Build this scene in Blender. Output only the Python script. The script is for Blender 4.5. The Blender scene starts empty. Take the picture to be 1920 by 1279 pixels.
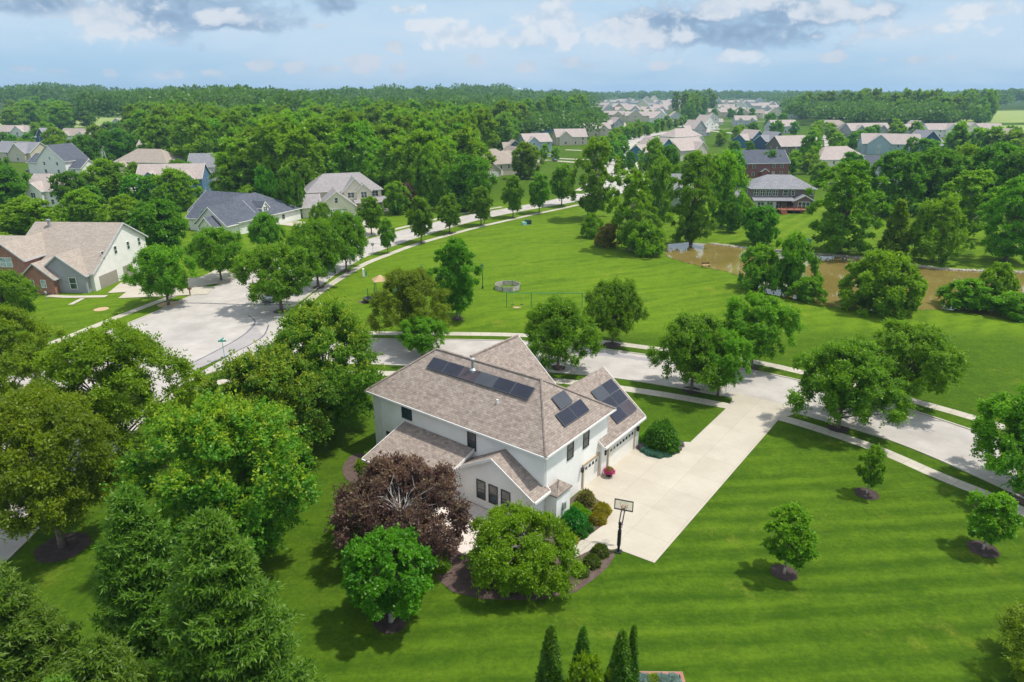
import bpy, math, random
import numpy as np
from mathutils import Vector, Matrix
R = math.radians
SC = bpy.context.scene
COL = SC.collection
# ------------------------------------------------------------ camera
cam = bpy.data.cameras.new('camera')
camo = bpy.data.objects.new('camera', cam)
COL.objects.link(camo)
camo.location = (0, 0, 33)
camo.rotation_euler = (R(90 - 20.14), 0, 0)
cam.sensor_width = 36
cam.lens = 24
cam.clip_end = 30000
SC.camera = camo
SC.render.resolution_x = 1024
SC.render.resolution_y = 682
SC.view_settings.view_transform = 'Standard'
SC.view_settings.look = 'None'
SC.view_settings.gamma = 1
SC.view_settings.exposure = 0.63
# ------------------------------------------------------------ sun
SUN_V = Vector((0.97, 0.12, 0)).normalized()
SUN_EL = R(66)
sd = Vector((SUN_V.x * math.cos(SUN_EL), SUN_V.y * math.cos(SUN_EL), math.sin(SUN_EL)))
sun = bpy.data.lights.new('sun', 'SUN')
sun.energy = 2.9
sun.angle = R(2.0)
sun.color = (1, 0.95, 0.86)
suno = bpy.data.objects.new('sun', sun)
COL.objects.link(suno)
suno.rotation_euler = sd.to_track_quat('Z', 'Y').to_euler()
# ------------------------------------------------------------ sky
world = bpy.data.worlds.new('World')
SC.world = world
world.use_nodes = True


class NT:
    """small node-tree helper"""
    def __init__(s, tree):
        s.t = tree
        tree.nodes.clear()

    def n(s, typ, **kw):
        nd = s.t.nodes.new(typ)
        for k, v in kw.items():
            if k in ('inputs',):
                for kk, vv in v.items():
                    s.set(nd.inputs[kk], vv)
            else:
                setattr(nd, k, v)
        return nd

    def set(s, sock, v):
        if isinstance(v, bpy.types.NodeSocket):
            s.t.links.new(v, sock)
        elif isinstance(v, tuple) and len(v) == 3 and sock.type == 'RGBA':
            sock.default_value = (*v, 1)
        else:
            sock.default_value = v

    def math(s, op, a, b=0.0, c=0.0, clamp=False):
        nd = s.n('ShaderNodeMath', operation=op, use_clamp=clamp)
        s.set(nd.inputs[0], a)
        s.set(nd.inputs[1], b)
        s.set(nd.inputs[2], c)
        return nd.outputs[0]

    def mix(s, f, a, b, mode='MIX'):
        nd = s.n('ShaderNodeMix', data_type='RGBA', blend_type=mode)
        s.set(nd.inputs[0], f)
        s.set(nd.inputs[6], a)
        s.set(nd.inputs[7], b)
        return nd.outputs[2]

    def noise(s, vec, scale, detail=4, rough=.55, dist=0):
        nd = s.n('ShaderNodeTexNoise', inputs={'Vector': vec, 'Scale': scale, 'Detail': float(detail), 'Roughness': rough, 'Distortion': float(dist)})
        return nd.outputs[0]

    def ramp(s, f, a, b, c=0.0, d=1.0):
        nd = s.n('ShaderNodeMapRange', interpolation_type='SMOOTHSTEP')
        s.set(nd.inputs[0], f)
        for i, v in enumerate((a, b, c, d)):
            s.set(nd.inputs[i + 1], v)
        return nd.outputs[0]

    def comb(s, x, y, z=0.0):
        nd = s.n('ShaderNodeCombineXYZ')
        for i, v in enumerate((x, y, z)):
            s.set(nd.inputs[i], v)
        return nd.outputs[0]

    def sep(s, v):
        nd = s.n('ShaderNodeSeparateXYZ')
        s.set(nd.inputs[0], v)
        return nd.outputs


w = NT(world.node_tree)
sky = w.n('ShaderNodeTexSky', sky_type='NISHITA', sun_disc=False, sun_elevation=SUN_EL,
          sun_rotation=math.atan2(SUN_V.x, SUN_V.y), altitude=200.0, air_density=1.2, dust_density=2.0, ozone_density=1.2)
tc = w.n('ShaderNodeTexCoord')
nx, ny, nz = w.sep(tc.outputs['Generated'])
az = w.math('ARCTAN2', nx, ny)
el = w.math('ARCSINE', nz)
def cl_noise(sx, sy, off, dist=0, det=7, ro=.55, dy=0.0):
    e = w.math('ADD', el, dy)
    return w.noise(w.comb(w.math('MULTIPLY', az, sx), w.math('MULTIPLY', e, sy), off), 1.0, det, ro, dist)
# a pale soft sky with cloud banks: (azimuth, elevation, half width, half height) in radians
DARKC = [(-0.419, 0.0895, 0.117, 0.0266), (-0.36, 0.0779, 0.07, 0.0109), (0.298, 0.0691, 0.148, 0.0203), (0.365, 0.0867, 0.102, 0.0203), (0.217, 0.0844, 0.086, 0.0312), (-0.228, 0.104, 0.031, 0.0141), (-0.565, 0.0919, 0.094, 0.0141)]
WHITEC = [(0.06, 0.0914, 0.059, 0.0312), (0.029, 0.0638, 0.07, 0.0172), (-0.071, 0.0695, 0.059, 0.0156), (-0.029, 0.0618, 0.039, 0.0109), (-0.12, 0.0807, 0.039, 0.0078), (-0.144, 0.0994, 0.031, 0.0078), (-0.499, 0.0816, 0.066, 0.0312), (0.156, 0.0714, 0.086, 0.0203), (0.401, 0.0902, 0.055, 0.0203), (0.556, 0.0843, 0.047, 0.0094), (0.281, 0.0404, 0.047, 0.0094), (0.463, 0.0658, 0.094, 0.0125), (-0.354, 0.0811, 0.039, 0.0125), (0.236, 0.0995, 0.125, 0.0172)]
PUFFC = [(-0.556, 0.0197, 0.019, 0.0109), (-0.502, 0.0203, 0.013, 0.0078), (-0.437, 0.0198, 0.019, 0.0078), (-0.386, 0.019, 0.017, 0.0078), (-0.328, 0.0309, 0.022, 0.0125), (-0.283, 0.0275, 0.019, 0.0094), (-0.2, 0.0346, 0.031, 0.0141), (-0.155, 0.0256, 0.02, 0.0141), (-0.249, 0.0264, 0.023, 0.0109), (-0.051, 0.0393, 0.016, 0.0125), (0.022, 0.0326, 0.022, 0.0109), (0.101, 0.0311, 0.02, 0.0078), (0.079, 0.0372, 0.031, 0.0094), (-0.157, 0.0572, 0.019, 0.0094), (-0.251, 0.0775, 0.011, 0.0039), (0.409, 0.0386, 0.028, 0.0078), (0.2, 0.032, 0.014, 0.0063), (-0.589, 0.0238, 0.023, 0.0063), (0.502, 0.0345, 0.047, 0.0063)]
veil = w.ramp(cl_noise(4.5, 17, 3.3, .3, 6, .5), .32, .66)
lump = cl_noise(38, 52, 5.1, .3, 6, .55)
lumps = w.math('SUBTRACT', cl_noise(14, 24, 8.1, .3, 5, .5), .5)
lump = w.math('ADD', w.math('SUBTRACT', lump, .5), lumps)
def clouds(L, amp):
    best = None
    for (a0, e0, ra, re_) in L:
        dx = w.math('DIVIDE', w.math('SUBTRACT', az, a0), ra)
        dy = w.math('DIVIDE', w.math('SUBTRACT', el, e0), re_)
        d = w.math('SQRT', w.math('ADD', w.math('MULTIPLY', dx, dx), w.math('MULTIPLY', dy, dy)))
        d = w.math('SUBTRACT', 1.0, d)
        best = d if best is None else w.math('MAXIMUM', best, d)
    return w.math('ADD', best, w.math('MULTIPLY', lump, amp))


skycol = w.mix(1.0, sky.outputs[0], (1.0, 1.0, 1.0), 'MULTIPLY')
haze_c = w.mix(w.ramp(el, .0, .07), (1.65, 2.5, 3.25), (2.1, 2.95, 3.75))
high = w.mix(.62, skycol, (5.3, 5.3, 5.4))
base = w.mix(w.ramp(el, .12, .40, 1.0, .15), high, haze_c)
c1 = w.mix(w.math('MULTIPLY', veil, .6), base, (2.8, 3.3, 3.8))
dk = clouds(DARKC, 2.2)
c2 = w.mix(w.ramp(dk, -.3, .55, 0.0, .95), c1, w.mix(w.ramp(lump, -.2, .2), (1.1, 1.65, 2.4), (1.6, 2.2, 2.95)))
wh = clouds(WHITEC, 2.6)
c2 = w.mix(w.ramp(wh, -.05, .6, 0.0, .75), c2, w.mix(w.ramp(lump, -.22, .16), (2.3, 2.75, 3.3), (3.45, 3.6, 3.8)))
pf = clouds(PUFFC, 2.4)
c3 = w.mix(w.ramp(pf, .05, .6, 0.0, .7), c2, w.mix(w.ramp(lump, -.2, .15), (2.2, 2.6, 3.1), (2.95, 3.05, 3.3)))
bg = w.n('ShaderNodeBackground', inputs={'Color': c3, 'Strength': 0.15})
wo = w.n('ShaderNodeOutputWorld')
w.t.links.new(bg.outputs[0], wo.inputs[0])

# ------------------------------------------------------------ materials
MATS = {}
def newmat(name):
    m = bpy.data.materials.new(name)
    m.use_nodes = True
    MATS[name] = m
    return m, NT(m.node_tree)


def finish(t, col, rough=.8, bump=None, bstr=.3, bdist=.02, spec=.3, metal=0.0):
    p = t.n('ShaderNodeBsdfPrincipled', inputs={'Base Color': col, 'Roughness': rough, 'Metallic': metal, 'Specular IOR Level': spec})
    if bump is not None:
        b = t.n('ShaderNodeBump', inputs={'Height': bump, 'Strength': bstr, 'Distance': bdist})
        t.set(p.inputs['Normal'], b.outputs[0])
    o = t.n('ShaderNodeOutputMaterial')
    t.t.links.new(p.outputs[0], o.inputs[0])
    return p


def plain(name, col, rough=.6, var=.12, scale=1.5, metal=0.0, spec=.4):
    m, t = newmat(name)
    g = t.n('ShaderNodeNewGeometry').outputs['Position']
    f = t.noise(g, scale, 5)
    c = t.mix(t.ramp(f, .3, .7), tuple(x * (1 - var) for x in col), tuple(min(1, x * (1 + var)) for x in col))
    finish(t, c, rough, metal=metal, spec=spec)
    return m


def shingle(name, a, b, cw=.42, ch=.17, blot=.14):
    m, t = newmat(name)
    uv = t.n('ShaderNodeUVMap').outputs[0]
    br = t.n('ShaderNodeTexBrick', offset=.5, inputs={'Vector': uv, 'Color1': (*a, 1), 'Color2': (*b, 1), 'Mortar': (*[x * .45 for x in a], 1), 'Scale': 1.0, 'Mortar Size': .012, 'Bias': 0.0, 'Brick Width': cw, 'Row Height': ch})
    n1 = t.noise(uv, 2.3, 6, .7)
    n2 = t.noise(uv, .35, 4)
    c = t.mix(.35, br.outputs[0], t.mix(t.ramp(n1, .3, .7), tuple(x * .62 for x in a), tuple(x * 1.25 for x in b)))
    c = t.mix(t.ramp(n2, .35, .7, 0.0, blot), c, tuple(x * .55 for x in a))
    finish(t, c, .92, br.outputs[1], -.4, .02, .15)
    return m


def siding(name, col, lap=.2, dirt=.1):
    m, t = newmat(name)
    uv = t.n('ShaderNodeUVMap').outputs[0]
    x, y, z = t.sep(uv)
    fr = t.math('FRACT', t.math('DIVIDE', y, lap))
    n = t.noise(uv, .7, 5)
    c = t.mix(t.ramp(n, .3, .75), col, tuple(v * (1 - dirt) for v in col))
    c = t.mix(t.ramp(fr, .0, .12, .35, 0.0), c, tuple(v * .55 for v in col))
    finish(t, c, .65, fr, .4, .02)
    return m


def brickm(name, a, b, mortar):
    m, t = newmat(name)
    uv = t.n('ShaderNodeUVMap').outputs[0]
    br = t.n('ShaderNodeTexBrick', offset=.5, inputs={'Vector': uv, 'Color1': (*a, 1), 'Color2': (*b, 1), 'Mortar': (*mortar, 1), 'Scale': 1.0, 'Mortar Size': .012, 'Brick Width': .24, 'Row Height': .085})
    n = t.noise(uv, 1.1, 4)
    c = t.mix(t.ramp(n, .3, .7, 0.0, .35), br.outputs[0], tuple(v * .6 for v in a))
    finish(t, c, .85, br.outputs[1], -.3, .01)
    return m


def glassm(name, col=(.02, .035, .04)):
    m, t = newmat(name)
    g = t.n('ShaderNodeNewGeometry').outputs['Position']
    f = t.noise(g, 1.3, 2)
    c = t.mix(t.ramp(f, .4, .6), col, tuple(v * 2.2 for v in col))
    finish(t, c, .08, spec=.8)
    return m


def leafm(name, dark, light, tip=None, tipa=.0, red=None, trans=.48):
    m, t = newmat(name)
    tint = t.n('ShaderNodeAttribute', attribute_name='tint').outputs['Fac']
    tp = t.n('ShaderNodeAttribute', attribute_name='tip').outputs['Fac']
    ob = t.n('ShaderNodeObjectInfo').outputs['Random']
    c = t.mix(tint, dark, light)
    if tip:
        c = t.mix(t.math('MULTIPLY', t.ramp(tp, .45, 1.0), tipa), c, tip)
    if red:
        pos = t.n('ShaderNodeTexCoord').outputs['Object']
        nn = t.noise(pos, 1.1, 3)
        c = t.mix(t.math('MULTIPLY', t.ramp(nn, .64, .76, 0.0, .7), t.ramp(tint, .6, .95)), c, red)
    hs = t.n('ShaderNodeHueSaturation', inputs={'Color': c, 'Hue': t.math('MULTIPLY_ADD', ob, .03, .485), 'Saturation': 1.08, 'Value': t.math('MULTIPLY_ADD', ob, .40, .85)})
    c = hs.outputs[0]
    d = t.n('ShaderNodeBsdfDiffuse', inputs={'Color': c, 'Roughness': .5})
    tr = t.n('ShaderNodeBsdfTranslucent', inputs={'Color': t.mix(.5, c, (light[0] * 1.5, light[1] * 1.4, light[2] * .8))})
    gl = t.n('ShaderNodeBsdfGlossy', inputs={'Color': (.8, .95, .6, 1), 'Roughness': .5})
    m1 = t.n('ShaderNodeMixShader', inputs={0: trans})
    t.t.links.new(d.outputs[0], m1.inputs[1])
    t.t.links.new(tr.outputs[0], m1.inputs[2])
    m2 = t.n('ShaderNodeMixShader', inputs={0: .03})
    t.t.links.new(m1.outputs[0], m2.inputs[1])
    t.t.links.new(gl.outputs[0], m2.inputs[2])
    o = t.n('ShaderNodeOutputMaterial')
    t.t.links.new(m2.outputs[0], o.inputs[0])
    return m


# lawn / ground
def lawnm():
    m, t = newmat('lawn')
    P = t.n('ShaderNodeNewGeometry').outputs['Position']
    x, y, z = t.sep(P)
    def lin(ax, ay):
        return t.math('ADD', t.math('MULTIPLY', x, ax), t.math('MULTIPLY', y, ay))
    wob = t.noise(P, .06, 3)
    fine = t.noise(P, 3.2, 8, .75)
    mid = t.noise(P, .45, 6, .6)
    bigf = t.noise(P, .045, 4, .5)
    ax_, ay_ = lin(.10, .01), t.math('ADD', lin(-.075, 1.0), t.math('MULTIPLY', wob, 1.2))
    st = t.noise(t.comb(ax_, t.math('MULTIPLY', ay_, 1.0)), 1.15, 4, .65)
    st2 = t.noise(t.comb(lin(.05, .05), t.math('ADD', lin(.42, -.9), t.math('MULTIPLY', wob, 7.0))), .55, 4, .65)
    # mowing tracks: alternate passes of a wide mower, on the near lawn and faintly on the park
    tr = t.math('SINE', t.math('MULTIPLY', ay_, 2 * math.pi / 2.15))
    tr = t.math('MULTIPLY', tr, t.ramp(t.noise(P, .12, 2), .35, .6, .35, 1.0))
    near = t.math('MULTIPLY', t.ramp(y, 52.0, 66.0, 1.0, .15), t.ramp(x, -16.0, -6.0, .35, 1.0))
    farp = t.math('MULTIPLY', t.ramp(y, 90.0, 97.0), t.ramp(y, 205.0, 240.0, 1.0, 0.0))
    tr2 = t.math('SINE', t.math('MULTIPLY', t.math('ADD', lin(.83, -.56), t.math('MULTIPLY', wob, 5.0)), 2 * math.pi / 3.6))
    rt = t.ramp(x, 40.0, 62.0, .2, 1.0)
    g1, g2, g3 = (.031, .073, .005), (.090, .156, .009), (.16, .18, .022)
    f = t.math('ADD', t.math('MULTIPLY', mid, .26), t.math('MULTIPLY', bigf, .20))
    f = t.math('ADD', f, t.math('MULTIPLY', fine, .50))
    f = t.math('ADD', f, t.math('MULTIPLY', t.noise(P, 1.3, 5, .7), .30))
    f = t.math('SUBTRACT', f, .12)
    f = t.math('ADD', f, t.math('MULTIPLY', t.math('MULTIPLY', t.math('SUBTRACT', st, .5), near), .34))
    f = t.math('ADD', f, t.math('MULTIPLY', t.math('MULTIPLY', tr, near), .07))
    f = t.math('ADD', f, t.math('MULTIPLY', t.math('MULTIPLY', t.math('SUBTRACT', st2, .5), farp), .45))
    f = t.math('ADD', f, t.math('MULTIPLY', t.math('MULTIPLY', t.math('MULTIPLY', tr2, rt), farp), .05))
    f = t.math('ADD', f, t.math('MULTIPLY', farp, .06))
    c = t.mix(t.ramp(f, .33, .74), g1, g2)
    ye = t.noise(P, .16, 6, .7)
    c = t.mix(t.math('MULTIPLY', t.ramp(ye, .56, .72), t.ramp(fine, .35, .7, .25, .85)), c, g3)
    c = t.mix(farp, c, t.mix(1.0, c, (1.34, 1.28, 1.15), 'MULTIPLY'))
    finish(t, c, .95, fine, .7, .08, .04)
    return m


LAWN = lawnm()


def pavem(name, a, b, joint=None, stain=.25, sc=.35):
    m, t = newmat(name)
    P = t.n('ShaderNodeNewGeometry').outputs['Position']
    n1 = t.noise(P, sc, 6, .6)
    n2 = t.noise(P, 9.0, 6, .8)
    n3 = t.noise(P, .09, 3)
    c = t.mix(t.ramp(n1, .3, .72), a, b)
    c = t.mix(t.ramp(n2, .3, .75, 0.0, .35), c, tuple(v * .72 for v in a))
    c = t.mix(t.ramp(n3, .45, .75, 0.0, stain), c, tuple(v * .62 for v in a))
    if joint:
        uv = t.n('ShaderNodeUVMap').outputs[0]
        br = t.n('ShaderNodeTexBrick', offset=0.0, inputs={'Vector': uv, 'Color1': (1, 1, 1, 1), 'Color2': (.93, .93, .93, 1), 'Mortar': (.68, .66, .63, 1), 'Scale': 1.0, 'Mortar Size': joint[2], 'Brick Width': joint[0], 'Row Height': joint[1]})
        c = t.mix(1.0, c, br.outputs[0], 'MULTIPLY')
    finish(t, c, .9, n2, .25, .01, .2)
    return m


ROAD = pavem('road_concrete', (.38, .352, .325), (.48, .447, .415), None, .35)
WALK = pavem('sidewalk_concrete', (.43, .395, .325), (.51, .47, .39), (1.5, 30, .03))
DRIVE = pavem('driveway_concrete', (.44, .395, .32), (.50, .455, .375), (3.1, 3.6, .012), .15)
KERB = pavem('kerb_concrete', (.42, .39, .33), (.50, .47, .40))
SEAL = pavem('crack_sealer', (.10, .10, .11), (.14, .14, .15))
PATCH = pavem('asphalt_patch', (.27, .25, .265), (.34, .32, .33))
SEAM = pavem('joint_dark', (.30, .28, .27), (.38, .36, .35))
MULCH = pavem('mulch', (.085, .06, .05), (.14, .10, .085), None, .4, 2.0)
MULCHR = pavem('mulch_dark', (.05, .036, .032), (.09, .065, .058), None, .4, 2.0)
STRAW = pavem('straw_mulch', (.45, .30, .17), (.56, .41, .25), None, .2, 1.0)
FIELD = pavem('crop_field', (.20, .27, .06), (.27, .32, .08), None, .3, .02)
PATIO = pavem('patio_concrete', (.66, .58, .53), (.76, .69, .64), (1.2, 1.2, .02), .1)
ROCK = pavem('bank_rock', (.34, .30, .24), (.55, .50, .42), None, .3, 1.5)
BARK = plain('bark', (.16, .125, .10), .95, .35, 3)
BARKP = plain('pale_bark', (.34, .30, .26), .95, .3, 3)
TWIG = plain('bare_twig', (.50, .46, .43), .9, .2, 4)
WHITE = plain('white_trim', (.78, .77, .74), .5, .04)
STUCCO = plain('white_render', (.88, .865, .83), .8, .05, .6)
BLACK = plain('black_metal', (.02, .02, .023), .4, .2)
DARKF = plain('dark_frame', (.035, .035, .035), .45, .15)
GLASS = glassm('window_glass')
GLASSL = glassm('window_glass_blind', (.20, .24, .25))
DOORW = plain('garage_door_cream', (.80, .77, .70), .55, .03)
DOORG = plain('garage_door_taupe', (.30, .27, .23), .55, .05)
TAN = plain('tan_trim', (.45, .36, .25), .6, .06)
GREENM = plain('green_metal', (.01, .22, .10), .4, .1)
GREY = plain('grey_metal', (.42, .44, .45), .4, .1, 2, .6)
WOOD = plain('grey_wood', (.45, .41, .36), .8, .2, 2)
WOODR = plain('red_deck_wood', (.28, .10, .06), .7, .2, 2)
WOODB = plain('brown_wood', (.22, .11, .06), .7, .2, 3)
PANEL = plain('solar_cell', (.008, .009, .022), .16, .25, .8, 0.0, .7)
PANELG = plain('solar_cell_grey', (.045, .05, .06), .18, .15, .8, 0.0, .7)
PANELB = plain('solar_cell_brown', (.045, .030, .036), .18, .2, .8, 0.0, .7)
ALU = plain('panel_frame', (.13, .14, .16), .4, .05, 3, .5)
ORANGE = plain('orange_rim', (.75, .16, .03), .5, .05)
DKGREEN = plain('dark_green_paint', (.012, .05, .03), .5, .1)
TEALM = plain('pale_teal_paint', (.25, .48, .42), .6, .1)
GREENS = plain('sign_green', (.02, .36, .28), .5, .05)
BLUEM = plain('blue_plastic', (.01, .18, .55), .4, .05)
REDM = plain('red_lens', (.4, .02, .02), .3, .05)
TYRE = plain('tyre', (.03, .03, .03), .8, .2)
PW = plain('paint_white', (.75, .75, .76), .25, .03, spec=.6)
PB = plain('paint_dark_blue', (.03, .05, .09), .2, .05, spec=.6)
PG = plain('paint_grey', (.18, .19, .2), .25, .05, spec=.6)
PR = plain('paint_red', (.35, .03, .03), .25, .05, spec=.6)
PATCH2 = pavem('road_patch_light', (.31, .29, .285), (.37, .35, .345))
def clearm():
    m, t = newmat('clear_acrylic')
    a = t.n('ShaderNodeBsdfTransparent'); b = t.n('ShaderNodeBsdfGlossy', inputs={'Roughness': .1, 'Color': (.8, .85, .9, 1)})
    mx = t.n('ShaderNodeMixShader', inputs={0: .22}); o = t.n('ShaderNodeOutputMaterial')
    t.t.links.new(a.outputs[0], mx.inputs[1]); t.t.links.new(b.outputs[0], mx.inputs[2]); t.t.links.new(mx.outputs[0], o.inputs[0])
    return m


GLASSC = clearm()
SR = {
 'main': shingle('shingle_main', (.215, .172, .148), (.355, .298, .255), .45, .21, .08),
 'pink': shingle('shingle_pinkbeige', (.36, .30, .28), (.45, .385, .355), .9, .35),
 'tan': shingle('shingle_tan', (.30, .255, .215), (.38, .325, .275), .9, .35),
 'slate': shingle('shingle_slate', (.075, .085, .11), (.12, .13, .16), .9, .35),
 'grey': shingle('shingle_grey', (.20, .20, .22), (.28, .28, .30), .9, .35),
 'lil': shingle('shingle_lilac', (.27, .25, .25), (.34, .315, .315), .9, .35),
}
SW = {
 'white': siding('siding_white', (.80, .78, .74)), 'cream': siding('siding_cream', (.76, .69, .54)),
 'beige': siding('siding_beige', (.58, .51, .40)), 'grey': siding('siding_grey', (.33, .34, .36)),
 'lgrey': siding('siding_lightgrey', (.52, .54, .56)), 'blue': siding('siding_blue', (.12, .24, .40)),
 'navy': siding('siding_navy', (.035, .085, .15)), 'teal': siding('siding_teal', (.045, .16, .22)),
 'brown': siding('siding_brown', (.16, .13, .12)), 'lblue': siding('siding_lightblue', (.33, .43, .48)),
 'brick': brickm('red_brick', (.36, .11, .06), (.27, .075, .045), (.42, .36, .3)),
 'brick2': brickm('dark_red_brick', (.24, .06, .045), (.19, .045, .035), (.3, .22, .2)),
 'main': STUCCO,
}

# ------------------------------------------------------------ object helpers
def tag(o, label=None, cat=None, group=None, kind=None):
    if label: o['label'] = label
    if cat: o['category'] = cat
    if group: o['group'] = group
    if kind: o['kind'] = kind
    return o


def empty(name, loc, rz=0, label=None, cat=None, group=None):
    o = bpy.data.objects.new(name, None)
    o.empty_display_size = .3
    COL.objects.link(o)
    o.location = loc
    o.rotation_euler = (0, 0, rz)
    return tag(o, label, cat, group)


class MB:
    def __init__(s):
        s.v = []; s.f = []; s.m = []; s.uvs = {}

    def poly(s, pts, mi=0):
        i = len(s.v)
        s.v += [tuple(p) for p in pts]
        s.f.append(tuple(range(i, i + len(pts))))
        s.m.append(mi)

    def solid(s, bot, top, mi=0):
        n = len(bot)
        i = len(s.v)
        s.v += [tuple(p) for p in bot] + [tuple(p) for p in top]
        s.f.append(tuple(i + k for k in reversed(range(n)))); s.m.append(mi)
        s.f.append(tuple(i + n + k for k in range(n))); s.m.append(mi)
        for k in range(n):
            s.f.append((i + k, i + (k + 1) % n, i + n + (k + 1) % n, i + n + k)); s.m.append(mi)
        return s

    def box(s, x0, x1, y0, y1, z0, z1, mi=0):
        return s.solid([(x0, y0, z0), (x1, y0, z0), (x1, y1, z0), (x0, y1, z0)],
                       [(x0, y0, z1), (x1, y0, z1), (x1, y1, z1), (x0, y1, z1)], mi)

    def bar(s, a, b, r=.05, mi=0, n=4, r2=None):
        a = Vector(a); b = Vector(b); d = (b - a).normalized()
        q = d.to_track_quat('Z', 'Y')
        r2 = r if r2 is None else r2
        def ring(c, rr):
            return [c + q @ Vector((rr * math.cos((k + .5) * 2 * math.pi / n), rr * math.sin((k + .5) * 2 * math.pi / n), 0)) for k in range(n)]
        return s.solid(ring(a, r), ring(b, r2), mi)

    def tube(s, pts, rad, n=6, mi=0):
        for k in range(len(pts) - 1):
            s.bar(pts[k], pts[k + 1], rad[k], mi, n, rad[k + 1])
        return s

    def lathe(s, prof, n=16, cx=0, cy=0, mi=0):
        i = len(s.v)
        for r, z in prof:
            for k in range(n):
                a = 2 * math.pi * k / n
                s.v.append((cx + r * math.cos(a), cy + r * math.sin(a), z))
        for j in range(len(prof) - 1):
            for k in range(n):
                s.f.append((i + j * n + k, i + j * n + (k + 1) % n, i + (j + 1) * n + (k + 1) % n, i + (j + 1) * n + k)); s.m.append(mi)
        s.f.append(tuple(i + k for k in reversed(range(n)))); s.m.append(mi)
        s.f.append(tuple(i + (len(prof) - 1) * n + k for k in range(n))); s.m.append(mi)
        return s

    def mesh(s, name, mats):
        me = bpy.data.meshes.new(name)
        me.from_pydata(s.v, [], s.f)
        if not isinstance(mats, (list, tuple)): mats = [mats]
        for m in mats: me.materials.append(m)
        for p, mi in zip(me.polygons, s.m): p.material_index = mi
        uv = me.uv_layers.new(name='UVMap')
        for p in me.polygons:
            nrm = p.normal
            if abs(nrm.z) > .995:
                t1 = Vector((1, 0, 0)); t2 = Vector((0, 1, 0))
            else:
                t1 = Vector((0, 0, 1)).cross(nrm).normalized(); t2 = nrm.cross(t1)
            for li in p.loop_indices:
                co = me.vertices[me.loops[li].vertex_index].co
                uv.data[li].uv = (co.dot(t1), co.dot(t2))
        return me

    def build(s, name, mats, parent=None, smooth=False, loc=None, rz=None):
        me = s.mesh(name, mats)
        if smooth:
            for p in me.polygons: p.use_smooth = True
        o = bpy.data.objects.new(name, me)
        COL.objects.link(o)
        if parent: o.parent = parent
        if loc is not None: o.location = loc
        if rz is not None: o.rotation_euler = (0, 0, rz)
        return o


def npmesh(name, V, F, mats, attrs=None, mi=None):
    """fast quad mesh from numpy arrays"""
    me = bpy.data.meshes.new(name)
    nv, nf = len(V), len(F)
    me.vertices.add(nv)
    me.vertices.foreach_set('co', np.ascontiguousarray(V, dtype=np.float32).ravel())
    me.loops.add(nf * 4)
    me.loops.foreach_set('vertex_index', np.ascontiguousarray(F, dtype=np.int32).ravel())
    me.polygons.add(nf)
    me.polygons.foreach_set('loop_start', np.arange(0, nf * 4, 4, dtype=np.int32))
    if mi is not None:
        me.polygons.foreach_set('material_index', mi.astype(np.int32))
    for m in mats: me.materials.append(m)
    me.update(calc_edges=True)
    for k, a in (attrs or {}).items():
        at = me.attributes.new(k, 'FLOAT', 'FACE')
        at.data.foreach_set('value', a.astype(np.float32))
    return me


def inst(name, me, parent=None, loc=(0, 0, 0), rot=(0, 0, 0), sc=(1, 1, 1)):
    o = bpy.data.objects.new(name, me)
    COL.objects.link(o)
    o.parent = parent
    o.location = loc; o.rotation_euler = rot; o.scale = sc
    return o

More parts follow.
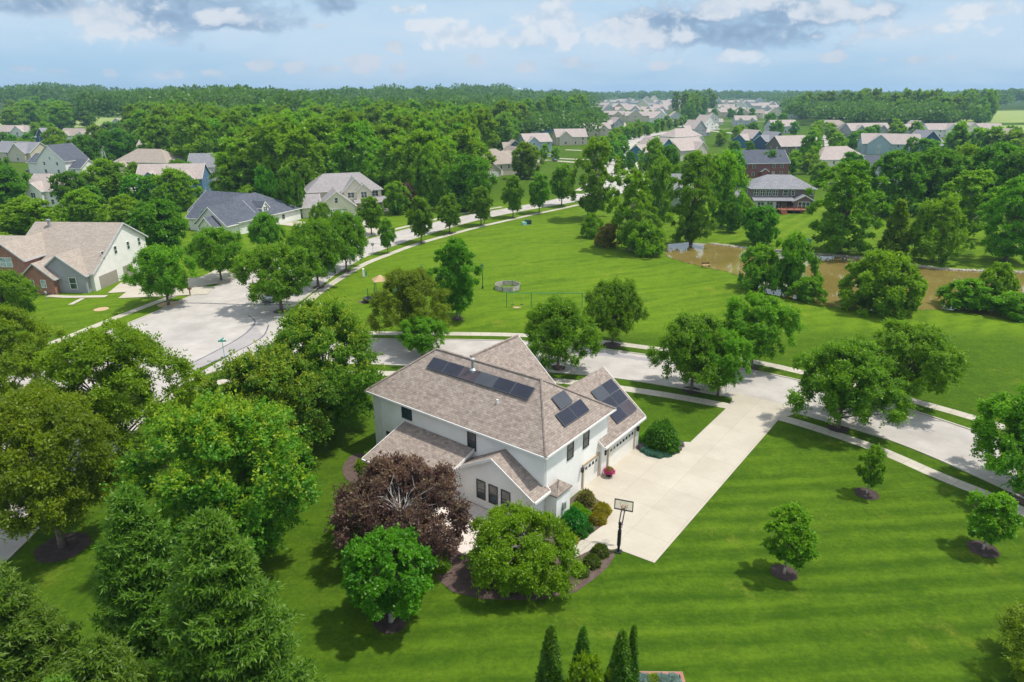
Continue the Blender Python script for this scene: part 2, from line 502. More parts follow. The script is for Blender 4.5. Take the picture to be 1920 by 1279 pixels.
# ------------------------------------------------------------ measured places (metres; x right, y away, camera at the origin)
HOUSES = [
    ('estate_house', -139.95, 207.73, -0.14, 14.1, 11, 1.7, 'white', 'pink', 'A', 'beige roofed white house half hidden by dark trees at the left', 'houses across the wide road', False),
    ('estate_house', -191.32, 291.21, -0.244, 26.0, 12, 2, 'white', 'slate', 'C', 'white gabled house with dark slate roofs at the left', 'houses across the wide road', False),
    ('estate_house', -247.11, 348.22, -0.349, 26.2, 12, 1.6, 'beige', 'grey', 'A', 'house with grey roof and beige garage at the left edge', 'houses across the wide road', False),
    ('estate_house', -315.63, 476.91, -0.524, 20.7, 11, 1.6, 'navy', 'grey', 'C', 'dark navy gabled house far left', 'houses across the wide road', True),
    ('estate_house', -373.47, 532.47, -0.175, 25.4, 11, 1.5, 'white', 'pink', 'A', 'pale roofed house at the far left edge', 'houses across the wide road', True),
    ('estate_house', -293.39, 476.91, -0.209, 23.7, 11, 1.7, 'white', 'tan', 'F', 'white dormered house with pale tan roof far left', 'houses across the wide road', True),
    ('estate_house', -324.26, 586.93, 0.349, 29.3, 11, 1.7, 'lgrey', 'tan', 'C', 'light grey house with tan roof right of the white dormered one', 'houses across the wide road', True),
    ('estate_house', -150.15, 283.72, -0.209, 24.0, 13, 2, 'beige', 'tan', 'B', 'tan hipped house with small gables behind the blue house', 'houses across the wide road', False),
    ('estate_house', -113.26, 229.93, 0.14, 20.5, 11, 2, 'blue', 'pink', 'F', 'blue house with white trimmed gables and beige roof', 'houses across the wide road', False),
    ('estate_house', -117.58, 273.15, 0.087, 17.7, 12, 1.8, 'white', 'grey', 'D', 'plain grey roofed house in front of the woods', 'houses across the wide road', False),
    ('estate_house', -192.06, 371.28, 0.0, 10.5, 11, 1.6, 'brown', 'pink', 'D', 'reddish roofed house just visible beside the woods', 'houses across the wide road', True),
    ('estate_house', -205.76, 356.53, -0.524, 9.7, 9, 1.5, 'white', 'slate', 'C', 'small white gable with dark roof between garden trees', 'houses across the wide road', True),
    ('estate_house', -4.42, 289.3, 0.489, 17.5, 15, 1.6, 'beige', 'tan', 'B', 'big tan hipped house at the right end of the woods', 'houses of the estate beyond the woods', False),
    ('estate_house', 5.94, 311.7, 0.611, 17.9, 14, 1.8, 'beige', 'tan', 'C', 'tan gabled house touching the big tan hipped house', 'houses of the estate beyond the woods', False),
    ('estate_house', 1.76, 387.25, 0.175, 12.3, 10, 1.6, 'navy', 'tan', 'C', 'small navy gable behind the big tan house', 'houses of the estate beyond the woods', True),
    ('estate_house', 15.28, 404.62, 0.436, 16.8, 11, 2, 'lblue', 'pink', 'A', 'grey blue walled house with pale roof', 'houses of the estate beyond the woods', True),
    ('estate_house', 21.97, 586.93, 0.175, 11.2, 9, 2.4, 'white', 'pink', 'C', 'tall narrow white gable at the edge of the woods', 'houses of the estate beyond the woods', True),
    ('estate_house', 36.03, 586.93, 0.175, 24.3, 11, 1.8, 'blue', 'pink', 'F', 'pale roofed house with small blue gable', 'houses of the estate beyond the woods', True),
    ('estate_house', 38.6, 457.73, 0.209, 20.5, 12, 1.8, 'beige', 'pink', 'A', 'house with a row of large white windows facing the park road', 'houses of the estate beyond the woods', True),
    ('estate_house', 64.17, 545.14, 0.14, 23.3, 11, 2, 'beige', 'pink', 'F', 'dormered pale house left of the far road', 'houses of the estate beyond the woods', True),
    ('estate_house', 127.21, 1128.92, 0.0, 28.0, 10, 2.24, 'lgrey', 'pink', 'F', 'twin gabled far house just right of the woods edge', 'houses of the estate beyond the woods', True),
    ('estate_house', 89.05, 786.61, 0.524, 24.3, 11, 2.24, 'lgrey', 'pink', 'C', 'tall narrow far house below the twin gabled one', 'houses of the estate beyond the woods', True),
    ('estate_house', 96.3, 644.37, 0.436, 18.9, 11, 2, 'grey', 'pink', 'C', 'grey fronted house beside the bend of the far road', 'houses of the estate beyond the woods', True),
    ('estate_house', 148.48, 814.15, 0.0, 40.4, 11, 2.24, 'beige', 'pink', 'A', 'wide far house with long pale roof', 'houses of the estate beyond the woods', True),
    ('estate_house', 173.41, 1052.85, 0.0, 44.2, 11, 2.24, 'cream', 'pink', 'F', 'far cream house in the row under the horizon woods', 'houses of the estate beyond the woods', True),
    ('estate_house', 214.09, 1077.05, 0.175, 41.7, 11, 2.24, 'lgrey', 'pink', 'F', 'far light grey house in the row under the horizon woods', 'houses of the estate beyond the woods', True),
    ('estate_house', 195.84, 1357.12, -0.087, 44.2, 11, 2.24, 'white', 'pink', 'A', 'far white house with blank pale roof', 'houses of the estate beyond the woods', True),
    ('estate_house', 288.73, 1699.43, 0.0, 55.1, 11, 2.24, 'lgrey', 'grey', 'F', 'farthest grey roofed house left of the middle', 'houses of the estate beyond the woods', True),
    ('estate_house', 329.37, 1762.82, 0.0, 60.5, 11, 2.24, 'cream', 'pink', 'C', 'farthest cream house in the middle', 'houses of the estate beyond the woods', True),
    ('estate_house', 268.25, 1249.03, 0.087, 47.8, 11, 2.24, 'beige', 'pink', 'A', 'far beige house before the big dark trees', 'houses of the estate beyond the woods', True),
    ('estate_house', 374.93, 1762.82, 0.0, 57.1, 11, 2.24, 'lgrey', 'pink', 'F', 'farthest twin gabled light grey house', 'houses of the estate beyond the woods', True),
    ('estate_house', 158.74, 760.85, -0.262, 25.6, 11, 2.24, 'white', 'pink', 'C', 'white gable house beside the far road', 'houses of the estate beyond the woods', True),
    ('estate_house', 173.48, 760.85, 0.0, 24.7, 11, 2.24, 'lgrey', 'pink', 'C', 'light gabled house with round top window right of the far road', 'houses of the estate beyond the woods', True),
    ('estate_house', 77.22, 350.95, 0.611, 26.9, 16, 1.6, 'teal', 'pink', 'C', 'large pale roofed house with a teal gable above the pond trees', 'houses of the estate beyond the woods', False),
    ('estate_house', 91.93, 356.53, 0.663, 21.3, 14, 1.8, 'beige', 'pink', 'A', 'long pale house stepping down towards the pond trees', 'houses of the estate beyond the woods', True),
    ('estate_house', 111.53, 448.69, 0.611, 24.9, 13, 2, 'white', 'pink', 'B', 'white walled house with sunroom windows in the stepped row', 'houses of the estate beyond the woods', True),
    ('estate_house', 143.87, 545.14, 0.611, 26.0, 12, 2, 'grey', 'pink', 'C', 'grey gabled house in the stepped row', 'houses of the estate beyond the woods', True),
    ('estate_house', 178.16, 644.37, 0.611, 28.3, 12, 2, 'white', 'pink', 'C', 'uppermost house of the stepped row', 'houses of the estate beyond the woods', True),
    ('estate_house', 206.51, 736.69, -0.087, 21.2, 11, 2.24, 'white', 'pink', 'C', 'white house with a wide pale roof beyond the stepped row', 'houses of the estate beyond the woods', True),
    ('estate_house', 229.79, 703.16, 0.0, 20.9, 11, 2, 'lgrey', 'pink', 'F', 'twin gabled grey white house on the lawn right of the stepped row', 'houses of the estate beyond the woods', True),
    ('estate_house', 371.85, 1249.03, 0.0, 28.6, 11, 2.24, 'white', 'pink', 'F', 'far twin gabled house right of the big dark trees', 'houses of the estate beyond the woods', True),
    ('estate_house', 317.11, 1029.7, 0.0, 35.3, 11, 2.24, 'beige', 'pink', 'A', 'far beige house right of the big dark trees', 'houses of the estate beyond the woods', True),
    ('estate_house', 451.93, 1357.12, 0.087, 57.1, 11, 2.24, 'lgrey', 'pink', 'A', 'far light house under the horizon woods right of the middle', 'houses of the estate beyond the woods', True),
    ('estate_house', 430.59, 1185.97, 0.0, 38.4, 11, 2.24, 'lgrey', 'pink', 'F', 'far pale house behind the dark tree clump', 'houses of the estate beyond the woods', True),
    ('estate_house', 151.11, 435.77, 0.489, 19.3, 12, 2, 'teal', 'pink', 'C', 'teal gabled house with pale roof', 'houses of the estate beyond the woods', True),
    ('estate_house', 159.13, 423.56, 0.384, 17.2, 12, 2, 'navy', 'grey', 'C', 'bright navy gabled house right of the teal one', 'houses of the estate beyond the woods', True),
    ('estate_house', 224.96, 586.93, 0.262, 23.8, 12, 2, 'lgrey', 'pink', 'F', 'house with stacked pale gables above the navy house', 'houses of the estate beyond the woods', True),
    ('estate_house', 101.35, 281.9, 0.14, 21.5, 12, 2, 'brick2', 'slate', 'D', 'dark red brick house with slate roof and small porch', 'houses of the estate beyond the woods', False),
    ('estate_house', 155.58, 380.71, 0.262, 24.7, 13, 1.8, 'brown', 'pink', 'A', 'brown gabled house with white windows and pale roof', 'houses of the estate beyond the woods', False),
    ('estate_house', 277.5, 618.46, 0.0, 27.1, 12, 1.6, 'beige', 'tan', 'B', 'tan hipped far house at the end of the tree lined street', 'houses of the estate beyond the woods', True),
    ('estate_house', 268.42, 532.47, 0.209, 34.1, 13, 1.8, 'grey', 'pink', 'F', 'wide pale roofed house with stacked gables before the dark woods', 'houses of the estate beyond the woods', True),
    ('estate_house', 207.38, 387.25, -0.262, 28.9, 13, 2, 'lblue', 'pink', 'A', 'pale blue house with long beige roof above the dark tree mass', 'houses of the estate beyond the woods', False),
    ('estate_house', 243.25, 411.99, 0.175, 23.0, 13, 2, 'navy', 'grey', 'C', 'navy house with wide low gable above the dark tree mass', 'houses of the estate beyond the woods', True),
    ('estate_house', 326.64, 572.32, 0.175, 20.0, 11, 2, 'grey', 'pink', 'C', 'grey gabled house left of the long white one', 'houses of the estate beyond the woods', True),
    ('estate_house', 322.74, 532.47, 0.087, 25.1, 11, 2, 'white', 'pink', 'A', 'long white house with many windows', 'houses of the estate beyond the woods', True),
    ('estate_house', 358.86, 545.14, -0.087, 31.7, 12, 1.7, 'cream', 'pink', 'A', 'cream house with pale roof near the right edge', 'houses of the estate beyond the woods', True),
    ('estate_house', 334.28, 476.91, -0.175, 23.5, 13, 1.5, 'beige', 'tan', 'B', 'orange tan hipped house near the right edge', 'houses of the estate beyond the woods', True),
    ('estate_house', 308.36, 423.56, -0.175, 13.5, 12, 1.6, 'beige', 'pink', 'C', 'pale house cut by the right edge of the photo', 'houses of the estate beyond the woods', True),
    ('estate_house', 147.25, 311.7, 0.209, 25.0, 14, 1.5, 'cream', 'pink', 'B', 'cream house with broad beige hip roof right of the grey roofed house', 'houses of the estate beyond the woods', False),
    ('estate_house', 532.0, 1283.11, 0.0, 36.7, 11, 2.24, 'white', 'pink', 'F', 'far pale house left of the right hand woods', 'houses of the estate beyond the woods', True),
    ('estate_house', 849.46, 1319.09, 0.0, 32.7, 11, 1.344, 'white', 'grey', 'D', 'small white building at the edge of the far field', 'houses of the estate beyond the woods', True),
    ('estate_house', 46.09, 200.89, -0.175, 9.7, 11, 2, 'grey', 'grey', 'A', 'grey house almost hidden by the tall pond trees', 'houses of the estate beyond the woods', False),
    ('estate_house', 139.6, 261.74, 0.0, 12.4, 11, 2, 'lgrey', 'slate', 'A', 'slate roofed house glimpsed through the dark tree mass', 'houses of the estate beyond the woods', True),
    ('estate_house', 178.94, 1440.11, -0.436, 45.4, 11, 2.24, 'white', 'pink', 'F', 'white far house packed in the farthest rows, left part below the horizon woods', 'houses packed in the farthest rows, left part', True),
    ('estate_house', 140.6, 1052.85, 0.209, 30.8, 11, 2.24, 'lgrey', 'pink', 'C', 'light grey far house packed in the farthest rows, left part below the horizon woods', 'houses packed in the farthest rows, left part', True),
    ('estate_house', 194.25, 1249.03, -0.017, 40.5, 11, 2.24, 'beige', 'pink', 'A', 'beige far house packed in the farthest rows, left part below the horizon woods', 'houses packed in the farthest rows, left part', True),
    ('estate_house', 239.21, 1319.09, -0.244, 46.7, 11, 2.24, 'cream', 'pink', 'C', 'cream far house packed in the farthest rows, left part below the horizon woods', 'houses packed in the farthest rows, left part', True),
    ('estate_house', 279.07, 1440.11, 0.401, 50.7, 11, 2.24, 'lgrey', 'grey', 'F', 'pale grey far house packed in the farthest rows, left part below the horizon woods', 'houses packed in the farthest rows, left part', True),
    ('estate_house', 331.73, 1485.49, 0.175, 43.1, 11, 2.24, 'white', 'pink', 'A', 'white far house packed in the farthest rows, middle part by the dark tree clump', 'houses packed in the farthest rows, middle part', True),
    ('estate_house', 256.86, 1831.09, -0.052, 45.4, 11, 2.24, 'lgrey', 'pink', 'F', 'light grey far house packed in the farthest rows, left part below the horizon woods', 'houses packed in the farthest rows, left part', True),
    ('estate_house', 323.99, 2071.5, -0.279, 49.3, 11, 2.24, 'beige', 'pink', 'A', 'beige far house packed in the farthest rows, left part below the horizon woods', 'houses packed in the farthest rows, left part', True),
    ('estate_house', 409.57, 2071.5, 0.367, 55.0, 11, 2.24, 'cream', 'pink', 'C', 'cream far house packed in the farthest rows, middle part by the dark tree clump', 'houses packed in the farthest rows, middle part', True),
    ('estate_house', 451.09, 1984.69, 0.14, 49.7, 11, 2.24, 'lgrey', 'pink', 'F', 'pale grey far house packed in the farthest rows, middle part by the dark tree clump', 'houses packed in the farthest rows, middle part', True),
    ('estate_house', 432.21, 1762.82, -0.087, 43.9, 11, 2.24, 'white', 'pink', 'A', 'white far house packed in the farthest rows, middle part by the dark tree clump', 'houses packed in the farthest rows, middle part', True),
    ('estate_house', 501.21, 1762.82, -0.314, 49.5, 11, 2.24, 'lgrey', 'pink', 'C', 'light grey far house packed in the farthest rows, middle part by the dark tree clump', 'houses packed in the farthest rows, middle part', True),
    ('estate_house', 533.76, 1762.82, 0.332, 49.8, 11, 2.24, 'beige', 'pink', 'F', 'beige far house packed in the farthest rows, middle part by the dark tree clump', 'houses packed in the farthest rows, middle part', True),
    ('estate_house', 592.14, 1831.09, 0.105, 49.1, 11, 2.24, 'cream', 'pink', 'A', 'cream far house packed in the farthest rows, right part towards the right hand woods', 'houses packed in the farthest rows, right part', True),
    ('estate_house', 605.36, 1762.82, -0.122, 47.4, 11, 2.24, 'lgrey', 'grey', 'C', 'pale grey far house packed in the farthest rows, right part towards the right hand woods', 'houses packed in the farthest rows, right part', True),
    ('estate_house', 385.75, 1216.69, -0.349, 42.0, 11, 2.24, 'white', 'pink', 'C', 'white far house packed in the farthest rows, middle part by the dark tree clump', 'houses packed in the farthest rows, middle part', True),
    ('estate_house', 511.27, 1440.11, 0.297, 40.2, 11, 2.24, 'lgrey', 'pink', 'A', 'light grey far house packed in the farthest rows, right part towards the right hand woods', 'houses packed in the farthest rows, right part', True),
    ('estate_house', 274.17, 946.36, 0.07, 30.8, 11, 2.24, 'beige', 'pink', 'A', 'beige far house packed in the farthest rows, middle part by the dark tree clump', 'houses packed in the farthest rows, middle part', True),
    ('estate_house', 332.57, 909.49, -0.157, 29.9, 11, 2.24, 'cream', 'pink', 'C', 'cream far house packed in the farthest rows, right part towards the right hand woods', 'houses packed in the farthest rows, right part', True),
    ('estate_house', 155.47, 909.49, -0.384, 37.4, 11, 2.24, 'lgrey', 'tan', 'C', 'pale grey far house packed in the farthest rows, left part below the horizon woods', 'houses packed in the farthest rows, left part', True),
    ('estate_house', 180.57, 927.56, 0.262, 34.8, 11, 2.24, 'white', 'pink', 'A', 'white far house packed in the farthest rows, left part below the horizon woods', 'houses packed in the farthest rows, left part', True),
    ('estate_house', 361.64, 909.49, 0.035, 29.5, 11, 2.24, 'lgrey', 'pink', 'F', 'light grey far house packed in the farthest rows, right part towards the right hand woods', 'houses packed in the farthest rows, right part', True),
    ('estate_house', 119.26, 843.66, -0.192, 24.6, 11, 2.24, 'beige', 'pink', 'A', 'beige far house packed in the farthest rows, left part below the horizon woods', 'houses packed in the farthest rows, left part', True),
    ('estate_house', 300.8, 909.49, -0.419, 32.3, 11, 2.24, 'cream', 'tan', 'A', 'cream far house packed in the farthest rows, right part towards the right hand woods', 'houses packed in the farthest rows, right part', True),
    ('estate_house', 624.21, 1640.41, 0.227, 41.7, 11, 2.24, 'lgrey', 'pink', 'F', 'pale grey far house packed in the farthest rows, right part towards the right hand woods', 'houses packed in the farthest rows, right part', True),
]
TREES = [
    ('loc', -36.36, 56.55, 13.7, 7.2, 'wide olive green locust with reddish tips, in front of the road junction at the left', 'olive locust trees along the wide road'),
    ('loc2', -34.66, 44.01, 13.0, 5.9, 'broad olive locust in a dark mulch ring beside the road, nearest the left corner', 'olive locust trees along the wide road'),
    ('loc', -54.32, 67.11, 11.9, 6.5, 'olive locust on the far side of the road, cut by the left edge', 'olive locust trees along the wide road'),
    ('loc2', -46.27, 48.56, 9.3, 5.4, 'olive locust mostly outside the left edge of the photo', 'olive locust trees along the wide road'),
    ('zel', -18.78, 62.78, 13.7, 6.2, 'tall feathery green tree with golden tips beside the far left corner of the main house', 'feathery green trees beside the main house'),
    ('zel2', -21.78, 55.39, 11.6, 6.0, 'feathery green tree with yellow tips, middle one of the clump left of the main house', 'feathery green trees beside the main house'),
    ('zel', -20.17, 42.35, 13.0, 6.3, 'largest bright green feathery tree, nearest of the clump left of the main house', 'feathery green trees beside the main house'),
    ('spr', -19.24, 29.21, 14.2, 3.9, 'dark blue green spruce, tall, behind the two front spruces at the lower left', 'spruces at the lower left'),
    ('spr2', -13.56, 25.63, 15.2, 4.8, 'broad spruce with long drooping green boughs, right one at the lower left', 'spruces at the lower left'),
    ('spr2', -25.11, 25.93, 12.6, 4.9, 'yellow green spruce with upright tips in the bottom left corner', 'spruces at the lower left'),
    ('spr2', -17.45, 22.37, 11.3, 3.9, 'spruce between its neighbours at the bottom edge, mostly hidden', 'spruces at the lower left'),
    ('pur', -8.38, 43.62, 7.1, 5.5, 'wide purple leaved tree with bare grey branches in its middle, behind the main house', None),
    ('rnd', -8.01, 36.01, 6.5, 3.1, 'dense bright green round maple in a dark mulch ring on the back lawn', None),
    ('wee', 0.58, 40.33, 5.4, 4.1, 'spreading yellow green tree with pale bare twigs beside the patio', None),
    ('arb', 2.12, 29.21, 6.0, 0.8, 'slim pointed arborvitae, leftmost of those at the bottom edge', 'pointed arborvitae at the bottom edge'),
    ('arb', 4.05, 30.68, 4.6, 0.6, 'slim pointed arborvitae rising behind a yellow green bush at the bottom edge', 'pointed arborvitae at the bottom edge'),
    ('arb', 6.0, 29.21, 5.7, 0.8, 'pointed arborvitae, left of the close pair by the brick planter', 'pointed arborvitae at the bottom edge'),
    ('arb', 6.65, 29.5, 5.8, 0.5, 'narrow arborvitae, right of the close pair by the brick planter', 'pointed arborvitae at the bottom edge'),
    ('shr', 4.24, 29.21, 3.7, 1.5, 'yellow green bush between the arborvitae at the bottom edge', None),
    ('yng', 19.79, 40.79, 5.5, 1.8, 'young round tree in a mulch ring, biggest of three on the side lawn', 'young trees in mulch rings on the side lawn'),
    ('yng', 30.92, 51.29, 4.6, 1.2, 'smallest young tree in a mulch ring, close to the sidewalk', 'young trees in mulch rings on the side lawn'),
    ('yng', 36.09, 43.62, 4.9, 1.8, 'young round tree in a mulch ring near the right edge of the photo', 'young trees in mulch rings on the side lawn'),
    ('loc', 32.33, 30.68, 5.3, 4.0, 'olive bushy tree cut by the lower right corner of the photo', None),
    ('map', 5.79, 79.7, 9.1, 4.9, 'street maple just behind the big front gable of the main house', 'maples lining the street beside the main house'),
    ('map2', 13.91, 88.79, 9.1, 4.4, 'street maple across the street with the swing set behind it', 'maples lining the street beside the main house'),
    ('map', 21.01, 73.17, 9.1, 4.9, 'street maple left of the driveway mouth, on the near verge', 'maples lining the street beside the main house'),
    ('map2', 23.72, 71.68, 7.9, 3.3, 'smaller maple with pale trunk nearest the driveway mouth', 'maples lining the street beside the main house'),
    ('map2', 30.28, 80.06, 9.5, 5.0, 'street maple across the street, behind the pair by the driveway mouth', 'maples lining the street beside the main house'),
    ('map', 33.98, 63.72, 9.3, 5.4, 'lone big maple on the near verge right of the driveway', 'maples lining the street beside the main house'),
    ('map2', 43.64, 69.4, 9.2, 5.4, 'maple across the street right of the driveway, leaning behind the lone big maple', 'maples lining the street beside the main house'),
    ('map', 44.59, 52.22, 9.3, 4.9, 'street maple cut by the right edge of the photo', 'maples lining the street beside the main house'),
    ('map2', -11.76, 83.36, 5.6, 3.3, 'small maple behind the left end of the main roof', 'maples lining the street beside the main house'),
    ('loc', -14.0, 89.43, 10.7, 5.8, 'wide olive tree hiding the playground', None),
    ('con', -8.38, 99.87, 12.3, 3.9, 'dense upright dark green tree in the park beside the lamp post', None),
    ('map2', -36.86, 104.21, 10.6, 6.5, 'big dull green tree by the road corner, with a parked car behind it', 'trees on the park side of the wide road'),
    ('map2', -34.67, 118.12, 11.9, 5.6, 'spreading tree on the park side verge with its trunk showing clearly', 'trees on the park side of the wide road'),
    ('map', -32.24, 129.68, 11.4, 4.9, 'dark green tree beside the low park sign, right of two spreading trees', 'trees on the park side of the wide road'),
    ('yng2', -26.85, 145.02, 7.3, 1.9, 'narrow small tree next to the round road sign', 'trees on the park side of the wide road'),
    ('yng2', -20.97, 156.05, 10.2, 3.5, 'round tree on the park side of the road, first right of the narrow one', 'trees on the park side of the wide road'),
    ('yng2', -15.4, 167.38, 9.1, 3.4, 'round tree on the park side of the road, second right of the narrow one', 'trees on the park side of the wide road'),
    ('yng2', -8.06, 177.31, 9.7, 3.4, 'open yellowish tree on the park side of the road, third right of the narrow one', 'trees on the park side of the wide road'),
    ('yng2', 0.3, 189.25, 11.0, 3.2, 'dark oval tree on the park side of the road, fourth right of the narrow one', 'trees on the park side of the wide road'),
    ('yng2', 7.79, 196.26, 11.0, 3.5, 'round tree on the park side of the road, fifth right of the narrow one', 'trees on the park side of the wide road'),
    ('yng2', 15.13, 209.76, 12.0, 4.3, 'round tree at the far bend of the road against the tall pond trees', 'trees on the park side of the wide road'),
    ('map2', -56.31, 107.11, 9.8, 5.4, 'maple in a light mulch ring beside the mailbox in front of the brick house', 'trees on the house side of the wide road'),
    ('map2', -53.81, 122.51, 9.7, 5.4, 'maple beside the driveway mouth past the mailbox', 'trees on the house side of the wide road'),
    ('map', -52.67, 145.02, 8.6, 3.8, 'dark green tree in front of the slate roofed house', 'trees on the house side of the wide road'),
    ('map2', -44.31, 159.05, 8.7, 3.0, 'dark tree at the left corner of the big grey roofed cream house', 'trees on the house side of the wide road'),
    ('yng2', -34.24, 165.39, 8.9, 3.4, 'round tree on the lawn verge in front of the cream garage', 'trees on the house side of the wide road'),
    ('map2', -38.13, 150.35, 6.8, 3.1, 'wide dark green tree below the cream house driveway', 'trees on the house side of the wide road'),
    ('bir', -47.45, 147.64, 3.5, 2.9, 'low yellow green tree right of the dark green one by the slate roofed house', 'trees on the house side of the wide road'),
    ('mid', -127.25, 218.29, 12.6, 7.7, 'bright yellow green full tree between the white house and the tan house', 'garden trees among the houses at the left'),
    ('mid2', -132.22, 207.73, 10.4, 5.1, 'dark tree in front of the beige roofed white house', 'garden trees among the houses at the left'),
    ('mid2', -149.87, 205.73, 12.1, 6.7, 'dark wide tree at the left edge left of the beige roofed white house', 'garden trees among the houses at the left'),
    ('mid2', -188.81, 311.7, 14.6, 6.1, 'dark tree right of the slate roofed white gable house', 'garden trees among the houses at the left'),
    ('mid2', -188.67, 340.27, 16.0, 7.9, 'very dark round tree above the tan roofed house', 'garden trees among the houses at the left'),
    ('mid', -97.64, 200.89, 11.6, 6.5, 'dense tree hiding the middle of the blue house', 'garden trees among the houses at the left'),
    ('mid3', -87.37, 218.29, 11.8, 7.0, 'light green tree between the blue house and the woods', 'garden trees among the houses at the left'),
    ('mid3', -111.0, 156.05, 10.0, 7.3, 'bright green tree behind the brick house at the left edge', 'garden trees among the houses at the left'),
    ('mid', -106.93, 170.81, 9.8, 5.7, 'olive green tree behind the brick house roof, left one', 'garden trees among the houses at the left'),
    ('mid', -93.73, 165.39, 9.2, 5.2, 'olive green tree behind the brick house roof, middle one', 'garden trees among the houses at the left'),
    ('mid2', -76.16, 147.64, 11.1, 5.8, 'dark green tree between the brick house and the slate roofed house', 'garden trees among the houses at the left'),
    ('map2', -74.75, 96.32, 8.3, 4.9, 'dark maple in front of the brick house at the left edge', 'garden trees among the houses at the left'),
    ('mid2', -68.36, 191.82, 13.4, 3.4, 'upright tree in front of the woods above the slate roofed house', 'garden trees among the houses at the left'),
    ('mid2', -60.34, 187.57, 13.3, 3.9, 'upright tree in front of the woods left of the cream house', 'garden trees among the houses at the left'),
    ('mid', -24.07, 203.76, 18.0, 5.0, 'tall pointed tree in front of the woods right of the purple tree', 'garden trees among the houses at the left'),
    ('mid2', -12.81, 200.89, 15.6, 7.7, 'dark wide tree at the right end of the woods by the road', 'garden trees among the houses at the left'),
    ('mid3', -32.57, 194.46, 8.9, 3.8, 'small tree peeping over the purple tree beside the cream house', 'garden trees among the houses at the left'),
    ('mid3', -72.37, 189.25, 8.4, 3.7, 'small tree behind the slate roof ridge', 'garden trees among the houses at the left'),
    ('mid', -248.98, 387.25, 14.0, 7.3, 'olive tree between two white houses at the far left', 'garden trees among the houses at the left'),
    ('mid3', -226.42, 387.25, 15.1, 6.4, 'light tree beside the far beige and grey house', 'garden trees among the houses at the left'),
    ('mid2', -188.44, 254.13, 12.3, 5.8, 'dark tree cut by the left edge below the grey roofs', 'garden trees among the houses at the left'),
    ('mid3', -246.05, 356.53, 9.9, 4.8, 'small light tree in front of the grey roofs at the left', 'garden trees among the houses at the left'),
    ('mid3', -141.6, 261.74, 7.8, 3.0, 'small tree below the tan roofed house', 'garden trees among the houses at the left'),
    ('mid2', -164.77, 287.41, 8.9, 2.8, 'small dark conifer-like tree between the tan house and the dark tree', 'garden trees among the houses at the left'),
    ('purs', -30.8, 199.94, 7.8, 3.4, 'round dark purple tree at the corner of the cream house porch', None),
    ('blu', -75.3, 167.38, 5.6, 2.1, 'silvery blue spruce in front of the slate roofed house', None),
    ('blu', -152.73, 325.38, 5.3, 2.2, 'small blue spruce left of the plain grey roofed house', None),
    ('cot', 22.22, 185.92, 20.9, 6.5, 'tall airy cottonwood with the far street showing through it, by the road bend', 'tall trees around the pond'),
    ('cot', 26.01, 147.64, 16.9, 5.5, 'light green tall tree with silvery leaves at the near left pond end', 'tall trees around the pond'),
    ('mid3', 38.24, 179.59, 16.6, 4.1, 'light tree between the two tallest trees by the pond', 'tall trees around the pond'),
    ('pin', 40.89, 154.29, 20.5, 5.7, 'tallest dark green tree standing at the pond edge', 'tall trees around the pond'),
    ('mid', 54.03, 175.83, 18.0, 5.0, 'tall tree right of the tallest dark tree at the pond', 'tall trees around the pond'),
    ('con', 69.65, 210.79, 10.7, 2.1, 'slim dark evergreen beside the grey house with the red deck', 'tall trees around the pond'),
    ('mid2', 54.44, 168.06, 7.3, 2.4, 'small dark lawn tree left of the red deck, in open grass', 'tall trees around the pond'),
    ('mid2', 56.75, 154.29, 8.7, 4.0, 'dark green round tree in front of the red deck', 'tall trees around the pond'),
    ('pin', 70.76, 145.54, 19.7, 7.9, 'big spreading oak on the lawn at the far pond shore', 'tall trees around the pond'),
    ('bir', 80.73, 142.49, 11.5, 3.5, 'pointed yellowish tree on the far pond shore', 'tall trees around the pond'),
    ('bir2', 86.56, 137.65, 12.8, 5.8, 'wide light yellow green tree on the far pond shore', 'tall trees around the pond'),
    ('cot', 106.46, 160.28, 15.5, 6.8, 'tall light green tree with a leaning trunk behind the far shore trees', 'tall trees around the pond'),
    ('pin', 101.61, 137.65, 17.6, 6.4, 'bright green tree with a pale trunk on the far shore at the right edge', 'tall trees around the pond'),
    ('dkt', 105.45, 191.82, 17.5, 8.1, 'dark green tree, left end of the dark mass behind the pond lawn', 'dark tree mass behind the far pond lawn'),
    ('dkt', 118.44, 196.26, 18.0, 9.0, 'dark green tree, second from the left in the dark mass behind the pond lawn', 'dark tree mass behind the far pond lawn'),
    ('mid', 129.66, 200.89, 17.9, 7.7, 'olive green tree in the middle of the dark mass behind the pond lawn', 'dark tree mass behind the far pond lawn'),
    ('dkt', 136.01, 196.26, 19.1, 9.0, 'dark green tree in the right half of the dark mass behind the pond lawn', 'dark tree mass behind the far pond lawn'),
    ('dkt', 139.87, 187.57, 19.7, 7.9, 'dark green tree at the right edge in the dark mass behind the pond lawn', 'dark tree mass behind the far pond lawn'),
    ('shr', 18.92, 162.16, 5.5, 2.8, 'light green bush, leftmost under the tall pond trees', 'bushes along the near pond bank'),
    ('shb', 21.67, 152.02, 5.0, 3.1, 'brownish bush under the tall pond trees', 'bushes along the near pond bank'),
    ('shr', 28.76, 143.49, 6.8, 4.5, 'pale bushy willow shrub at the left pond corner', 'bushes along the near pond bank'),
    ('shr2', 43.7, 117.42, 7.5, 4.0, 'grey green bush right of the bright water reflection', 'bushes along the near pond bank'),
    ('shr2', 48.35, 114.68, 10.1, 3.8, 'tallest dark bush between the two open stretches of pond', 'bushes along the near pond bank'),
    ('shr2', 49.5, 110.15, 3.8, 2.9, 'low dark bush at the foot of the tallest bush', 'bushes along the near pond bank'),
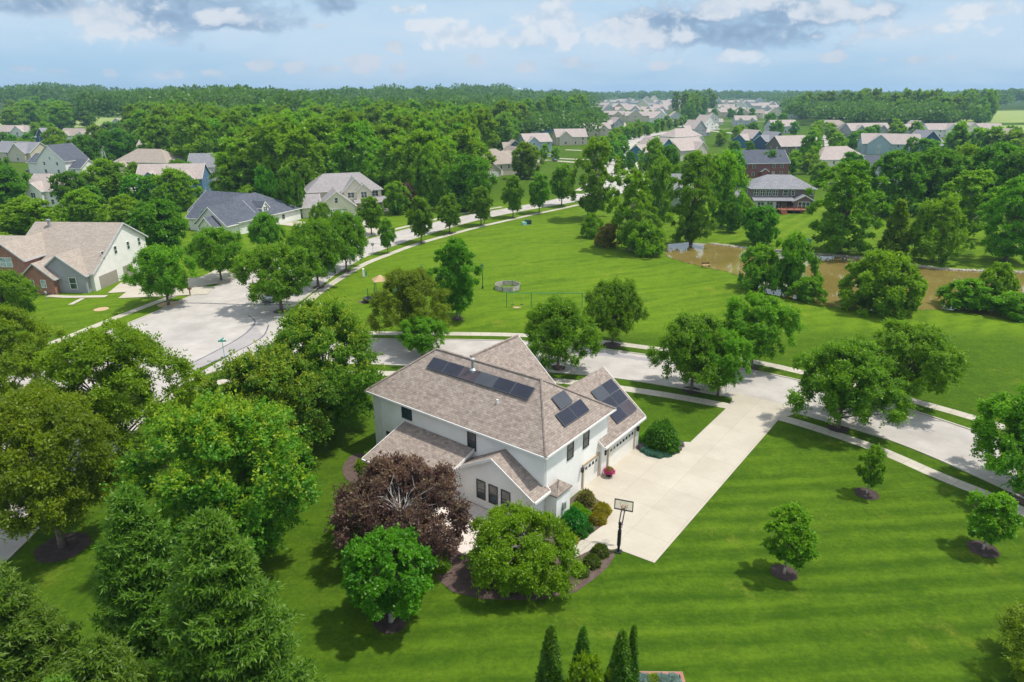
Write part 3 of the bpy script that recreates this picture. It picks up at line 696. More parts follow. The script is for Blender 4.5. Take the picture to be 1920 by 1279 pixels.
    ('rbu', 58.73, 104.78, 9.1, 6.2, 'very large round bright bush in the middle of the near pond bank', 'bushes along the near pond bank'),
    ('shr2', 73.24, 105.64, 4.6, 3.9, 'dark twiggy bush left of the arching yellow shrub', 'bushes along the near pond bank'),
    ('shr', 77.94, 106.22, 6.8, 3.2, 'arching yellow green shrub at the pond edge on the right', 'bushes along the near pond bank'),
    ('shr2', 78.3, 101.46, 3.6, 4.0, 'low bush at the right edge of the photo by the pond', 'bushes along the near pond bank'),
    ('mid3', 5.33, 278.34, 13.7, 6.3, 'round yellow green tree in front of the big tan roofed house', 'garden trees among the houses at the right'),
    ('con', 45.74, 295.09, 8.3, 2.7, 'dark evergreen, left of the pair beside the far sidewalk', 'garden trees among the houses at the right'),
    ('con', 50.87, 303.18, 8.5, 2.8, 'dark evergreen, right of the pair beside the far sidewalk', 'garden trees among the houses at the right'),
    ('mid', 52.62, 261.74, 16.0, 5.2, 'green tree left of the pair above the pond trees', 'garden trees among the houses at the right'),
    ('mid2', 58.65, 261.74, 14.1, 4.4, 'dark tree right of the pair above the pond trees', 'garden trees among the houses at the right'),
    ('mid', 70.3, 269.8, 11.0, 6.2, 'full tree rising just behind the tallest pond tree', 'garden trees among the houses at the right'),
    ('mid2', 105.67, 287.41, 10.2, 4.6, 'dark round tree in front of the red brick house', 'garden trees among the houses at the right'),
    ('mid2', 134.54, 318.4, 14.6, 5.0, 'dark green tree in front of the brown house', 'garden trees among the houses at the right'),
    ('mid', 61.16, 179.59, 6.7, 2.8, 'light green tree left of the grey house with the red deck', 'garden trees among the houses at the right'),
    ('mid2', 126.54, 261.74, 11.6, 5.0, 'green tree right of the big grey house roof', 'garden trees among the houses at the right'),
    ('mid3', 112.28, 254.13, 8.5, 3.9, 'small tree beside the grey house roof', 'garden trees among the houses at the right'),
    ('spr2', -18.42, 20.95, 10.4, 4.8, 'spruce at the very bottom edge among the others, mostly cut off', 'spruces at the lower left'),
    ('spr2', -26.96, 23.93, 10.8, 3.7, 'spruce cut off by the bottom left corner of the photo', 'spruces at the lower left'),
]
WOODS = [
    ([(-156.8, 311.7), (-106.5, 261.7), (-76.0, 203.8), (-64.8, 198.1), (-59.7, 213.9), (-48.7, 225.1), (-36.0, 216.1), (-25.3, 203.8), (-18.0, 210.8), (-11.1, 261.7), (-14.3, 342.9), (0.0, 457.7), (17.6, 586.9), (50.2, 672.5), (57.1, 610.3), (76.5, 760.9), (-24.0, 532.5), (-103.8, 532.5), (-183.7, 532.5), (-271.3, 508.8), (-204.5, 387.2)], 11.5, 215, 18, 25, 'woodland tree in the big wood', 'trees of the big wood'),
    ([(170.3, 725.2), (250.1, 909.5), (334.8, 1128.9), (399.4, 1440.1), (351.5, 1440.1), (238.2, 1052.8)], 11, 22, 17, 24, 'tall tree in the clump between the far house rows', 'trees of the clump between the far house rows'),
    ([(292.0, 760.9), (385.3, 909.5), (362.8, 760.9), (382.5, 692.6), (421.8, 672.5), (474.0, 714.0), (711.0, 1077.0), (481.7, 875.4), (400.7, 946.4), (358.3, 909.5)], 13, 48, 21, 28, 'tall tree in the wood behind the right hand houses', 'trees of the wood behind the right hand houses'),
    ([(-366.8, 508.8), (-405.6, 602.3), (-364.7, 586.9), (-360.9, 626.9), (-356.5, 672.5), (-479.9, 909.5), (-613.5, 859.2)], 13, 18, 16, 22, 'tall tree behind the far left houses', 'trees behind the far left houses'),
]
FILL = [
    (39.3, 338.8, 9.8, 3.9, 'sml', 'street tree on the left verge of the far road, near half'),
    (43.3, 355.5, 7.7, 3.4, 'sml', 'street tree on the left verge of the far road, near half'),
    (47.5, 371.2, 10.1, 3.0, 'sml', 'street tree on the left verge of the far road, near half'),
    (50.3, 386.7, 9.1, 3.5, 'sml', 'street tree on the left verge of the far road, near half'),
    (53.2, 403.0, 8.4, 3.8, 'sml', 'street tree on the left verge of the far road, near half'),
    (58.5, 419.2, 9.8, 3.0, 'sml', 'street tree on the left verge of the far road, near half'),
    (61.9, 435.4, 7.7, 3.8, 'sml', 'street tree on the left verge of the far road, near half'),
    (65.7, 453.9, 10.3, 3.8, 'sml', 'street tree on the left verge of the far road, far half'),
    (71.3, 475.7, 9.1, 3.6, 'sml', 'street tree on the left verge of the far road, far half'),
    (76.6, 495.9, 9.5, 3.9, 'sml', 'street tree on the left verge of the far road, far half'),
    (83.4, 514.9, 8.6, 3.1, 'sml', 'street tree on the left verge of the far road, far half'),
    (87.3, 534.7, 8.5, 3.5, 'sml', 'street tree on the left verge of the far road, far half'),
    (92.5, 556.2, 8.6, 3.2, 'sml', 'street tree on the left verge of the far road, far half'),
    (99.5, 576.1, 8.5, 3.4, 'sml', 'street tree on the left verge of the far road, far half'),
    (104.7, 595.6, 10.3, 2.9, 'sml', 'street tree on the left verge of the far road, far half'),
    (110.3, 617.4, 7.7, 3.7, 'sml', 'street tree on the left verge of the far road, far half'),
    (41.7, 319.6, 7.7, 2.9, 'smld', 'dark street tree on the right verge of the far road, near half'),
    (45.5, 335.8, 8.2, 3.7, 'smld', 'dark street tree on the right verge of the far road, near half'),
    (51.1, 351.3, 8.6, 3.3, 'smld', 'dark street tree on the right verge of the far road, near half'),
    (54.5, 366.5, 7.9, 3.7, 'smld', 'dark street tree on the right verge of the far road, near half'),
    (59.2, 382.1, 7.7, 3.9, 'smld', 'dark street tree on the right verge of the far road, near half'),
    (61.9, 396.6, 9.3, 3.8, 'smld', 'dark street tree on the right verge of the far road, near half'),
    (79.5, 489.1, 9.1, 3.3, 'smld', 'dark street tree on the right verge of the far road, far half'),
    (87.1, 510.2, 7.9, 3.1, 'smld', 'dark street tree on the right verge of the far road, far half'),
    (95.4, 534.5, 8.1, 3.0, 'smld', 'dark street tree on the right verge of the far road, far half'),
    (103.6, 556.2, 8.7, 3.2, 'smld', 'dark street tree on the right verge of the far road, far half'),
    (110.5, 579.4, 8.9, 3.4, 'smld', 'dark street tree on the right verge of the far road, far half'),
    (117.0, 602.2, 7.7, 3.5, 'smld', 'dark street tree on the right verge of the far road, far half'),
    (126.2, 623.2, 9.6, 4.0, 'smld', 'dark street tree on the right verge of the far road, far half'),
    (133.4, 647.2, 7.9, 3.4, 'smld', 'dark street tree on the right verge of the far road, far half'),
    (140.0, 669.9, 8.4, 3.5, 'smld', 'dark street tree on the right verge of the far road, far half'),
    (149.3, 692.6, 10.3, 3.5, 'smld', 'dark street tree on the right verge of the far road, far half'),
    (94.0, 525.0, 7.9, 3.0, 'sml', 'small street tree between the stepped houses and the far road'),
    (106.3, 555.4, 7.7, 3.7, 'sml', 'small street tree between the stepped houses and the far road'),
    (119.8, 587.8, 8.0, 3.0, 'sml', 'small street tree between the stepped houses and the far road'),
    (130.5, 618.6, 8.7, 3.6, 'sml', 'small street tree between the stepped houses and the far road'),
    (143.4, 651.2, 8.7, 3.4, 'sml', 'small street tree between the stepped houses and the far road'),
    (156.4, 682.6, 7.7, 3.4, 'sml', 'small street tree between the stepped houses and the far road'),
    (168.0, 713.6, 8.6, 3.4, 'sml', 'small street tree between the stepped houses and the far road'),
    (180.5, 746.0, 8.4, 3.3, 'sml', 'small street tree between the stepped houses and the far road'),
    (167.6, 399.9, 9.3, 4.0, 'sml', 'street tree on the left side of the straight far street'),
    (180.5, 426.0, 10.4, 4.1, 'sml', 'street tree on the left side of the straight far street'),
    (191.1, 450.2, 10.7, 4.2, 'sml', 'street tree on the left side of the straight far street'),
    (202.2, 476.0, 11.1, 4.0, 'sml', 'street tree on the left side of the straight far street'),
    (215.8, 501.4, 10.1, 3.8, 'sml', 'street tree on the left side of the straight far street'),
    (223.6, 525.9, 11.3, 3.8, 'sml', 'street tree on the left side of the straight far street'),
    (236.8, 550.4, 10.7, 3.4, 'sml', 'street tree on the left side of the straight far street'),
    (248.2, 574.8, 10.5, 3.7, 'sml', 'street tree on the left side of the straight far street'),
    (182.0, 394.7, 10.4, 4.1, 'sml', 'street tree on the right side of the straight far street'),
    (190.0, 418.0, 9.8, 4.0, 'sml', 'street tree on the right side of the straight far street'),
    (201.1, 445.9, 10.4, 3.3, 'sml', 'street tree on the right side of the straight far street'),
    (212.5, 469.8, 8.7, 3.4, 'sml', 'street tree on the right side of the straight far street'),
    (222.2, 495.4, 9.1, 3.3, 'sml', 'street tree on the right side of the straight far street'),
    (233.2, 522.0, 10.3, 3.9, 'sml', 'street tree on the right side of the straight far street'),
    (242.6, 549.9, 8.5, 3.7, 'sml', 'street tree on the right side of the straight far street'),
    (253.2, 573.7, 8.8, 4.2, 'sml', 'street tree on the right side of the straight far street'),
    (198.5, 412.3, 10.3, 3.5, 'smld', 'dark garden tree below the tan hipped far house'),
    (213.0, 434.9, 10.2, 4.5, 'smld', 'dark garden tree below the tan hipped far house'),
    (228.1, 456.2, 10.9, 4.2, 'smld', 'dark garden tree below the tan hipped far house'),
    (238.8, 475.4, 10.3, 4.1, 'smld', 'dark garden tree below the tan hipped far house'),
    (255.8, 501.2, 10.3, 3.8, 'smld', 'dark garden tree below the tan hipped far house'),
    (130.2, 444.9, 7.9, 3.6, 'sml', 'garden tree on the lawn behind the stepped row'),
    (134.3, 455.2, 9.3, 3.9, 'sml', 'garden tree on the lawn behind the stepped row'),
    (138.7, 466.8, 8.3, 3.3, 'sml', 'garden tree on the lawn behind the stepped row'),
    (149.8, 475.6, 10.2, 3.9, 'sml', 'garden tree on the lawn behind the stepped row'),
    (153.1, 483.8, 10.3, 3.5, 'sml', 'garden tree on the lawn behind the stepped row'),
    (158.0, 493.5, 10.3, 3.5, 'sml', 'garden tree on the lawn behind the stepped row'),
    (163.2, 504.0, 8.0, 3.6, 'sml', 'garden tree on the lawn behind the stepped row'),
    (113.5, 360.4, 8.7, 3.3, 'smld', 'dark bush tree above the red brick house'),
    (116.9, 372.1, 7.5, 3.4, 'smld', 'dark bush tree above the red brick house'),
    (127.6, 380.6, 7.4, 2.7, 'smld', 'dark bush tree above the red brick house'),
    (241.6, 675.6, 12.4, 4.5, 'smld', 'dark tree behind the twin gabled grey white house'),
    (249.7, 689.1, 12.9, 4.0, 'smld', 'dark tree behind the twin gabled grey white house'),
    (262.3, 696.4, 12.1, 4.3, 'smld', 'dark tree behind the twin gabled grey white house'),
    (269.2, 709.1, 11.9, 4.3, 'smld', 'dark tree behind the twin gabled grey white house'),
    (272.8, 509.7, 10.3, 4.6, 'sml', 'garden tree before the stacked gable house'),
    (275.6, 513.0, 13.4, 5.1, 'sml', 'garden tree before the stacked gable house'),
    (276.9, 511.6, 11.7, 5.1, 'sml', 'garden tree before the stacked gable house'),
    (289.6, 510.1, 11.9, 5.6, 'sml', 'garden tree before the stacked gable house'),
    (236.6, 378.1, 16.6, 5.5, 'sml', 'tree right of the navy house above the dark mass'),
    (238.5, 378.2, 13.0, 6.6, 'sml', 'tree right of the navy house above the dark mass'),
    (244.2, 371.5, 14.0, 6.5, 'sml', 'tree right of the navy house above the dark mass'),
    (248.5, 365.8, 14.9, 6.1, 'sml', 'tree right of the navy house above the dark mass'),
    (247.7, 363.8, 13.4, 6.2, 'sml', 'tree right of the navy house above the dark mass'),
    (252.8, 358.3, 13.8, 6.6, 'sml', 'tree right of the navy house above the dark mass'),
    (255.2, 359.6, 12.9, 6.4, 'sml', 'tree right of the navy house above the dark mass'),
    (202.6, 359.5, 10.6, 3.5, 'smld', 'dark tree left of the pale blue house'),
    (206.5, 354.8, 10.4, 4.5, 'smld', 'dark tree left of the pale blue house'),
    (210.5, 354.3, 9.4, 4.5, 'smld', 'dark tree left of the pale blue house'),
    (211.8, 357.2, 9.7, 3.6, 'smld', 'dark tree left of the pale blue house'),
    (182.8, 547.1, 8.8, 3.9, 'smld', 'dark garden tree among the teal and navy houses'),
    (184.9, 547.3, 10.2, 4.3, 'smld', 'dark garden tree among the teal and navy houses'),
    (200.6, 548.0, 9.8, 3.8, 'smld', 'dark garden tree among the teal and navy houses'),
    (205.4, 551.6, 11.3, 3.8, 'smld', 'dark garden tree among the teal and navy houses'),
    (207.5, 553.7, 9.0, 4.2, 'smld', 'dark garden tree among the teal and navy houses'),
    (219.6, 555.8, 10.2, 4.1, 'smld', 'dark garden tree among the teal and navy houses'),
    (224.8, 910.3, 10.2, 4.3, 'smld', 'dark tree in the farthest house rows right of the middle'),
    (239.8, 903.6, 10.1, 3.8, 'smld', 'dark tree in the farthest house rows right of the middle'),
    (254.3, 904.4, 11.7, 4.2, 'smld', 'dark tree in the farthest house rows right of the middle'),
    (254.9, 912.2, 9.7, 3.5, 'smld', 'dark tree in the farthest house rows right of the middle'),
    (274.0, 905.3, 12.2, 4.0, 'smld', 'dark tree in the farthest house rows right of the middle'),
    (280.7, 914.2, 9.4, 4.3, 'smld', 'dark tree in the farthest house rows right of the middle'),
    (287.3, 903.9, 12.5, 4.2, 'smld', 'dark tree in the farthest house rows right of the middle'),
    (301.0, 903.3, 12.6, 4.2, 'smld', 'dark tree in the farthest house rows right of the middle'),
    (120.5, 903.7, 9.3, 3.3, 'sml', 'tree in the farthest house rows left of the middle'),
    (125.6, 906.8, 9.3, 3.3, 'sml', 'tree in the farthest house rows left of the middle'),
    (142.5, 903.7, 9.9, 3.7, 'sml', 'tree in the farthest house rows left of the middle'),
    (163.7, 908.4, 9.9, 3.5, 'sml', 'tree in the farthest house rows left of the middle'),
    (174.8, 910.7, 9.6, 3.4, 'sml', 'tree in the farthest house rows left of the middle'),
    (181.4, 902.0, 8.2, 3.0, 'sml', 'tree in the farthest house rows left of the middle'),
    (208.5, 909.2, 9.7, 3.0, 'sml', 'tree in the farthest house rows left of the middle'),
    (117.3, 293.1, 9.3, 3.4, 'sml', 'small tree below the brown gabled house'),
    (123.7, 295.0, 8.1, 3.1, 'sml', 'small tree below the brown gabled house'),
    (129.6, 303.4, 10.0, 3.1, 'sml', 'small tree below the brown gabled house'),
    (85.1, 277.4, 9.0, 3.7, 'smld', 'dark tree left of the red brick house'),
    (86.8, 278.3, 8.6, 4.5, 'smld', 'dark tree left of the red brick house'),
    (89.1, 280.1, 10.6, 4.2, 'smld', 'dark tree left of the red brick house'),
    (11.1, 359.2, 6.2, 2.9, 'sml', 'small tree in the lawns by the big tan house'),
    (16.3, 357.6, 7.5, 2.5, 'sml', 'small tree in the lawns by the big tan house'),
    (22.1, 353.7, 6.4, 2.4, 'sml', 'small tree in the lawns by the big tan house'),
    (78.7, 284.7, 8.6, 3.8, 'sml', 'small tree just right of the tallest pond tree, behind it'),
    (79.4, 269.5, 9.6, 4.3, 'sml', 'small tree just right of the tallest pond tree, behind it'),
    (77.9, 258.1, 9.5, 4.5, 'sml', 'small tree just right of the tallest pond tree, behind it'),
    (-291.6, 407.4, 10.3, 3.4, 'smld', 'dark tree at the grey roofed left edge house'),
    (-293.1, 415.8, 8.8, 3.5, 'smld', 'dark tree at the grey roofed left edge house'),
    (-288.3, 423.3, 9.1, 3.8, 'smld', 'dark tree at the grey roofed left edge house'),
    (-232.7, 361.5, 11.2, 4.5, 'sml', 'tree above the slate roofed gable house'),
    (-230.7, 378.1, 9.2, 3.9, 'sml', 'tree above the slate roofed gable house'),
    (-239.8, 394.9, 9.3, 4.4, 'sml', 'tree above the slate roofed gable house'),
    (-245.2, 411.6, 8.6, 5.1, 'sml', 'tree above the slate roofed gable house'),
    (-174.7, 334.6, 8.7, 4.0, 'smld', 'dark tree above the tan hipped house at the left'),
    (-174.3, 342.2, 7.9, 4.1, 'smld', 'dark tree above the tan hipped house at the left'),
    (-168.3, 352.7, 10.0, 3.7, 'smld', 'dark tree above the tan hipped house at the left'),
    (-285.5, 505.1, 12.0, 5.6, 'smld', 'dark tree beside the far light grey house at the left'),
    (-272.9, 497.8, 12.8, 6.2, 'smld', 'dark tree beside the far light grey house at the left'),
    (-263.7, 488.5, 13.2, 5.0, 'smld', 'dark tree beside the far light grey house at the left'),
    (-255.4, 479.4, 10.5, 5.9, 'smld', 'dark tree beside the far light grey house at the left'),
    (-352.1, 528.0, 9.8, 4.4, 'sml', 'small tree by the navy house far left'),
    (-347.1, 520.3, 10.8, 5.1, 'sml', 'small tree by the navy house far left'),
    (-337.4, 514.2, 11.7, 4.3, 'sml', 'small tree by the navy house far left'),
    (-328.2, 510.0, 10.6, 4.4, 'sml', 'small tree by the navy house far left'),
    (-116.8, 214.0, 8.6, 4.1, 'smld', 'dark tree left of the blue house'),
    (-110.3, 212.7, 8.6, 4.1, 'smld', 'dark tree left of the blue house'),
    (-126.7, 265.0, 8.4, 4.0, 'smld', 'dark shrub tree between the blue and tan houses'),
    (-125.3, 268.6, 7.4, 3.8, 'smld', 'dark shrub tree between the blue and tan houses'),
    (-125.0, 200.6, 6.1, 3.2, 'smld', 'dark bush under the beige roofed white house'),
    (-124.5, 205.2, 6.5, 3.0, 'smld', 'dark bush under the beige roofed white house'),
    (-108.9, 144.1, 4.3, 2.6, 'sml', 'small tree at the left edge behind the brick house'),
    (-103.9, 136.5, 5.5, 3.4, 'sml', 'small tree at the left edge behind the brick house'),
    (-104.7, 262.7, 8.8, 3.8, 'smld', 'dark tree left of the plain grey roofed house'),
    (-103.3, 265.8, 9.2, 4.4, 'smld', 'dark tree left of the plain grey roofed house'),
    (341.4, 498.6, 9.1, 3.6, 'smld', 'dark tree behind the house at the right edge'),
    (340.4, 487.5, 10.2, 4.4, 'smld', 'dark tree behind the house at the right edge'),
    (334.8, 472.6, 10.1, 4.0, 'smld', 'dark tree behind the house at the right edge'),
    (70.8, 890.9, 17.3, 6.8, 'smld', 'dark tree at the far right tip of the big wood'),
    (87.0, 960.7, 16.5, 5.3, 'smld', 'dark tree at the far right tip of the big wood'),
    (104.9, 1019.8, 13.9, 6.9, 'smld', 'dark tree at the far right tip of the big wood'),
]
CLEARS = [
    [(0.0, 356.5), (37.9, 356.5), (86.5, 725.2), (164.0, 1585.3), (287.6, 2166.2), (511.3, 2166.2), (674.9, 1904.8), (565.7, 1485.5), (274.3, 714.0), (288.9, 644.4), (325.1, 586.9), (373.5, 586.9), (347.7, 508.8), (262.3, 356.5), (148.2, 196.3), (36.7, 196.3)],
    [(-640, 680), (-380, 600), (-370, 900), (-720, 1000)],
    [(-480, 500), (-410, 540), (-500, 780), (-640, 720)],
    [(340, 480), (530, 540), (640, 780), (420, 720)],
    [(460, 740), (920, 880), (1020, 1330), (580, 1220)],
    [(-139.2, 179.6), (-457.9, 618.5), (-328.4, 618.5), (-204.5, 387.2), (-145.0, 287.4), (-74.5, 179.6)],
]
RINGS = [
    (-34.57, 43.88, 1.9, MULCHR),
    (-36.01, 56.55, 1.6, MULCHR),
    (-8.01, 36.01, 1.1, MULCHR),
    (19.83, 40.91, 0.95, MULCHR),
    (30.92, 51.29, 1.0, MULCHR),
    (36.09, 43.62, 1.1, MULCHR),
    (5.81, 80.06, 1.0, MULCHR),
    (13.85, 88.36, 1.2, MULCHR),
    (21.01, 73.17, 1.1, MULCHR),
    (30.28, 80.06, 1.0, MULCHR),
    (33.93, 63.6, 1.1, MULCHR),
    (44.11, 50.54, 1.2, MULCHR),
    (-56.45, 107.4, 1.7, STRAW),
    (-53.51, 121.76, 1.7, STRAW),
    (-34.58, 117.77, 1.1, MULCH),
    (-32.14, 129.26, 0.9, MULCH),
    (-36.68, 103.65, 1.3, MULCH),
    (-34.11, 164.73, 0.9, MULCH),
    (-8.38, 99.87, 0.9, MULCHR),
    (-66.01, 104.78, 1.1, STRAW),
    (112.77, 151.46, 1.6, STRAW),
    (-20.89, 155.46, 0.8, MULCH),
    (-15.35, 166.71, 0.8, MULCH),
]
FARROADS = [
    (6, [(35.1, 261.7), (51.1, 278.3), (60.3, 261.7), (68.5, 240.1), (90.7, 245.6)]),
    (6, [(291.2, 672.5), (226.6, 508.8), (175.8, 387.2), (170.4, 350.9)]),
    (6, [(165.1, 714.0), (173.4, 626.9), (192.5, 558.4), (229.2, 508.8)]),
    (6, [(133.6, 946.4), (213.4, 843.7), (297.0, 814.1)]),
    (6, [(-196.8, 261.7), (-164.7, 261.7), (-137.1, 251.2), (-113.2, 221.7)]),
    (7, [(244.5, 508.8), (265.4, 476.9), (262.3, 356.5)]),
]
FARDRIVES = [
    (4, [(49.8, 412.0), (31.7, 419.6)]),
    (4, [(40.0, 356.5), (22.1, 365.2)]),
    (4, [(32.5, 342.9), (16.2, 356.5)]),
    (4, [(89.7, 476.9), (68.2, 453.2)]),
    (4, [(74.9, 404.6), (57.1, 387.2)]),
    (4, [(63.9, 350.9), (48.8, 337.7)]),
    (6, [(-33.0, 164.1), (-42.4, 185.9)]),
    (6, [(-49.6, 175.8), (-59.5, 181.1)]),
    (7, [(-54.6, 130.9), (-55.9, 122.9), (-63.6, 119.2), (-70.8, 117.4)]),
    (5, [(-53.0, 115.7), (-58.6, 114.7), (-67.0, 113.3)]),
    (1.3, [(-79.4, 112.4), (-75.4, 111.7), (-69.2, 112.0)]),
    (0.8, [(-72.5, 110.8), (-72.4, 107.1)]),
    (5, [(-102.4, 196.3), (-98.4, 200.9)]),
]
CARS = [(-42.5, 184.3, -1.047, PB, 'dark blue car parked before the cream garage door', False),
    (19.12, 371.28, 0.087, PW, 'white car on the driveway of the big tan house', True),
    (43.5, 462.38, 0.087, PW, 'small white car on a driveway by the far road', False),
    (-39.99, 110.15, 1.309, PG, 'grey car parked at the kerb under the dull green corner tree', False),
    (-106.77, 244.17, 0.175, PW, 'white car beside the blue house', True),
    (14.99, 359.39, 1.396, PW, 'white car nose out beside the tan house wall', False),
    (226.18, 508.8, 1.484, PR, 'red car on the tree lined street far right', False),
    (21.3, 350.95, 1.745, PG, 'grey car on the second driveway left of the far road', False),
    (89.71, 237.49, 0.349, PW, 'white car half hidden right of the pond trees by the deck house', True),
    (167.34, 508.8, 0.175, PB, 'dark car in front of the twin gabled far house', False),
    (231.99, 467.13, 1.396, PG, 'grey car before the stacked gable house', False),
    (-105.6, 198.08, 0.524, PR, 'red car behind the olive trees at the left', False),
    (-208.12, 303.18, 0.000, PG, 'dark car beside the slate roofed white house', True)]
FARSHORE = [(46.2, 156.1), (54.8, 150.3), (61.1, 148.2), (66.8, 145.0), (71.7, 143.0), (75.9, 140.0), (80.5, 136.3), (85.8, 132.2), (92.1, 130.5), (100.1, 129.3), (109.8, 125.2)]
LAMP = (-5.21, 117.07)
SWING = (5.220000000000001, 105.785)
SWR = -0.023805026185070455
SWL = 12.183451891808003
PIT = (-0.76, 117.07)
PITR = 2.35
PLAY = (-20.46, 110.78)
SPIN = (-23.61, 108.91)
BENCH = (38.55, 132.68)
UTIL = [(-28.0, 125.21), (-27.57, 125.61), (4.2, 178.82), (3.21, 178.07), (-17.73, 130.1), (-30.93, 105.35)]
SSIGN = (-37.37, 82.61)
RSIGN = (-29.39, 141.99)
MAIL = (-55.05, 112.37)
MAIL2 = (-7.31, 179.59)
PSIGN = (-33.73, 126.4)
BLUE = (65.67, 149.8)
BLUE2 = (-76.45, 107.7)
RB = (8.68, 31.38)
TOWER = (60, 6500)
MASTS = [(-1340, 5600, 78), (-1310, 5600, 70)]

# ------------------------------------------------------------ foliage
def norm(a):
    return a / np.maximum(np.linalg.norm(a, axis=-1, keepdims=True), 1e-6)


def leaves(rng, P, D, L, Wd, jit=.6, up=.35):
    """one pointed four-cornered leaf (or spray of leaves) per point"""
    n = len(P)
    Dn = norm(D)
    d = norm(Dn * .55 + rng.normal(0, jit + .25, (n, 3)))
    nr = norm(rng.normal(0, .55, (n, 3)) + Dn * .9 + np.array([0, 0, up * 1.6]))
    s = norm(np.cross(d, nr))
    nn = np.cross(s, d)
    l = (L * rng.uniform(.45, 1.6, n))[:, None]
    wd = (Wd * rng.uniform(.7, 1.3, n))[:, None]
    V = np.stack([P, P + d * l * .45 + s * wd - nn * wd * .35, P + d * l, P + d * l * .5 - s * wd - nn * wd * .35], 1).reshape(-1, 3)
    return V


class Crown:
    def __init__(s, seed):
        s.rng = np.random.default_rng(seed)
        s.V = []; s.tint = []; s.tip = []
        s.cl = []

    def clumps(s, n, R, zb, zt, prof, cr, fr=(.5, .95), lump=.15, hole=None):
        """clump centres spread through an envelope"""
        r = s.rng
        ph0 = r.uniform(0, 7)
        out = []
        for i in range(n):
            t = (i + .5) / n
            ph = i * 2.399963 + ph0 + r.normal(0, .25)
            t = min(1, max(0, t + r.normal(0, .03)))
            # area weighting along height
            f = r.uniform(*fr) ** .6 if i % 3 else r.uniform(.1, fr[0])
            lob = 1 + lump * math.sin(3 * ph + ph0) * math.cos(5 * t + ph0 * 2) + r.normal(0, lump * .4)
            rad = R * prof(t) * lob * f
            c = np.array([rad * math.cos(ph), rad * math.sin(ph), zb + (zt - zb) * t + r.normal(0, .02) * (zt - zb)])
            if hole is not None and np.linalg.norm((c - hole[0]) / hole[1]) < 1: continue
            out.append((c, cr * r.uniform(.7, 1.3)))
        s.cl += out
        return s

    def spray(s, ntw, per, L, Wd, up=.5, out=.8, droop=0.0, wid=.12, s0=.5, flat=1.0, cz=0.0, jit=.55, lup=.35):
        r = s.rng
        if not s.cl: return s
        C = np.array([c for c, _ in s.cl]); Rr = np.array([q for _, q in s.cl])
        k = r.choice(len(C), ntw, p=Rr ** 2 / (Rr ** 2).sum())
        c = C[k]; q = Rr[k][:, None]
        o = c - np.array([0, 0, cz]); o[:, 2] *= .6
        ow = norm(o)
        u = norm(norm(r.normal(0, 1, (ntw, 3))) + ow * out + np.array([0, 0, up]))
        u[:, 2] *= flat
        length = q * r.uniform(.7, 1.15, (ntw, 1)) * np.where(r.random((ntw, 1)) < .12, 1.5, 1.0)
        ct = r.random(len(C))[k]
        ss = r.uniform(s0, 1, (ntw, per))
        P = c[:, None] + u[:, None] * (length[:, None] * ss[..., None])
        P[..., 2] -= droop * (length * ss ** 2)
        P += r.normal(0, wid, P.shape) * (1.15 - ss[..., None] * .7)
        D = np.repeat(u[:, None], per, 1)
        D[..., 2] -= droop * 1.2
        P = P.reshape(-1, 3); D = D.reshape(-1, 3)
        s.V.append(leaves(r, P, D, L, Wd, jit, lup))
        n = len(P)
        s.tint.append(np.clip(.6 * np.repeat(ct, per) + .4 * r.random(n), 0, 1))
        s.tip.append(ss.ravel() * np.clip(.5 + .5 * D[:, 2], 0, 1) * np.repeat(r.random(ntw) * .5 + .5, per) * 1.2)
        return s

    def raw(s, P, D, L, Wd, jit=.3, tip=None, lup=.3):
        s.V.append(leaves(s.rng, P, D, L, Wd, jit, lup))
        s.tint.append(s.rng.random(len(P)))
        s.tip.append(np.zeros(len(P)) if tip is None else tip)
        return s

    def mesh(s, name, mat):
        V = np.concatenate(s.V)
        F = np.arange(len(V)).reshape(-1, 4)
        return npmesh(name, V, F, [mat], {'tint': np.concatenate(s.tint), 'tip': np.concatenate(s.tip)})


def trunk_mesh(seed, h, r0, crown, mat, nl=14, lean=.03, bare=.9):
    rn = random.Random(seed)
    mb = MB()
    pts = []; rad = []
    ax, ay = rn.uniform(-lean, lean), rn.uniform(-lean, lean)
    for i in range(7):
        t = i / 6
        pts.append((ax * h * t * t, ay * h * t * t, -.15 + h * .82 * t))
        rad.append(r0 * (1.35 if i == 0 else 1) * (1 - .8 * t))
    mb.tube(pts, rad, 8)
    cl = crown.cl[:]
    rn.shuffle(cl)
    for c, q in cl[:nl]:
        z0 = max(.12 * h, min(.7 * h, c[2] * rn.uniform(.35, .6)))
        t = z0 / (h * .82)
        a = Vector((ax * h * t * t, ay * h * t * t, z0))
        b = Vector(c)
        m = a.lerp(b, .5) + Vector((0, 0, .08 * h * rn.random()))
        rr = r0 * .42 * (1 - t * .5)
        mb.tube([a, m, b], [rr, rr * .6, rr * .2], 5)
    me = mb.mesh('trunk', mat)
    for p in me.polygons: p.use_smooth = True
    return me


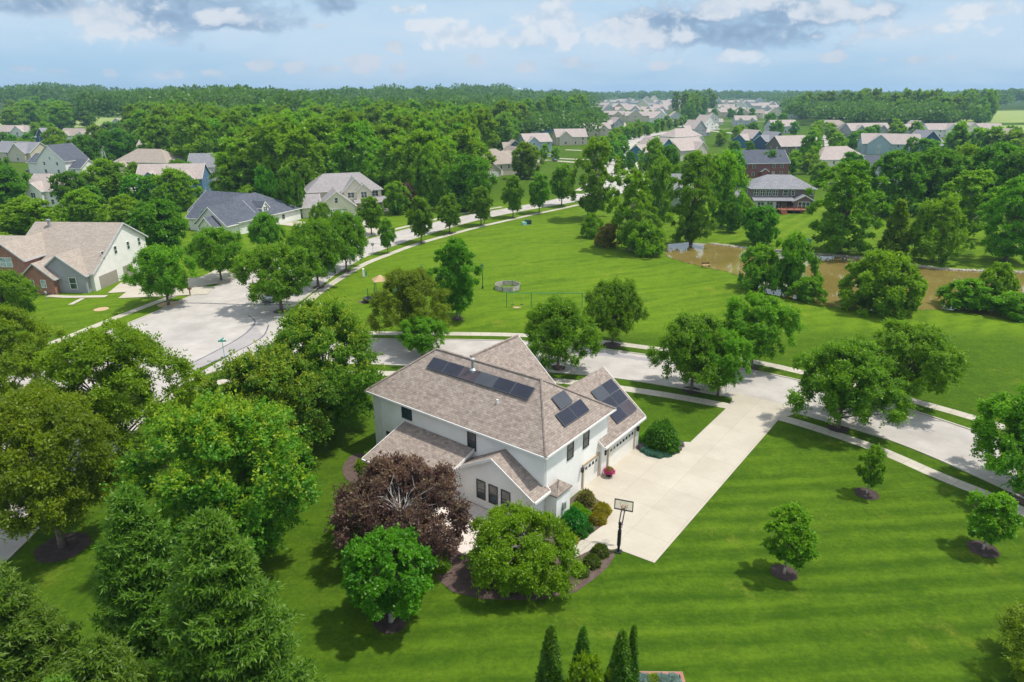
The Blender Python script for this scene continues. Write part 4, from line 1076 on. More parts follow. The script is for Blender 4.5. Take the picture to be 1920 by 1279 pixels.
L_MAP = leafm('leaf_maple', (0.064, 0.177, 0.014), (0.184, 0.375, 0.027), (0.319, 0.478, 0.043), .4)
L_LOC = leafm('leaf_locust', (0.086, 0.164, 0.006), (0.226, 0.340, 0.019), (0.327, 0.366, 0.031), .35, (0.365, 0.170, 0.019))
L_ZEL = leafm('leaf_feathery', (0.053, 0.151, 0.014), (0.144, 0.306, 0.032), (0.385, 0.433, 0.042), .8)
L_RND = leafm('leaf_round_maple', (0.050, 0.153, 0.013), (0.134, 0.307, 0.025))
L_SPR = leafm('needle_spruce', (0.029, 0.099, 0.015), (0.088, 0.209, 0.026), (0.187, 0.319, 0.039), .7)
L_SPB = leafm('needle_blue', (.16, .26, .25), (.30, .42, .42))
L_PUR = leafm('leaf_purple', (0.075, 0.041, 0.041), (0.190, 0.106, 0.098), (0.253, 0.184, 0.057), .4)
L_WEE = leafm('leaf_weeping', (0.096, 0.174, 0.009), (0.212, 0.318, 0.021), (0.308, 0.366, 0.029), .5)
L_ARB = leafm('leaf_arborvitae', (0.028, 0.095, 0.012), (0.083, 0.196, 0.022), (0.202, 0.341, 0.041), .8)
L_OAK = leafm('leaf_oak', (0.062, 0.178, 0.011), (0.193, 0.402, 0.022), (0.310, 0.479, 0.035), .35)
L_DRK = leafm('leaf_dark', (0.049, 0.165, 0.013), (0.148, 0.355, 0.023))
L_LIT = leafm('leaf_light', (0.094, 0.204, 0.013), (0.221, 0.396, 0.027), (0.314, 0.442, 0.036), .4)
L_YEL = leafm('leaf_yellow', (0.149, 0.247, 0.013), (0.299, 0.425, 0.031), (0.368, 0.437, 0.037), .4)
L_WOD = leafm('leaf_wood', (0.076, 0.187, 0.010), (0.237, 0.430, 0.023), (0.346, 0.500, 0.037), .4)
L_BRN = leafm('leaf_brownish', (0.127, 0.127, 0.023), (0.253, 0.241, 0.046))

rnd_p = lambda t: math.sqrt(max(0, 1 - (2 * t - .95) ** 2 / 1.15)) if t < .98 else .25
wide_p = lambda t: [.78, 1.0, .98, .85, .6, .3][min(5, int(t * 6))] * 1.0
oval_p = lambda t: max(.12, math.sin(math.pi * (.12 + .83 * t)) ** .7)
cone_p = lambda t: max(.05, 1.02 - t) ** .8
umb_p = lambda t: max(.2, math.sqrt(max(0, 1 - (t - .25) ** 2 / .62)))

PROTO = {}     # name -> (crown mesh, trunk mesh, height, radius, kind name)
def proto(name, c, mat, h, rad, tr=.22, nl=14, bark=None, kind='tree', lean=.03, seed=1):
    cm = c.mesh('crown', mat)
    tm = trunk_mesh(seed, h, tr, c, bark or BARK, nl, lean)
    PROTO[name] = (cm, tm, h, rad, kind)


def mk(name, seed, h, rad, zb, prof, ncl, cr, ntw, per, L, Wd, mat, kind, tr=.2, bark=None, lump=.15, nl=14, fr=(.5, .95), lean=.03, hole=None, **kw):
    c = Crown(seed)
    # keep sprays inside the stated radius and height
    c.clumps(int(ncl * 1.15), (rad - cr * .7), zb + cr * .6, h - cr * .7, prof, cr * .82, fr, lump, hole)
    c.spray(ntw, per, L, Wd, cz=(zb + h) / 2, **kw)
    proto(name, c, mat, h, rad, tr, nl, bark, kind, lean, seed)
    return c


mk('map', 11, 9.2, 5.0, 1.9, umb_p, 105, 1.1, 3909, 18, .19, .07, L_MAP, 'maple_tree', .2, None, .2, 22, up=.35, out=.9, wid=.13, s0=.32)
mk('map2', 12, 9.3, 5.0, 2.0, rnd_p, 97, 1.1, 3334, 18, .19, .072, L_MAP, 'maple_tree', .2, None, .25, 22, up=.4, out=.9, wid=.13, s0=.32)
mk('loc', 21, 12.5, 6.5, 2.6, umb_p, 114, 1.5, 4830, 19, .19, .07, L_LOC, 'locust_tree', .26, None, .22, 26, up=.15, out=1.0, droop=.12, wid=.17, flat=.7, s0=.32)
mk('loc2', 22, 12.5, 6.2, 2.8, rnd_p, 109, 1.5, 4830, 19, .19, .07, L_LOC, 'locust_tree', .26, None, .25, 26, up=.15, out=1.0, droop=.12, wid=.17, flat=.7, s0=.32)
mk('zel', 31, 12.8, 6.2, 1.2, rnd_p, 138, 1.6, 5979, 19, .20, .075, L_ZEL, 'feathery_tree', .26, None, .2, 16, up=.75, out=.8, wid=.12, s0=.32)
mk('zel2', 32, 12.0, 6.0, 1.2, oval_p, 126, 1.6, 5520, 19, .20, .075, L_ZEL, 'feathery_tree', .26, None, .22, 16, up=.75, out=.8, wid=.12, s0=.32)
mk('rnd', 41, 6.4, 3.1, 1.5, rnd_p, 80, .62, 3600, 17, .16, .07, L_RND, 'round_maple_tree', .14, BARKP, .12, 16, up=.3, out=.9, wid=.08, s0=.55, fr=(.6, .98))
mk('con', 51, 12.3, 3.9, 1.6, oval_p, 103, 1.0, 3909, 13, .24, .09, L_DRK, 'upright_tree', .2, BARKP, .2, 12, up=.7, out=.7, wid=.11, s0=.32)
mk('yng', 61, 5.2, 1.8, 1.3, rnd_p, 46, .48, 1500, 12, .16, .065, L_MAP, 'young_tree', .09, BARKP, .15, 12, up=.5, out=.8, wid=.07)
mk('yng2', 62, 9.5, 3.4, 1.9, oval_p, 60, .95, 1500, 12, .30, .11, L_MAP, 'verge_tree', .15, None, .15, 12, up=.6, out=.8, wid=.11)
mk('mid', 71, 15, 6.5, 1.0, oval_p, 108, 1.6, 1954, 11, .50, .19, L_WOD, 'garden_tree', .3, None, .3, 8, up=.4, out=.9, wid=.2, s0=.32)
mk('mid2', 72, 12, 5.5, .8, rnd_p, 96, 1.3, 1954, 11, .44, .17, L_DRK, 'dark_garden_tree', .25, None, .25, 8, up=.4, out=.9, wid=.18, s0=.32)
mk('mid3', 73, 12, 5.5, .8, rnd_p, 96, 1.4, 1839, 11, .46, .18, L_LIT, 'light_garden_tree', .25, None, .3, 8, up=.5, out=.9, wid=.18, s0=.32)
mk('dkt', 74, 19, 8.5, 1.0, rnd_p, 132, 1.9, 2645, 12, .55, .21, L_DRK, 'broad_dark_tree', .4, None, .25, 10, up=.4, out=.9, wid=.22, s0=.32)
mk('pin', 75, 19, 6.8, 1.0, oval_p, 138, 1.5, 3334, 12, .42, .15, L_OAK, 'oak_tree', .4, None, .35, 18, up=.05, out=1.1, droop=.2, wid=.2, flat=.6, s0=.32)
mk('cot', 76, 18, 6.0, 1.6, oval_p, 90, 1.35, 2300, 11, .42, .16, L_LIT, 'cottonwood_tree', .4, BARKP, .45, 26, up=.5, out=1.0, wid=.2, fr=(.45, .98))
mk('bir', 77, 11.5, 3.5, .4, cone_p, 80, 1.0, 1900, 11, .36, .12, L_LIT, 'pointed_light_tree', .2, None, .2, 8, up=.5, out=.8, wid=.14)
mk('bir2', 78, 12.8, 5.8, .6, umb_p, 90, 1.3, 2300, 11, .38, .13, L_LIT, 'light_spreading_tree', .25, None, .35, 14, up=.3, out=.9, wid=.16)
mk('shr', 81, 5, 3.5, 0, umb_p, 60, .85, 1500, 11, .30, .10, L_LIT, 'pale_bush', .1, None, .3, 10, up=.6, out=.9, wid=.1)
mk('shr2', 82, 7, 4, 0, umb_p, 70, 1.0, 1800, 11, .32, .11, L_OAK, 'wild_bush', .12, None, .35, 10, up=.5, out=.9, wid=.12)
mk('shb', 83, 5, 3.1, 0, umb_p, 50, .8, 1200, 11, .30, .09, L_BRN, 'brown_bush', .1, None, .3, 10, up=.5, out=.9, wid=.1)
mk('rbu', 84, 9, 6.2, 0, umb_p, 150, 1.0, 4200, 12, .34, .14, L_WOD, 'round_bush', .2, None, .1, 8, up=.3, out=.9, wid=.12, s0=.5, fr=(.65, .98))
mk('purs', 85, 7.8, 3.4, 1, rnd_p, 60, .9, 1200, 12, .32, .13, L_PUR, 'purple_tree', .14, None, .15, 8, up=.4, out=.8, wid=.1)
mk('wod1', 91, 22, 7.6, 2, oval_p, 60, 2.0, 1000, 11, .80, .31, L_WOD, 'woodland_tree', .35, None, .4, 4, up=.35, out=.9, wid=.3)
mk('wod2', 92, 22, 7.4, 2, rnd_p, 55, 2.2, 950, 11, .80, .32, L_OAK, 'woodland_tree', .35, None, .35, 4, up=.35, out=.9, wid=.3)
mk('wod3', 93, 22, 7.2, 2, oval_p, 55, 1.9, 950, 11, .80, .30, L_LIT, 'woodland_tree', .35, None, .35, 4, up=.45, out=.9, wid=.3)
mk('sml', 94, 7, 2.6, .8, oval_p, 20, .9, 260, 9, .55, .22, L_WOD, 'small_tree', .12, None, .15, 2, up=.5, out=.8, wid=.14)
mk('smld', 95, 8, 2.8, .5, rnd_p, 20, 1.0, 260, 9, .6, .24, L_DRK, 'small_tree', .12, None, .15, 2, up=.5, out=.8, wid=.14)

HOLE = (np.array([.3, -1.2, 5.7]), np.array([1.35, 1.3, 1.9]))
cpur = mk('pur', 101, 6.6, 5.5, 1.1, umb_p, 130, 1.1, 4600, 14, .19, .062, L_PUR, 'purple_tree', .22, TWIG, .2, 34, up=.25, out=.9, droop=.1, wid=.14, hole=HOLE)
cwee = mk('wee', 102, 5.8, 4.6, .2, rnd_p, 150, 1.0, 5200, 16, .18, .058, L_WEE, 'weeping_tree', .2, BARK, .28, 20, up=.25, out=1.0, droop=.25, flat=.75, wid=.14, s0=.3, hole=(np.array([.6, -.6, 5.2]), np.array([.9, .9, 1.3])))


def bare(seed, c0, n, L, rad, zmin=.1):
    rn = random.Random(seed); mb = MB()
    for i in range(n):
        a = rn.uniform(0, 6.28); e = rn.uniform(zmin, 1.2)
        d = Vector((math.cos(a) * math.cos(e), math.sin(a) * math.cos(e), math.sin(e)))
        p = Vector(c0); pts = [p.copy()]; rr = [rad]
        for k in range(3):
            p = p + d * L * rn.uniform(.25, .4)
            d = (d + Vector((rn.uniform(-.4, .4), rn.uniform(-.4, .4), rn.uniform(-.3, .2)))).normalized()
            pts.append(p.copy()); rr.append(rad * (1 - .3 * (k + 1)))
            q = p + (d + Vector((rn.uniform(-1, 1), rn.uniform(-1, 1), rn.uniform(-.3, .5)))) * L * .22
            mb.bar(p, q, rad * .35, 0, 4, rad * .12)
        mb.tube(pts, rr, 5)
    return mb.mesh('bare_branches', TWIG)


BARE = {'pur': bare(5, (.3, -1.2, 3.9), 18, 2.3, .045), 'wee': bare(6, (.6, -.6, 3.3), 14, 1.9, .04)}


def spruce(name, seed, h, rad, mat, dens=1.0, needle=.2, kind='spruce_tree', sp=.34, droop=.35):
    r = np.random.default_rng(seed)
    P = []; D = []; tip = []
    mb = MB()
    mb.tube([(0, 0, -.1), (0, 0, h * .5), (0, 0, h)], [.2 * h / 13, .1 * h / 13, .015], 6)
    z = .25
    while z < h - .2:
        t = z / h
        Lb = rad * (1 - t) ** .8 * 1.0 + .18
        nb = max(5, int((6 + 6 * (1 - t)) * dens))
        for k in range(nb):
            a = r.uniform(0, 6.283)
            L = Lb * r.uniform(.72, 1.12)
            el = .15 + .9 * t ** 1.6 + r.normal(0, .08)
            d = np.array([math.cos(a), math.sin(a), math.tan(min(el, 1.1)) * .5])
            side = np.array([-math.sin(a), math.cos(a), 0])
            m = max(3, int(L / .17))
            s = np.linspace(.18, 1, m)
            base = np.array([0, 0, z]) + d * (L * s)[:, None]
            base[:, 2] += -droop * L * s ** 1.5 * (1 - t) + .12 * L * s ** 4
            for sg in (-1, 1):
                sl = (L * .34 * (1.1 - s) + .16)
                for q in (.15, .5, .9):
                    pp = base + side * (sg * sl * q)[:, None] + d * (sl * q * .55)[:, None]
                    pp[:, 2] -= .32 * sl * q
                    pp += r.normal(0, .035, pp.shape)
                    P.append(pp); dd = np.tile(side * sg * .8 + d * .8 + np.array([0, 0, -.25]), (m, 1)); D.append(dd)
                    tip.append(np.clip(s * .6 + .4 * q + r.normal(0, .1, m), 0, 1))
            P.append(base); D.append(np.tile(d + np.array([0, 0, .2]), (m, 1))); tip.append(s)
            if k % 3 == 0:
                mb.bar((0, 0, z), tuple(base[m // 2]), .03, 0, 4, .012)
        z += sp * (1 - .45 * t)
    # leading shoots
    for k in range(26):
        q = r.uniform(0, 1); P.append(np.array([[r.normal(0, .05), r.normal(0, .05), h - .7 * q]])); D.append(np.array([[r.normal(0, .5), r.normal(0, .5), 1.2]])); tip.append(np.array([1.0]))
    c = Crown(seed)
    P = np.concatenate(P); D = np.concatenate(D); tp = np.concatenate(tip)
    for q in range(2): c.raw(P + r.normal(0, .05, P.shape), D, needle, needle * .15, .35, tp, .7)
    c.raw(P + r.normal(0, .05, P.shape), D, needle * .85, needle * .15, .5, tp, .4)
    PROTO[name] = (c.mesh('crown', mat), mb.mesh('trunk', BARK), h, rad, kind)


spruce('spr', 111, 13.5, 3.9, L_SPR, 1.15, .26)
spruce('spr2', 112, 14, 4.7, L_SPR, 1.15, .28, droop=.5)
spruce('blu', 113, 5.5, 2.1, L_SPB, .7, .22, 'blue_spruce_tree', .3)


def arbor(name, seed, h, rad):
    r = np.random.default_rng(seed)
    n = 15000
    t = r.random(n) ** 1.35
    a = r.uniform(0, 6.283, n)
    rr = rad * np.minimum(1, 3.2 * t + .55) * (1 - t) ** .62 * (1 + .16 * np.sin(a * 5 + t * 17) + .1 * np.sin(a * 9 - t * 31)) * r.uniform(.72, 1.05, n)
    P = np.stack([rr * np.cos(a), rr * np.sin(a), t * h * .97], 1)
    D = np.stack([np.cos(a) * .5, np.sin(a) * .5, np.full(n, .95)], 1)
    c = Crown(seed)
    c.raw(P, D, .17, .045, .4, t * .6 + r.random(n) * .4, .0)
    mb = MB(); mb.tube([(0, 0, -.1), (0, 0, h * .9)], [.07, .02], 6)
    PROTO[name] = (c.mesh('crown', L_ARB), mb.mesh('trunk', BARK), h, rad, 'arborvitae')


arbor('arb', 121, 5.5, .75)
TREE_N = [0]
def tree(p, x, y, h, rad, label, group=None, cat='tree', simple=False, z=0.0):
    cm, tm, ph, pr, kind = PROTO[p]
    TREE_N[0] += 1
    rn = random.Random(TREE_N[0] * 7 + 3)
    root = empty(kind, (x, y, z), rn.uniform(0, 6.28) if p not in ('pur', 'wee') else 0.0, label, cat, group)
    root.scale = (rad / pr, rad / pr, h / ph)
    inst('crown', cm, root)
    inst('trunk', tm, root)
    if p in BARE: inst('bare_branches', BARE[p], root)
    return root

# ------------------------------------------------------------ ground, pond
def Gp(*a): return list(a)
POND = [(34.0, 154.9), (33.1, 143.5), (35.7, 137.7), (39.4, 133.1), (42.2, 130.1), (44.2, 124.8), (44.6, 114.7), (47.4, 112.0), (50.2, 110.2), (51.5, 108.0), (54.5, 105.9), (59.7, 104.2), (67.4, 105.6), (71.3, 105.1), (74.8, 102.5), (79.7, 99.9), (86.7, 96.3), (102.8, 110.8), (109.5, 124.8), (99.8, 128.8), (91.8, 130.1), (85.5, 131.8), (80.3, 135.8), (75.6, 139.6), (71.4, 142.5), (66.6, 144.5), (60.9, 147.6), (54.6, 149.8), (46.7, 155.5), (41.1, 157.8)]
def seg_d(px, py, A, B):
    ax, ay = A; bx, by = B
    dx, dy = bx - ax, by - ay
    t = np.clip(((px - ax) * dx + (py - ay) * dy) / (dx * dx + dy * dy), 0, 1)
    return np.hypot(px - ax - t * dx, py - ay - t * dy)


def in_poly(px, py, poly):
    ins = np.zeros(px.shape, bool)
    for i in range(len(poly)):
        x1, y1 = poly[i]; x2, y2 = poly[(i + 1) % len(poly)]
        c = ((y1 > py) != (y2 > py)) & (px < (x2 - x1) * (py - y1) / (y2 - y1 + 1e-12) + x1)
        ins ^= c
    return ins


xs = np.concatenate([[-9000, -4000, -2000, -1000, -500, -200, -100, -60, -30, -10, 5], np.arange(16, 150, 1.1), [160, 200, 300, 600, 1200, 2500, 5000, 9000]])
ys = np.concatenate([[-60, -20, 0, 20, 40, 60, 75], np.arange(88, 172, 1.1), [190, 230, 300, 420, 600, 900, 1400, 2200, 3500, 5500, 9000]])
GX, GY = np.meshgrid(xs, ys)
dist = np.full(GX.shape, 1e9)
for i in range(len(POND)):
    dist = np.minimum(dist, seg_d(GX, GY, POND[i], POND[(i + 1) % len(POND)]))
ins = in_poly(GX, GY, POND)
GZ = np.where(ins, -.25 - np.minimum(1.6, dist * .35), -np.clip(.25 - dist * .05, 0, .25))
nyy, nxx = GX.shape
V = np.stack([GX, GY, GZ], -1).reshape(-1, 3)
ii, jj = np.meshgrid(np.arange(nyy - 1), np.arange(nxx - 1), indexing='ij')
i0 = (ii * nxx + jj).ravel()
F = np.stack([i0, i0 + 1, i0 + nxx + 1, i0 + nxx], 1)
gm = npmesh('ground', V, F, [LAWN])
gm.polygons.foreach_set('use_smooth', np.ones(len(F), bool))
tag(inst('ground', gm), kind='structure')

# water: silty brown, mirror-smooth
m, t = newmat('pond_water')
P = t.n('ShaderNodeNewGeometry').outputs['Position']
nb = t.noise(P, 1.6, 4, .6)
n2 = t.noise(P, .07, 3)
col = t.mix(t.ramp(n2, .35, .65), (.165, .125, .034), (.215, .165, .052))
finish(t, col, .05, nb, .06, .02, .5)
wm = MB()
wm.poly([(p[0], p[1], -.27) for p in POND])
tag(wm.build('pond_water', m), kind='structure')


def catmull(pts, n=8):
    out = []
    P = [pts[0]] + list(pts) + [pts[-1]]
    for i in range(1, len(P) - 2):
        for k in range(n):
            t = k / n
            o = []
            for a in range(2):
                p0, p1, p2, p3 = P[i - 1][a], P[i][a], P[i + 1][a], P[i + 2][a]
                o.append(.5 * (2 * p1 + (p2 - p0) * t + (2 * p0 - 5 * p1 + 4 * p2 - p3) * t * t + (3 * p1 - p0 - 3 * p2 + p3) * t ** 3))
            out.append(tuple(o))
    out.append(tuple(pts[-1]))
    return out


def resample(pts, n):
    d = [0]
    for a, b in zip(pts, pts[1:]): d.append(d[-1] + math.dist(a, b))
    out = []
    for k in range(n):
        s = d[-1] * k / (n - 1)
        j = 0
        while j < len(d) - 2 and d[j + 1] < s: j += 1
        u = (s - d[j]) / max(1e-9, d[j + 1] - d[j])
        out.append((pts[j][0] + (pts[j + 1][0] - pts[j][0]) * u, pts[j][1] + (pts[j + 1][1] - pts[j][1]) * u))
    return out, d[-1]


def ribbon_mesh(L, Rr, z, length, width=None, zb=None):
    """strip between two equal-length polylines, with UV = (along, across)"""
    me = bpy.data.meshes.new('strip')
    V = []; F = []
    for a, b in zip(L, Rr):
        V += [(a[0], a[1], z), (b[0], b[1], z)]
    for i in range(len(L) - 1):
        F.append((2 * i, 2 * i + 1, 2 * i + 3, 2 * i + 2))
    me.from_pydata(V, [], F)
    uv = me.uv_layers.new(name='UVMap')
    for p in me.polygons:
        for li in p.loop_indices:
            vi = me.loops[li].vertex_index
            uv.data[li].uv = (length * (vi // 2) / (len(L) - 1) - (1e-3), (vi % 2) * 2.0 - 1.0)
    me.update()
    if me.polygons[0].normal.z < 0: me.flip_normals()
    return me


def strip2(name, left, right, z, mat, n=80):
    L, l1 = resample(catmull(left), n); Rr, l2 = resample(catmull(right), n)
    me = ribbon_mesh(L, Rr, z, (l1 + l2) / 2)
    me.materials.append(mat)
    return tag(inst(name, me), kind='structure')


def offs(pts, o):
    out = []
    for i in range(len(pts)):
        a = pts[max(0, i - 1)]; b = pts[min(len(pts) - 1, i + 1)]
        dx, dy = b[0] - a[0], b[1] - a[1]
        l = math.hypot(dx, dy)
        out.append((pts[i][0] - dy / l * o, pts[i][1] + dx / l * o))
    return out


def strip1(name, mid, width, z, mat, n=60, wob=0):
    c, l = resample(catmull(mid), n)
    if wob:
        rn = random.Random(len(mid))
        c = [(p[0] + rn.uniform(-wob, wob), p[1] + rn.uniform(-wob, wob)) for p in c]
    me = ribbon_mesh(offs(c, width / 2), offs(c, -width / 2), z, l)
    me.materials.append(mat)
    return tag(inst(name, me), kind='structure')


def kerb(edge, side=1, n=90, h=.10, w=.24):
    c, l = resample(catmull(edge), n)
    a = offs(c, 0); b = offs(c, w * side)
    mb = MB()
    V = []
    for p, q in zip(a, b):
        V += [(p[0], p[1], .0), (p[0], p[1], h), (q[0], q[1], h), (q[0], q[1], .0)]
    mb.v = V
    for i in range(n - 1):
        k = 4 * i
        for e in range(3):
            mb.f.append((k + e, k + e + 1, k + 5 + e, k + 4 + e)); mb.m.append(0)
    return tag(mb.build('kerb', KERB), kind='structure')


def flat(name, pts, z, mat, smooth=0):
    mb = MB()
    if smooth: pts = catmull(list(pts) + [pts[0]], smooth)[:-1]
    mb.poly([(p[0], p[1], z) for p in pts])
    if mb_area(pts) < 0: mb.f[0] = tuple(reversed(mb.f[0]))
    return tag(mb.build(name, mat), kind='structure')


def mb_area(p):
    return sum(p[i][0] * p[(i + 1) % len(p)][1] - p[(i + 1) % len(p)][0] * p[i][1] for i in range(len(p)))


# the wide road (boulevard)
BW_E = [(-37.0, 10), (-37.6, 30), (-38.1, 46.7), (-39.0, 61.6), (-40.2, 73.5)]
BE1 = [(-34.2, 97.5), (-35.6, 104), (-35.2, 112), (-34.4, 121), (-33.2, 131), (-29.96, 145.0), (-20.8, 165.4), (-8.7, 185.9), (6.3, 203.8), (18.4, 216.1), (30, 232)]
BW_W = [(-60, 10), (-61.5, 50), (-61.7, 85.7), (-58.8, 94.4), (-57.2, 100.1), (-56.0, 105.4), (-55.1, 111.4), (-53.2, 117.4), (-50.4, 128.9), (-44, 142), (-34.5, 158.5), (-25.5, 174), (-14.5, 190), (0, 206.5), (12, 220), (22, 236)]
BE_full = BW_E + [(-39.0, 82), (-36.2, 90)] + BE1
strip2('road', BW_W, BE_full, .016, ROAD, 160)
SN = [(-40.2, 73.0), (-37.6, 78.6), (-33.7, 80.9), (-27, 81.7), (-16.4, 81.2), (-5.4, 80.1), (2.5, 79.2), (9.9, 77.7), (14.0, 76.4), (19.5, 74.1), (24.8, 71.3), (30.35, 67.8), (35.7, 63.4), (38.9, 60.0), (42.0, 55.0), (44.2, 50.6), (46.6, 44), (48, 34)]
SF = [(-34.2, 98.5), (-31.5, 94.2), (-26.5, 91.6), (-18.0, 90.6), (-7, 90.3), (3.0, 89.4), (10.9, 87.2), (19.1, 83.9), (25.5, 81.5), (30.5, 78.8), (35.2, 75.6), (42.6, 69.0), (47.0, 63.7), (50.2, 58.7), (53.5, 50), (55.5, 40), (56, 34)]
strip2('road', SN, SF, .022, ROAD, 120)
kerb(BW_W, 1); kerb(BW_E, -1); kerb(SN[:10] + [(24.2, 71.7)], -1); kerb([(29.6, 68.3)] + SN[11:], -1); kerb(SF, 1)
kerb(BE1, -1)
# sidewalks
strip1('sidewalk', [(-43, 60), (-41.4, 66.5), (-38.5, 72.5), (-33.5, 76.6), (-27, 78.5), (-15.9, 78.3), (-5, 77.6), (4.6, 76.1), (8.7, 75.2), (13.4, 73.6), (18.5, 71.6), (24.1, 68.9), (28.8, 66.1), (33, 62.3), (36.2, 58.7), (38.8, 54.5), (42.4, 49.3), (44.5, 43), (46, 34)], 1.5, .012, WALK)
strip1('sidewalk', [(-34.6, 104.5), (-33.4, 100), (-30, 96), (-26, 94), (-20.1, 93.3), (-7.7, 93.0), (0, 92.6), (6.5, 91.6), (12.7, 89.6), (21.0, 86.4), (28, 83.8), (33.2, 81), (38.5, 76.6), (44.1, 71.6), (50.1, 65.4), (53.5, 60.2), (56.5, 52), (58.5, 40)], 1.5, .012, WALK)
ESW = [(-33.6, 100), (-34.0, 106), (-33.4, 116.4), (-30.3, 133.5), (-27, 142.6), (-22.2, 153.6), (-16, 164), (-8.3, 175.8), (0, 186.5), (6.1, 194.5), (12.5, 202), (19.6, 210.8), (28, 222)]
strip1('sidewalk', ESW, 1.55, .016, WALK, 90)
strip1('sidewalk', [(-65.5, 50), (-65.3, 80), (-62.0, 97.6), (-58.9, 109.2), (-56.5, 117), (-53.8, 125), (-51.7, 134), (-44, 147), (-36, 161.5), (-28, 175), (-16.5, 193), (-3, 208)], 1.4, .012, WALK, 90)
# crack sealer, patches and joints on the roads
strip1('road_seam', [(-40.9, 76.6), (-38.9, 81.5), (-36.5, 87.6), (-35.6, 92), (-36.5, 97)], .19, .026, SEAL, 50, .03)
strip1('road_seam', [(-41.6, 80.5), (-39.8, 86.5), (-38.6, 92.3), (-38.9, 98), (-41.3, 101.7)], .19, .026, SEAL, 50, .03)
strip2('road_patch', [(-40.9, 76.6), (-38.9, 81.5), (-36.5, 87.6), (-35.6, 92)], [(-42.0, 80.5), (-40.0, 86.5), (-38.8, 92.3), (-39.1, 98)], .0245, PATCH2, 30)
strip1('road_seam', [(-55.5, 108.3), (-50, 108), (-43, 107.2), (-36, 107.4)], .38, .026, SEAL, 40, .06)
strip1('road_patch', [(8.8, 84.4), (11.5, 84.9), (14.5, 84.1), (17.0, 83.2), (19.2, 82.4)], 1.15, .027, PATCH, 30, .08)
mid_s = [((a[0] + b[0]) / 2, (a[1] + b[1]) / 2) for a, b in zip(resample(catmull(SN), 40)[0], resample(catmull(SF), 40)[0])]
strip1('road_seam', mid_s[6:], .05, .0262, SEAM, 120, .02)
strip1('road_seam', [(-31.5, 84.6), (-33.5, 88), (-33.5, 91.5)], .07, .0262, SEAM, 20, .03)
bm = [((a[0] + b[0]) / 2, (a[1] + b[1]) / 2) for a, b in zip(resample(catmull(BW_W), 60)[0], resample(catmull(BE_full), 60)[0])]
strip1('road_seam', bm[8:56], .07, .0262, SEAM, 160, .03)
strip1('road_seam', [(-47, 138), (-41.5, 137.4), (-37, 136.9)], .25, .026, SEAL, 20, .05)
strip1('road_seam', [(-36, 156), (-31, 154.6), (-27, 153.2)], .25, .026, SEAL, 20, .05)
strip1('road_seam', [(36, 63.6), (38.6, 65.1), (40.5, 66.5), (42.3, 69.1)], .05, .0263, SEAM, 20, .02)
# crazing on the wide road
rn = random.Random(4)
for k in range(12):
    x = rn.uniform(-57, -40); y = rn.uniform(84, 118)
    a = rn.uniform(-.5, .5) + (1.57 if k % 3 else 0)
    pts = [(x, y)]
    for q in range(5):
        a += rn.uniform(-.5, .5); x += math.cos(a) * 1.6; y += math.sin(a) * 1.6; pts.append((x, y))
    if all(-58 < p[0] < -38 for p in pts): strip1('road_seam', pts, .035, .0264, SEAM, 24, .05)

# far roads of the estate, with their sidewalks
FR = [(22, 222), (33, 240), (40, 262), (45, 290), (49, 330), (56, 375), (67, 430), (82, 490), (103, 550), (140, 610), (190, 660)]
strip1('road', FR, 11, .05, ROAD, 120)
strip1('sidewalk', [(p[0] + 10, p[1] - 3) for p in FR[1:]], 2.2, .06, WALK, 100)
strip1('sidewalk', [(p[0] - 10, p[1] + 3) for p in FR[1:]], 2.2, .06, WALK, 100)
for i, rd in enumerate(FARROADS):
    strip1('road', rd[1], rd[0], .062 + i * .005, ROAD, 60)
for i, rd in enumerate(FARDRIVES):
    strip1('driveway', rd[1], rd[0], .04 + i * .004, DRIVE, 12)
flat('field', [(-620, 700), (-390, 640), (-380, 900), (-700, 980)], .05, FIELD)
flat('field', [(-470, 520), (-420, 560), (-520, 760), (-620, 700)], .06, FIELD)
flat('field', [(350, 500), (520, 560), (620, 760), (430, 700)], .05, FIELD)
flat('field', [(470, 760), (900, 900), (1000, 1300), (600, 1200)], .06, FIELD)

# pond bank stones
def rocks(name, line, n, seed, w=.9, smin=.12, smax=.34, z=-.22):
    r = np.random.default_rng(seed)
    c, l = resample(catmull(line), 400)
    c = np.array(c)
    k = r.integers(0, 399, n)
    P = c[k] + r.normal(0, w * .4, (n, 2))
    V = []; F = []; b = 0
    base = norm(np.array([[x, y, q] for x in (-1, 1) for y in (-1, 1) for q in (-1, 1)], float))
    fc = np.array([(0, 1, 3, 2), (4, 6, 7, 5), (0, 4, 5, 1), (2, 3, 7, 6), (0, 2, 6, 4), (1, 5, 7, 3)])
    for i in range(n):
        s = r.uniform(smin, smax) * r.uniform(.7, 1.3, 3)
        a = r.uniform(0, 6.28)
        q = base * s * r.uniform(.75, 1.2, (8, 1))
        q = np.stack([q[:, 0] * math.cos(a) - q[:, 1] * math.sin(a), q[:, 0] * math.sin(a) + q[:, 1] * math.cos(a), q[:, 2] * .7], 1)
        V.append(q + np.array([P[i, 0], P[i, 1], z])); F.append(fc + 8 * i)
    me = npmesh(name, np.concatenate(V), np.concatenate(F), [ROCK])
    return tag(inst(name, me), 'pale stones lining the far pond shore', 'stones', None, 'stuff')


rocks('bank_stones', FARSHORE, 1900, 5)

